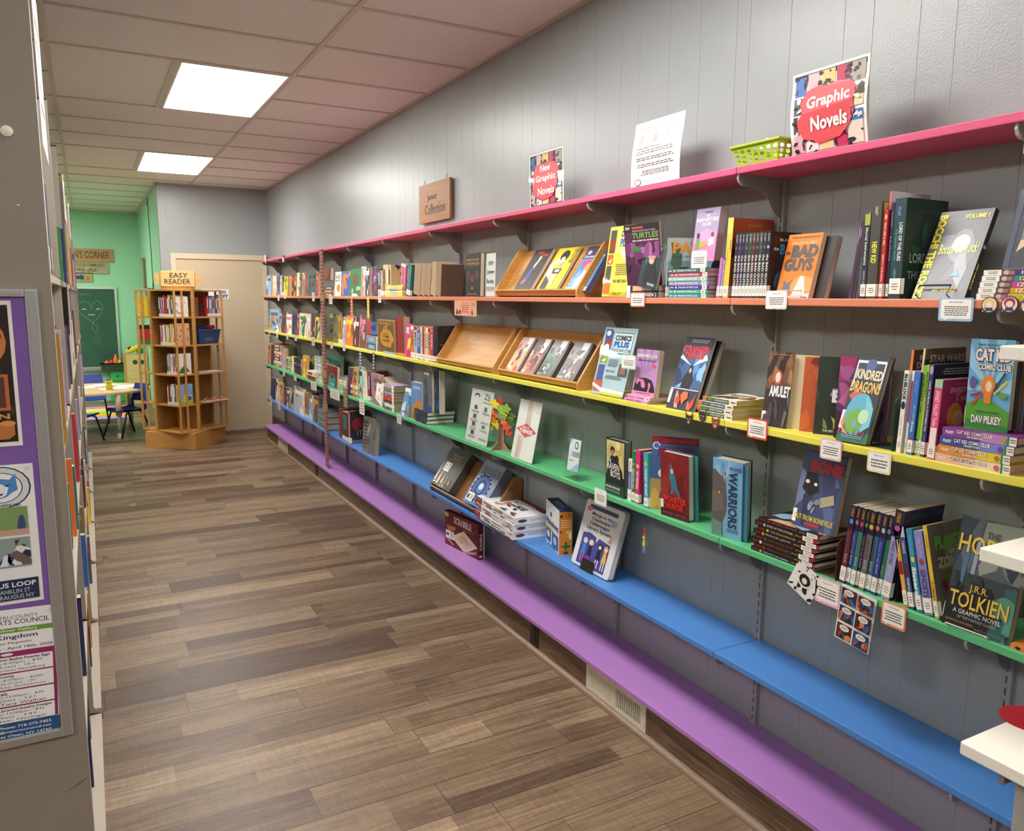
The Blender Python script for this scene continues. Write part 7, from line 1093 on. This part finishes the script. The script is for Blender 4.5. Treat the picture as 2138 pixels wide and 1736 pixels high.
body = M4.Rotation(by, 4, 'Z')
a = MB('wood'); a.T = body; a.box((-hs, -hs, topz), (hs, hs, topz+.018), WO); a.build('top_board', r, bevel=.0015)
a = MB('wood'); a.T = body; a.box((-hs, -hs, .18), (hs, hs, .195), WO); a.build('bottom_board', r, bevel=.0015)
# quarter i: local u along the face from its front corner, v inward
for i in range(4):
    Q = body @ M4.Rotation(i*PI/2, 4, 'Z') @ frame(V((hs, -hs, 0)), (-1, 0, 0), (0, 1, 0), (0, 0, 1))
    a = MB('wood'); a.T = Q; a.box((.0, b_-.006, .195), (a_, b_+.006, topz), WO); a.box((a_-.006, .0, .195), (a_+.006, b_-.0062, topz), WO); a.build('divider', r)
    for z in levels[1:]: a = MB('wood'); a.T = Q; a.box((.012, .004, z-.016), (a_-.0062, b_-.0062, z), WO); a.build('shelf', r)
    for v in (.0, .09, b_-.035): a = MB('wood'); a.T = Q; a.box((0, v, .195), (.014, v+(.02 if v < .1 else .03), topz), WO); a.build('slat', r, bevel=.001)
RB = r
def cubby(i): return M4.Translation((ctr.x, ctr.y, 0)) @ body @ M4.Rotation(i*PI/2, 4, 'Z') @ M4.Translation((hs, -hs, 0))     # x runs back from the slatted corner (negative), y inward
# find the two quarters whose openings face the camera
cand = sorted(range(4), key=lambda i: (cubby(i) @ V((-.18, 0, 0))).xy.length)[:2]
left_q = min(cand, key=lambda i: (cubby(i) @ V((-.18, 0, 0))).x); right_q = [i for i in cand if i != left_q][0]
rnd = random.Random(9); BP = ['teal', 'cream', 'orange', 'red', 'white', 'sky', 'lilac', 'blue', 'green', 'yellow', 'peach', 'navy', 'pink', 'rust']
def shelf_books(q, lev, u0, u1, hmin, hmax, side, lab, cover=None):
    Q = cubby(q); u = u0; n = 0; z = levels[lev]+.001
    # the two openings look along +v; the viewer sees u growing to the left
    while u < u1-.008:
        t = rnd.uniform(.011, .022); t = min(t, u1-u); h = rnd.uniform(hmin, hmax); c = cover[0] if (cover and n == 0) else rnd.choice(BP)
        art = cover[1] if (cover and n == 0) else None
        M_ = Q @ frame(V((-u, .02, z)), (0, 1, 0), (-1, 0, 0), (0, 0, 1))
        book(M_, .165, t-.0006, h, c, '%s picture book, %s from the slats, %s shelf of the revolving bookcase' % (NAMEOF[c], ORD[min(n, 19)], lab), 'picture books on the %s shelf of the revolving bookcase' % lab, one=True, sticker=(.0, .03), sart=[('r', .1, .2, .6, .8, rnd.choice(['white', 'navy', 'cream', 'crimson']))], art=art)
        u += t; n += 1
sw = [('b', 7, 12, .05, .05, .95, .95, ['teal', 'magenta', 'lilac', 'orange'], .1)]
shelf_books(left_q, 4, .02, .27, .2, .225, 1, 'top left', ('white', sw)); shelf_books(left_q, 3, .02, .27, .2, .23, 1, 'second left', ('peach', [('b', 8, 10, .05, .05, .95, .95, ['navy', 'green', 'rust'], .1)]))
shelf_books(left_q, 2, .02, .2, .19, .22, 1, 'third left', ('white', [('p', [(.1, .1), (.5, .5), (.9, .1)], 'olive'), ('p', [(.0, .05), (.3, .35), (.6, .05)], 'green')])); shelf_books(left_q, 1, .02, .21, .2, .225, 1, 'fourth left', ('sky', [('p', [(.2, 0), (.3, .5), (.9, .45), (.95, 0)], 'yellow'), ('r', 0, 0, 1, .15, 'lime'), ('e', .7, .3, .2, .12, 'blue')]))
# right-hand opening: books at its far end, a black bookend, a blue bin, a pad and a tray
shelf_books(right_q, 4, .02, .2, .19, .225, 1, 'top right')
Qr = cubby(right_q)
z = levels[4]; r = thing('bookend', Qr @ M4.Translation((-.25, .03, z+.0005)), 'black arched bookend on the top right shelf of the revolving bookcase', 'bookend', 'metal bookends'); a = MB('metal')
P = [(-.035, 0), (-.035, .11)]+[(-.035*math.cos(q*PI/8), .11+.03*math.sin(q*PI/8)) for q in range(1, 8)]+[(.035, .11), (.035, 0), (.018, 0), (.018, .09)]+[(.018*math.cos(q*PI/6), .09+.018*math.sin(q*PI/6)) for q in range(1, 6)]+[(-.018, .09), (-.018, 0)]
a.prism([(x, 0, y) for x, y in P], (0, .0015, 0), '141416'); a.build('arch', r); a = MB('metal'); a.box((-.035, .0016, 0), (.035, .09, .0012), '141416'); a.build('foot_plate', r)
book(Qr @ frame(V((-.34, .12, z+.001)), (1, 0, 0), (0, 1, 0), (0, 0, 1)), .12, .012, .2, 'a8805c', 'brown paper covered book standing behind the arched black bookend', None, one=True)
z = levels[3]; r = thing('plastic_bin', Qr @ M4.Translation((-.185, .1, z+.001)), 'dark blue plastic bin with chalky scribbles in the revolving bookcase', 'bin'); a = MB('plastic'); c = '2c4878'
b4 = [(-.12, -.075, 0), (.12, -.075, 0), (.12, .075, 0), (-.12, .075, 0)]; t4 = [(-.145, -.095, .15), (.145, -.095, .15), (.145, .095, .15), (-.145, .095, .15)]
for i in range(4): j = (i+1) % 4; a.face([b4[i], b4[j], t4[j], t4[i]], c)
a.face(b4, c); a.art(lambda u, v, k: (-.13+.26*u, -.085-EPS*k-.02*(v-.5)-.0012, .15*v), [('l', .25, .2, .7, .5, 3, '8a94a8')]); a.build('tub', r); a = MB('plastic'); a.tube([(x*1.01, y*1.01, .15) for x, y, _z in t4], .006, '3a5484', closed=True, n=6); a.build('rim', r)
for dx, dy, c, nme in ((-.04, 0, '1f3c8c', 'blue'), (.03, .01, '4a8c3c', 'green'), (.07, -.02, 'b82c34', 'red')):
    a = MB('plastic'); a.tube([(-.05, 0, 0), (.05, 0, .01)], .02, c, n=10); tag(a.build('toy_block', None, Qr @ M4.Translation((-.185+dx, .1+dy, z+.165+dx*.1))), '%s toy piece heaped in the dark blue bin' % nme, 'toy')
a = MB('print'); a.box((-.13, -.09, 0), (.13, .09, .008), 'dfe4e8'); a.art(lambda u, v, k: (-.13+.26*u, -.09+.18*v, .008+EPS*k), [B(701, 9, ['3a5aa0', 'd8c83c', '8a9ac8', '2c3c5c'], .05, .1, .95, .9, .2)]); tag(a.build('picture_pad', None, Qr @ M4.Translation((-.185, .095, levels[2]+.001))), 'blue and yellow picture pad lying in the revolving bookcase', 'book')
r = thing('peg_tray', Qr @ M4.Translation((-.18, .06, levels[1]+.001)), 'pinkish wooden peg puzzle tray jutting from the revolving bookcase', 'puzzle'); a = MB('wood'); a.box((-.17, -.12, 0), (.17, .1, .014), 'c89a80'); a.build('tray', r, bevel=.002)
for x, y in ((-.1, -.05), (-.03, -.07), (.04, -.03), (.1, -.06), (.0, .04)): a = MB('wood'); a.lathe([(.008, 0), (.006, .012), (.014, .018), (.014, .024), (.006, .03)], (x, y, .014), 'c07c60', n=12); a.build('peg', r, smooth=True)
# the three sided sign on top
r = thing('topper_sign', M4.Translation((.86, 9.05, topz+.0185)) @ M4.Rotation(math.radians(-4), 4, 'Z'), 'light wooden topper sign with swirly black lettering on the revolving bookcase', 'sign'); a = MB('wood'); a.box((-.165, -.15, 0), (.165, .15, .03), 'd8a860'); a.build('foot', r)
a = MB('wood'); a.box((-.16, -.165, .03), (.16, -.15, .19), 'e0b878'); a.build('front_board', r, bevel=.001)
for s in (-1, 1): a = MB('wood'); a.box((s*.16-(.012 if s < 0 else -.0), -.15, .03), (s*.16+(.012 if s > 0 else 0), .15, .17), 'cf9c58'); a.box((s*.2-.02, -.148, .045), (s*.2+.02, -.14, .165), 'd8a45c'); a.build('side_board', r)
a = MB('print'); a.T = M4.Translation((-.16, -.1655, .03)); a.art(face_fn(.32, .16), [title('EASY', .26, .55, .8, .86, '2a2018', .05, .01), title('READER', .1, .14, .88, .46, '2a2018', .05, .01)]); a.build('lettering', r)
# left slatted side: yellow books seen through the slats, a red toy and a plush
other = [i for i in range(4) if i not in (left_q, right_q)]; oq = min(other, key=lambda i: (cubby(i) @ V((-.18, 0, 0))).x)
shelf_books(oq, 4, .02, .12, .2, .22, 1, 'top rear', ('yellow', [('b', 12, 8, .1, .1, .9, .9, ['lime', 'white', 'black'], .12)]))
r = thing('toy_box', cubby(oq) @ M4.Translation((-.1, .11, levels[3]+.001)), 'red and green toy box showing behind the slats of the revolving bookcase', 'toy'); a = MB('plastic'); a.box((-.08, -.09, 0), (.08, .09, .045), '2f8a44'); a.build('base', r); a = MB('plastic'); a.box((-.08, -.09, .045), (.08, .09, .16), 'c8282c'); a.box((-.08, -.09, .16), (.08, .09, .2), '1c1a1c'); a.build('body', r); a = MB('plastic'); a.lathe([(.04, 0), (.03, .004)], (0, 0, 0), 'e8b8a0'); o = a.build('dial', r); o.matrix_local = M4.Translation((-.081, 0, .11)) @ M4.Rotation(-PI/2, 4, 'Y')
# paper on the door
_p = on_y(478, 624, 9.83); T = frame(V((1.19, 9.832, _p.z)), (1, 0, 0), (0, 1, 0), (0, 0, 1)); sheet(T, .30, .11, .0006, 'e6e4e6', [title('NO', .62, .52, .9, .86, '2a2a30', 0, .05), title('EXIT', .52, .1, .97, .42, '2a2a30', 0, .05)], 'white paper notice with bold black letters on the beige door', 'notice', 'door_notice')

# ================================================================== the green corner
r = thing('chalkboard', (0, YG-.02, 0), 'green chalkboard in a pale metal frame with a chalk face, on the far green wall', 'chalkboard'); x0, x1, z0, z1 = -1.35, .385, EYE-1.09, EYE+.09
a = MB('board'); a.box((x0, 0, z0), (x1, .018, z1), '2c5844'); a.art(lambda u, v, k: (x0+(x1-x0)*u, -EPS*3*k, z0+(z1-z0)*v), [('b', 41, 9, .5, .1, .99, .95, ['2e5a47', '305f4a', '2a5541'], .2)]); a.build('writing_surface', r)
a = MB('alu'); w = .03
for p, q in (((x0-w, z0-w), (x0, z1+w)), ((x1, z0-w), (x1+w, z1+w)), ((x0, z1), (x1, z1+w)), ((x0, z0-w), (x1, z0))): a.box((p[0], -.012, p[1]), (q[0], .018, q[1]), 'd0d4cc')
a.build('frame', r); a = MB('alu'); a.box((x0, -.07, z0-.055), (x1+w, -.0, z0-.035), 'b0b4b0'); a.box((x0, -.072, z0-.055), (x1+w, -.07, z0-.02), 'a8aca8'); a.build('chalk_tray', r)
a = MB('paper')
def chalk(pts, c='8aa592', wd_=.002):
    for (p0x, p0z), (p1x, p1z) in zip(pts, pts[1:]):
        d = V((p1x-p0x, p1z-p0z)); d.normalize(); nx, nz = -d.y*wd_, d.x*wd_; a.face([(p0x+nx, -.004, p0z+nz), (p1x+nx, -.004, p1z+nz), (p1x-nx, -.004, p1z-nz), (p0x-nx, -.004, p0z-nz)], c)
cx, cz = .05, EYE-.28; K = lambda u, v: (cx+u, cz+v)
chalk([K(.02, .1), K(.04, .16), K(.1, .19), K(.15, .15), K(.165, .08), K(.14, 0), K(.08, -.07), K(.02, -.14), K(0, -.2), K(.01, -.26), K(.05, -.28), K(.08, -.24), K(.07, -.19), K(.02, -.14), K(-.06, -.07), K(-.14, 0), K(-.17, .08), K(-.15, .15), K(-.1, .19), K(-.03, .16), K(.02, .1), K(.0, .05)]); chalk([K(-.12, .06), K(-.09, .075), K(-.06, .06)], 'b8dcd8', .005); chalk([K(.07, .06), K(.1, .075), K(.13, .06)], 'b8dcd8', .005); chalk([K(-.04, -.02), K(.0, -.014), K(.05, -.02)], 'd8b0a0', .006); chalk([K(-.15, .27), K(-.12, .31), K(-.11, .27), K(-.08, .3), K(-.06, .27), K(-.03, .3), K(.0, .28)], '8aa090')
a.build('chalk_drawing', r); a = MB('paper'); a.box((.08, -.05, z0-.035), (.26, -.02, z0-.01), 'd8ccb0'); tag(a.build('chalk_eraser', None, M4.Translation((0, YG-.02, 0))), 'cream chalk eraser on the tray of the green chalkboard', 'eraser')
def wsign(px0, py0, px1, py1, col, art, label, name='wall_plaque'):
    p = on_y(px0, py1, YG-.02); q = on_y(px1, py0, YG-.02); w = q.x-p.x; h = q.z-p.z; T = frame(p, (1, 0, 0), (0, 1, 0), (0, 0, 1)); a = MB('wood'); a.box((0, 0, 0), (w, .015, h), col); a.art(face_fn(w, h), art, mat='print'); return tag(a.build(name, None, T), label, 'sign', 'wooden plaques in the green corner')
wsign(96, 521, 236, 545, 'b8905c', [title("CHILDREN'S CORNER", .03, .28, .94, .82, '4a3418', 0, .01)], 'long wooden plaque with brush lettering, upper one on the far green wall')
wsign(100, 549, 226, 570, 'a8a880', [title('GIFT TO OUR COMMUNITY', .3, .62, .95, .9, '6a5c34', 0, .02), title('UNIVERSE', .45, .2, .8, .5, '6a5434', -.1, .02), B(721, 16, ['d8cca0', '3a3224', 'c8925c', '9ab08c', 'e4e0cc'], .2, .05, .98, .6, .06)], 'speckled painted plaque, middle one on the far green wall')
wsign(120, 570, 192.5, 588.5, 'a8a468', [('p', [(.5, .3), (.52, .75), (.6, .65), (.68, .75), (.76, .65), (.74, .25), (.62, .32)], '1f3c7c'), ('e', .87, .4, .06, .25, 'c8703c')], 'small plaque with an open blue book, lowest one on the far green wall')
# round table, its papers and pencil cup
TC = V((.02, 10.42, 0)); r = thing('kids_table', TC, 'round low table with pale wood top in the green corner', 'table')
a = MB('wood'); a.lathe([(.58, .50), (.60, .505), (.60, .525), (.595, .53), (.0, .53)], (0, 0, 0), 'd8b888', n=48); a.build('table_top', r)
for x, y in ((.23, -.66+.0), (-.38, -.3), (.38, .38), (-.38, .38)):
    x, y = (x*.99, y) if y < -.5 else (x, y)
    if y < -.5: x, y = .225, -.52
    q = MB('metal'); q.tube([(x, y, .26), (x, y, .5)], .032, 'd8bc98', n=14); g = q.build('leg', r, smooth=True); q = MB('metal'); q.tube([(x, y, .05), (x, y, .26)], .024, 'a09c98', n=14); q.build('insert', g, smooth=True); q = MB('plastic'); q.tube([(x, y, .0), (x, y, .055)], .032, 'e0ccb0', n=14); q.build('foot_cap', g)
for i, (x, y, ro) in enumerate(((.2, -.12, .3), (.38, .1, -.2), (-.15, .1, .1), (.1, .3, .6))):
    a = MB('paper'); a.box((-.15, -.11, 0), (.15, .11, .0006), 'eeece8'); tag(a.build('drawing_sheet', None, M4.Translation((TC.x+x, TC.y+y, .531+.0008*i)) @ M4.Rotation(ro, 4, 'Z')), 'white drawing sheet on the round low table, %s from the bookcase' % ORD[i], 'paper', 'drawing sheets on the round low table')
r = thing('pencil_basket', (.17, 10.2, .534), 'yellow wire pencil basket on the round low table', 'basket'); a = MB('plastic')
for i in range(8): x = -.035+.01*i; a.box((x-.002, -.035, 0), (x+.002, -.033, .1), 'e0d82c'); a.box((x-.002, .033, 0), (x+.002, .035, .1), 'e0d82c'); a.box((-.035, x-.002, 0), (-.033, x+.002, .1), 'e0d82c'); a.box((.033, x-.002, 0), (.035, x+.002, .1), 'e0d82c')
a.box((-.034, -.034, 0), (.034, .034, .003), 'e0d82c'); a.box((-.038, -.038, .09), (.038, -.033, .1), 'e8e03c'); a.box((-.038, .033, .09), (.038, .038, .1), 'e8e03c'); a.box((-.03, -.03, .004), (.03, .03, .06), 'c8c030'); a.build('basket_wall', r)
for i in range(5): a = MB('wood'); a.tube([(0, 0, .062), (.004*(i-2), .003*i, .125)], .0035, ['8a4a2c', '3a3a3c', 'c8302c', '2c5a9c', 'b8903c'][i], n=6); tag(a.build('pencil', None, M4.Translation((.15+.01*i, 10.19+.006*i, .534))), '%s pencil standing in the yellow basket' % ['brown', 'black', 'red', 'blue', 'golden'][i], 'pencil', 'pencils in the yellow basket')
# child chairs
def chair(x, y, yaw, label):
    r = thing('child_chair', M4.Translation((x, y, 0)) @ M4.Rotation(yaw, 4, 'Z'), label, 'chair', 'blue plastic child chairs'); c = '1f3a94'
    a = MB('plastic'); n = 8; g = [[V((-.165+.33*i/n, -.16+.31*j/n, .325+.018*(2*i/n-1)**2-.014*math.sin(PI*j/n)-.02*(j == 0))) for i in range(n+1)] for j in range(n+1)]
    for j in range(n):
        for i in range(n): q = [g[j][i], g[j][i+1], g[j+1][i+1], g[j+1][i]]; a.face(q, c); a.face([p-V((0, 0, .006)) for p in q[::-1]], c)
    a.build('seat', r, smooth=True); a = MB('plastic'); g = [[V(((-.15+.3*i/n)*(1-.12*(j/n)**2), .155+.05*j/n+.02*(1-(2*i/n-1)**2), .40+.2*j/n)) for i in range(n+1)] for j in range(n+1)]
    for j in range(n):
        for i in range(n): q = [g[j][i], g[j][i+1], g[j+1][i+1], g[j+1][i]]; a.face(q, c); a.face([p+V((0, .006, 0)) for p in q[::-1]], c)
    for s in (-1, 1): a.box((s*.13-.02, .145, .32), (s*.13+.02, .165, .42), c)
    a.build('backrest', r, smooth=True)
    for s in (-1, 1):
        for f in (-1, 1): a = MB('metal'); a.tube([(s*.13, f*.05, .315), (s*.15, f*.1, .29), (s*.175, f*.19, .012)], .0105, '17181b', n=8); a.build('leg', r, smooth=True)
        a = MB('metal'); a.tube([(s*.13, -.14, .312), (s*.13, .14, .312)], .009, '17181b', n=8); a.build('seat_rail', r)
chair(.33, 9.98, math.radians(-60), 'blue plastic child chair with black legs between the round table and the bookcase')
chair(-.02, 11.25, math.radians(0), 'blue plastic child chair on the far side of the round low table')
chair(-.17, 9.66, math.radians(150), 'blue plastic child chair half hidden by the end of the library stacks')
# play mat, play kitchen cabinet, green drawers, toy tray, plush, mirror, cable
a = MB('board')
for i, c in enumerate(('b89ad8', 'e8a030', 'a0d040', 'e8dc70', 'd88ab8')): a.box((-1.3, 11.45+.27*i, .0005), (.42, 11.45+.27*(i+1), .012), c)
tag(a.build('foam_mat'), 'rainbow striped foam mat on the floor under the far child chair', 'mat')
x0, x1 = .45, .755; yk = 12.95; r = thing('toy_cabinet', ((x0+x1)/2+.0, yk, 0), 'tall pale wooden toy cabinet in the corner behind the bookcase', 'cabinet'); w = (x1-x0)/2
a = MB('wood'); a.box((-w, 0, 0), (w, .38, .74), 'd8be84'); a.build('carcass', r, bevel=.003); a = MB('wood'); a.box((-w-.02, -.01, 0), (-w-.001, .38, .76), 'c89a5c'); a.build('side_trim', r)
for x, z in ((-.02, .63), (.07, .63)): a = MB('plastic'); a.T = M4.Rotation(PI/2, 4, 'X'); a.lathe([(.035, 0), (.03, .004)], (x, z, 0), '2c4a2a', n=18); a.build('round_opening', r)
r = thing('drawer_unit', (.34, 13.2, 0), 'green plastic drawer unit against the far green wall', 'drawers'); a = MB('plastic'); a.box((-.1, 0, 0), (.1, .3, .5), '2c9a4c'); a.build('carcass', r)
for i in range(3): a = MB('plastic'); a.box((-.09, -.01, .03+.155*i), (.09, -.0005, .17+.155*i), '37b05a'); g = a.build('drawer', r); a = MB('plastic'); a.box((-.02, -.016, .09+.155*i), (.02, -.0105, .11+.155*i), '18301e'); a.build('handle', g)
r = thing('toy_tray', (.29, 13.1, .502), 'dark green tray heaped with small toys on the green drawers', 'tray'); a = MB('plastic'); a.box((-.16, .05, 0), (.14, .25, .1), '24402f'); a.box((-.19, .05, .09), (.16, .25, .1), '24402f'); a.build('tub', r)
for i, (dx, c, h) in enumerate(((-.08, 'd87a4a', .05), (-.02, 'c84a34', .06), (.04, 'e8742c', .14), (.09, 'c8c83c', .06), (.12, '2c6a34', .05))): a = MB('plastic'); a.lathe([(.03, 0), (.035, h*.3), (.012, h*.8), (.006, h)], (0, 0, 0), c, n=10); tag(a.build('small_toy', None, M4.Translation((.29+dx, 13.2, .603))), '%s small toy heaped in the dark green tray' % ['peach', 'rust red', 'tall orange', 'yellow', 'green'][i], 'toy', 'small toys in the dark green tray')
r = thing('plush_toy', (.6, 13.1, .741), 'yellow, green and black plush toy lying on the pale toy cabinet', 'plush toy'); a = MB('paper'); a.tube([(-.12, 0, .03), (-.04, -.02, .07), (.06, 0, .12), (.12, .02, .18)], [.03, .04, .035, .02], 'e4d02c', n=10); a.build('body', r, smooth=True); a = MB('paper'); a.tube([(-.09, -.01, .07), (-.05, -.01, .1)], [.03, .025], '1c1a1c', n=10); a.build('head', r, smooth=True); a = MB('paper'); a.tube([(.02, -.03, .03), (.12, -.02, .06)], [.03, .04], '3a8a2c', n=10); a.build('leaf_wing', r, smooth=True)
r = thing('slim_mirror', (.763-.03, 12.45, EYE+.1), 'narrow wooden framed panel standing against the green side wall', 'mirror'); a = MB('wood'); a.box((0, -.13, 0), (.025, .13, .42), '8a7444'); a.build('frame', r); a = MB('alu'); a.box((-.001, -.1, .03), (0, .1, .39), 'b8b8a8'); a.build('glass', r)
a = MB('wood'); a.box((.66, 12.2, EYE+.055), (.765, 12.7, EYE+.075), 'b09868'); tag(a.build('wall_ledge'), 'small wall ledge under the narrow framed panel', 'ledge')
r = thing('wall_cable', (.76, 11.05, 0), 'dark green cable running down the green side wall to a small hook rack', 'cable'); a = MB('plastic'); pts = [(-.004, .35, 2.80), (-.006, .2, 2.77), (-.004, .06, 2.79), (-.004, .04, 2.83), (-.004, .02, 2.5), (-.004, -.05, 2.2), (-.004, -.06, 1.9), (-.004, -.1, 1.72)]; a.tube(pts, .005, '1c4a44', n=6); a.build('cord', r); a = MB('metal'); a.tube([(-.006, -.1, 1.5), (-.006, -.1, 1.78)], .008, '16302c', n=6)
for z in (1.6, 1.7): a.tube([(-.006, -.1, z), (-.05, .1, z+.01), (-.05, .22, z-.03)], .006, '16302c', n=6)
a.build('hook_rack', r)
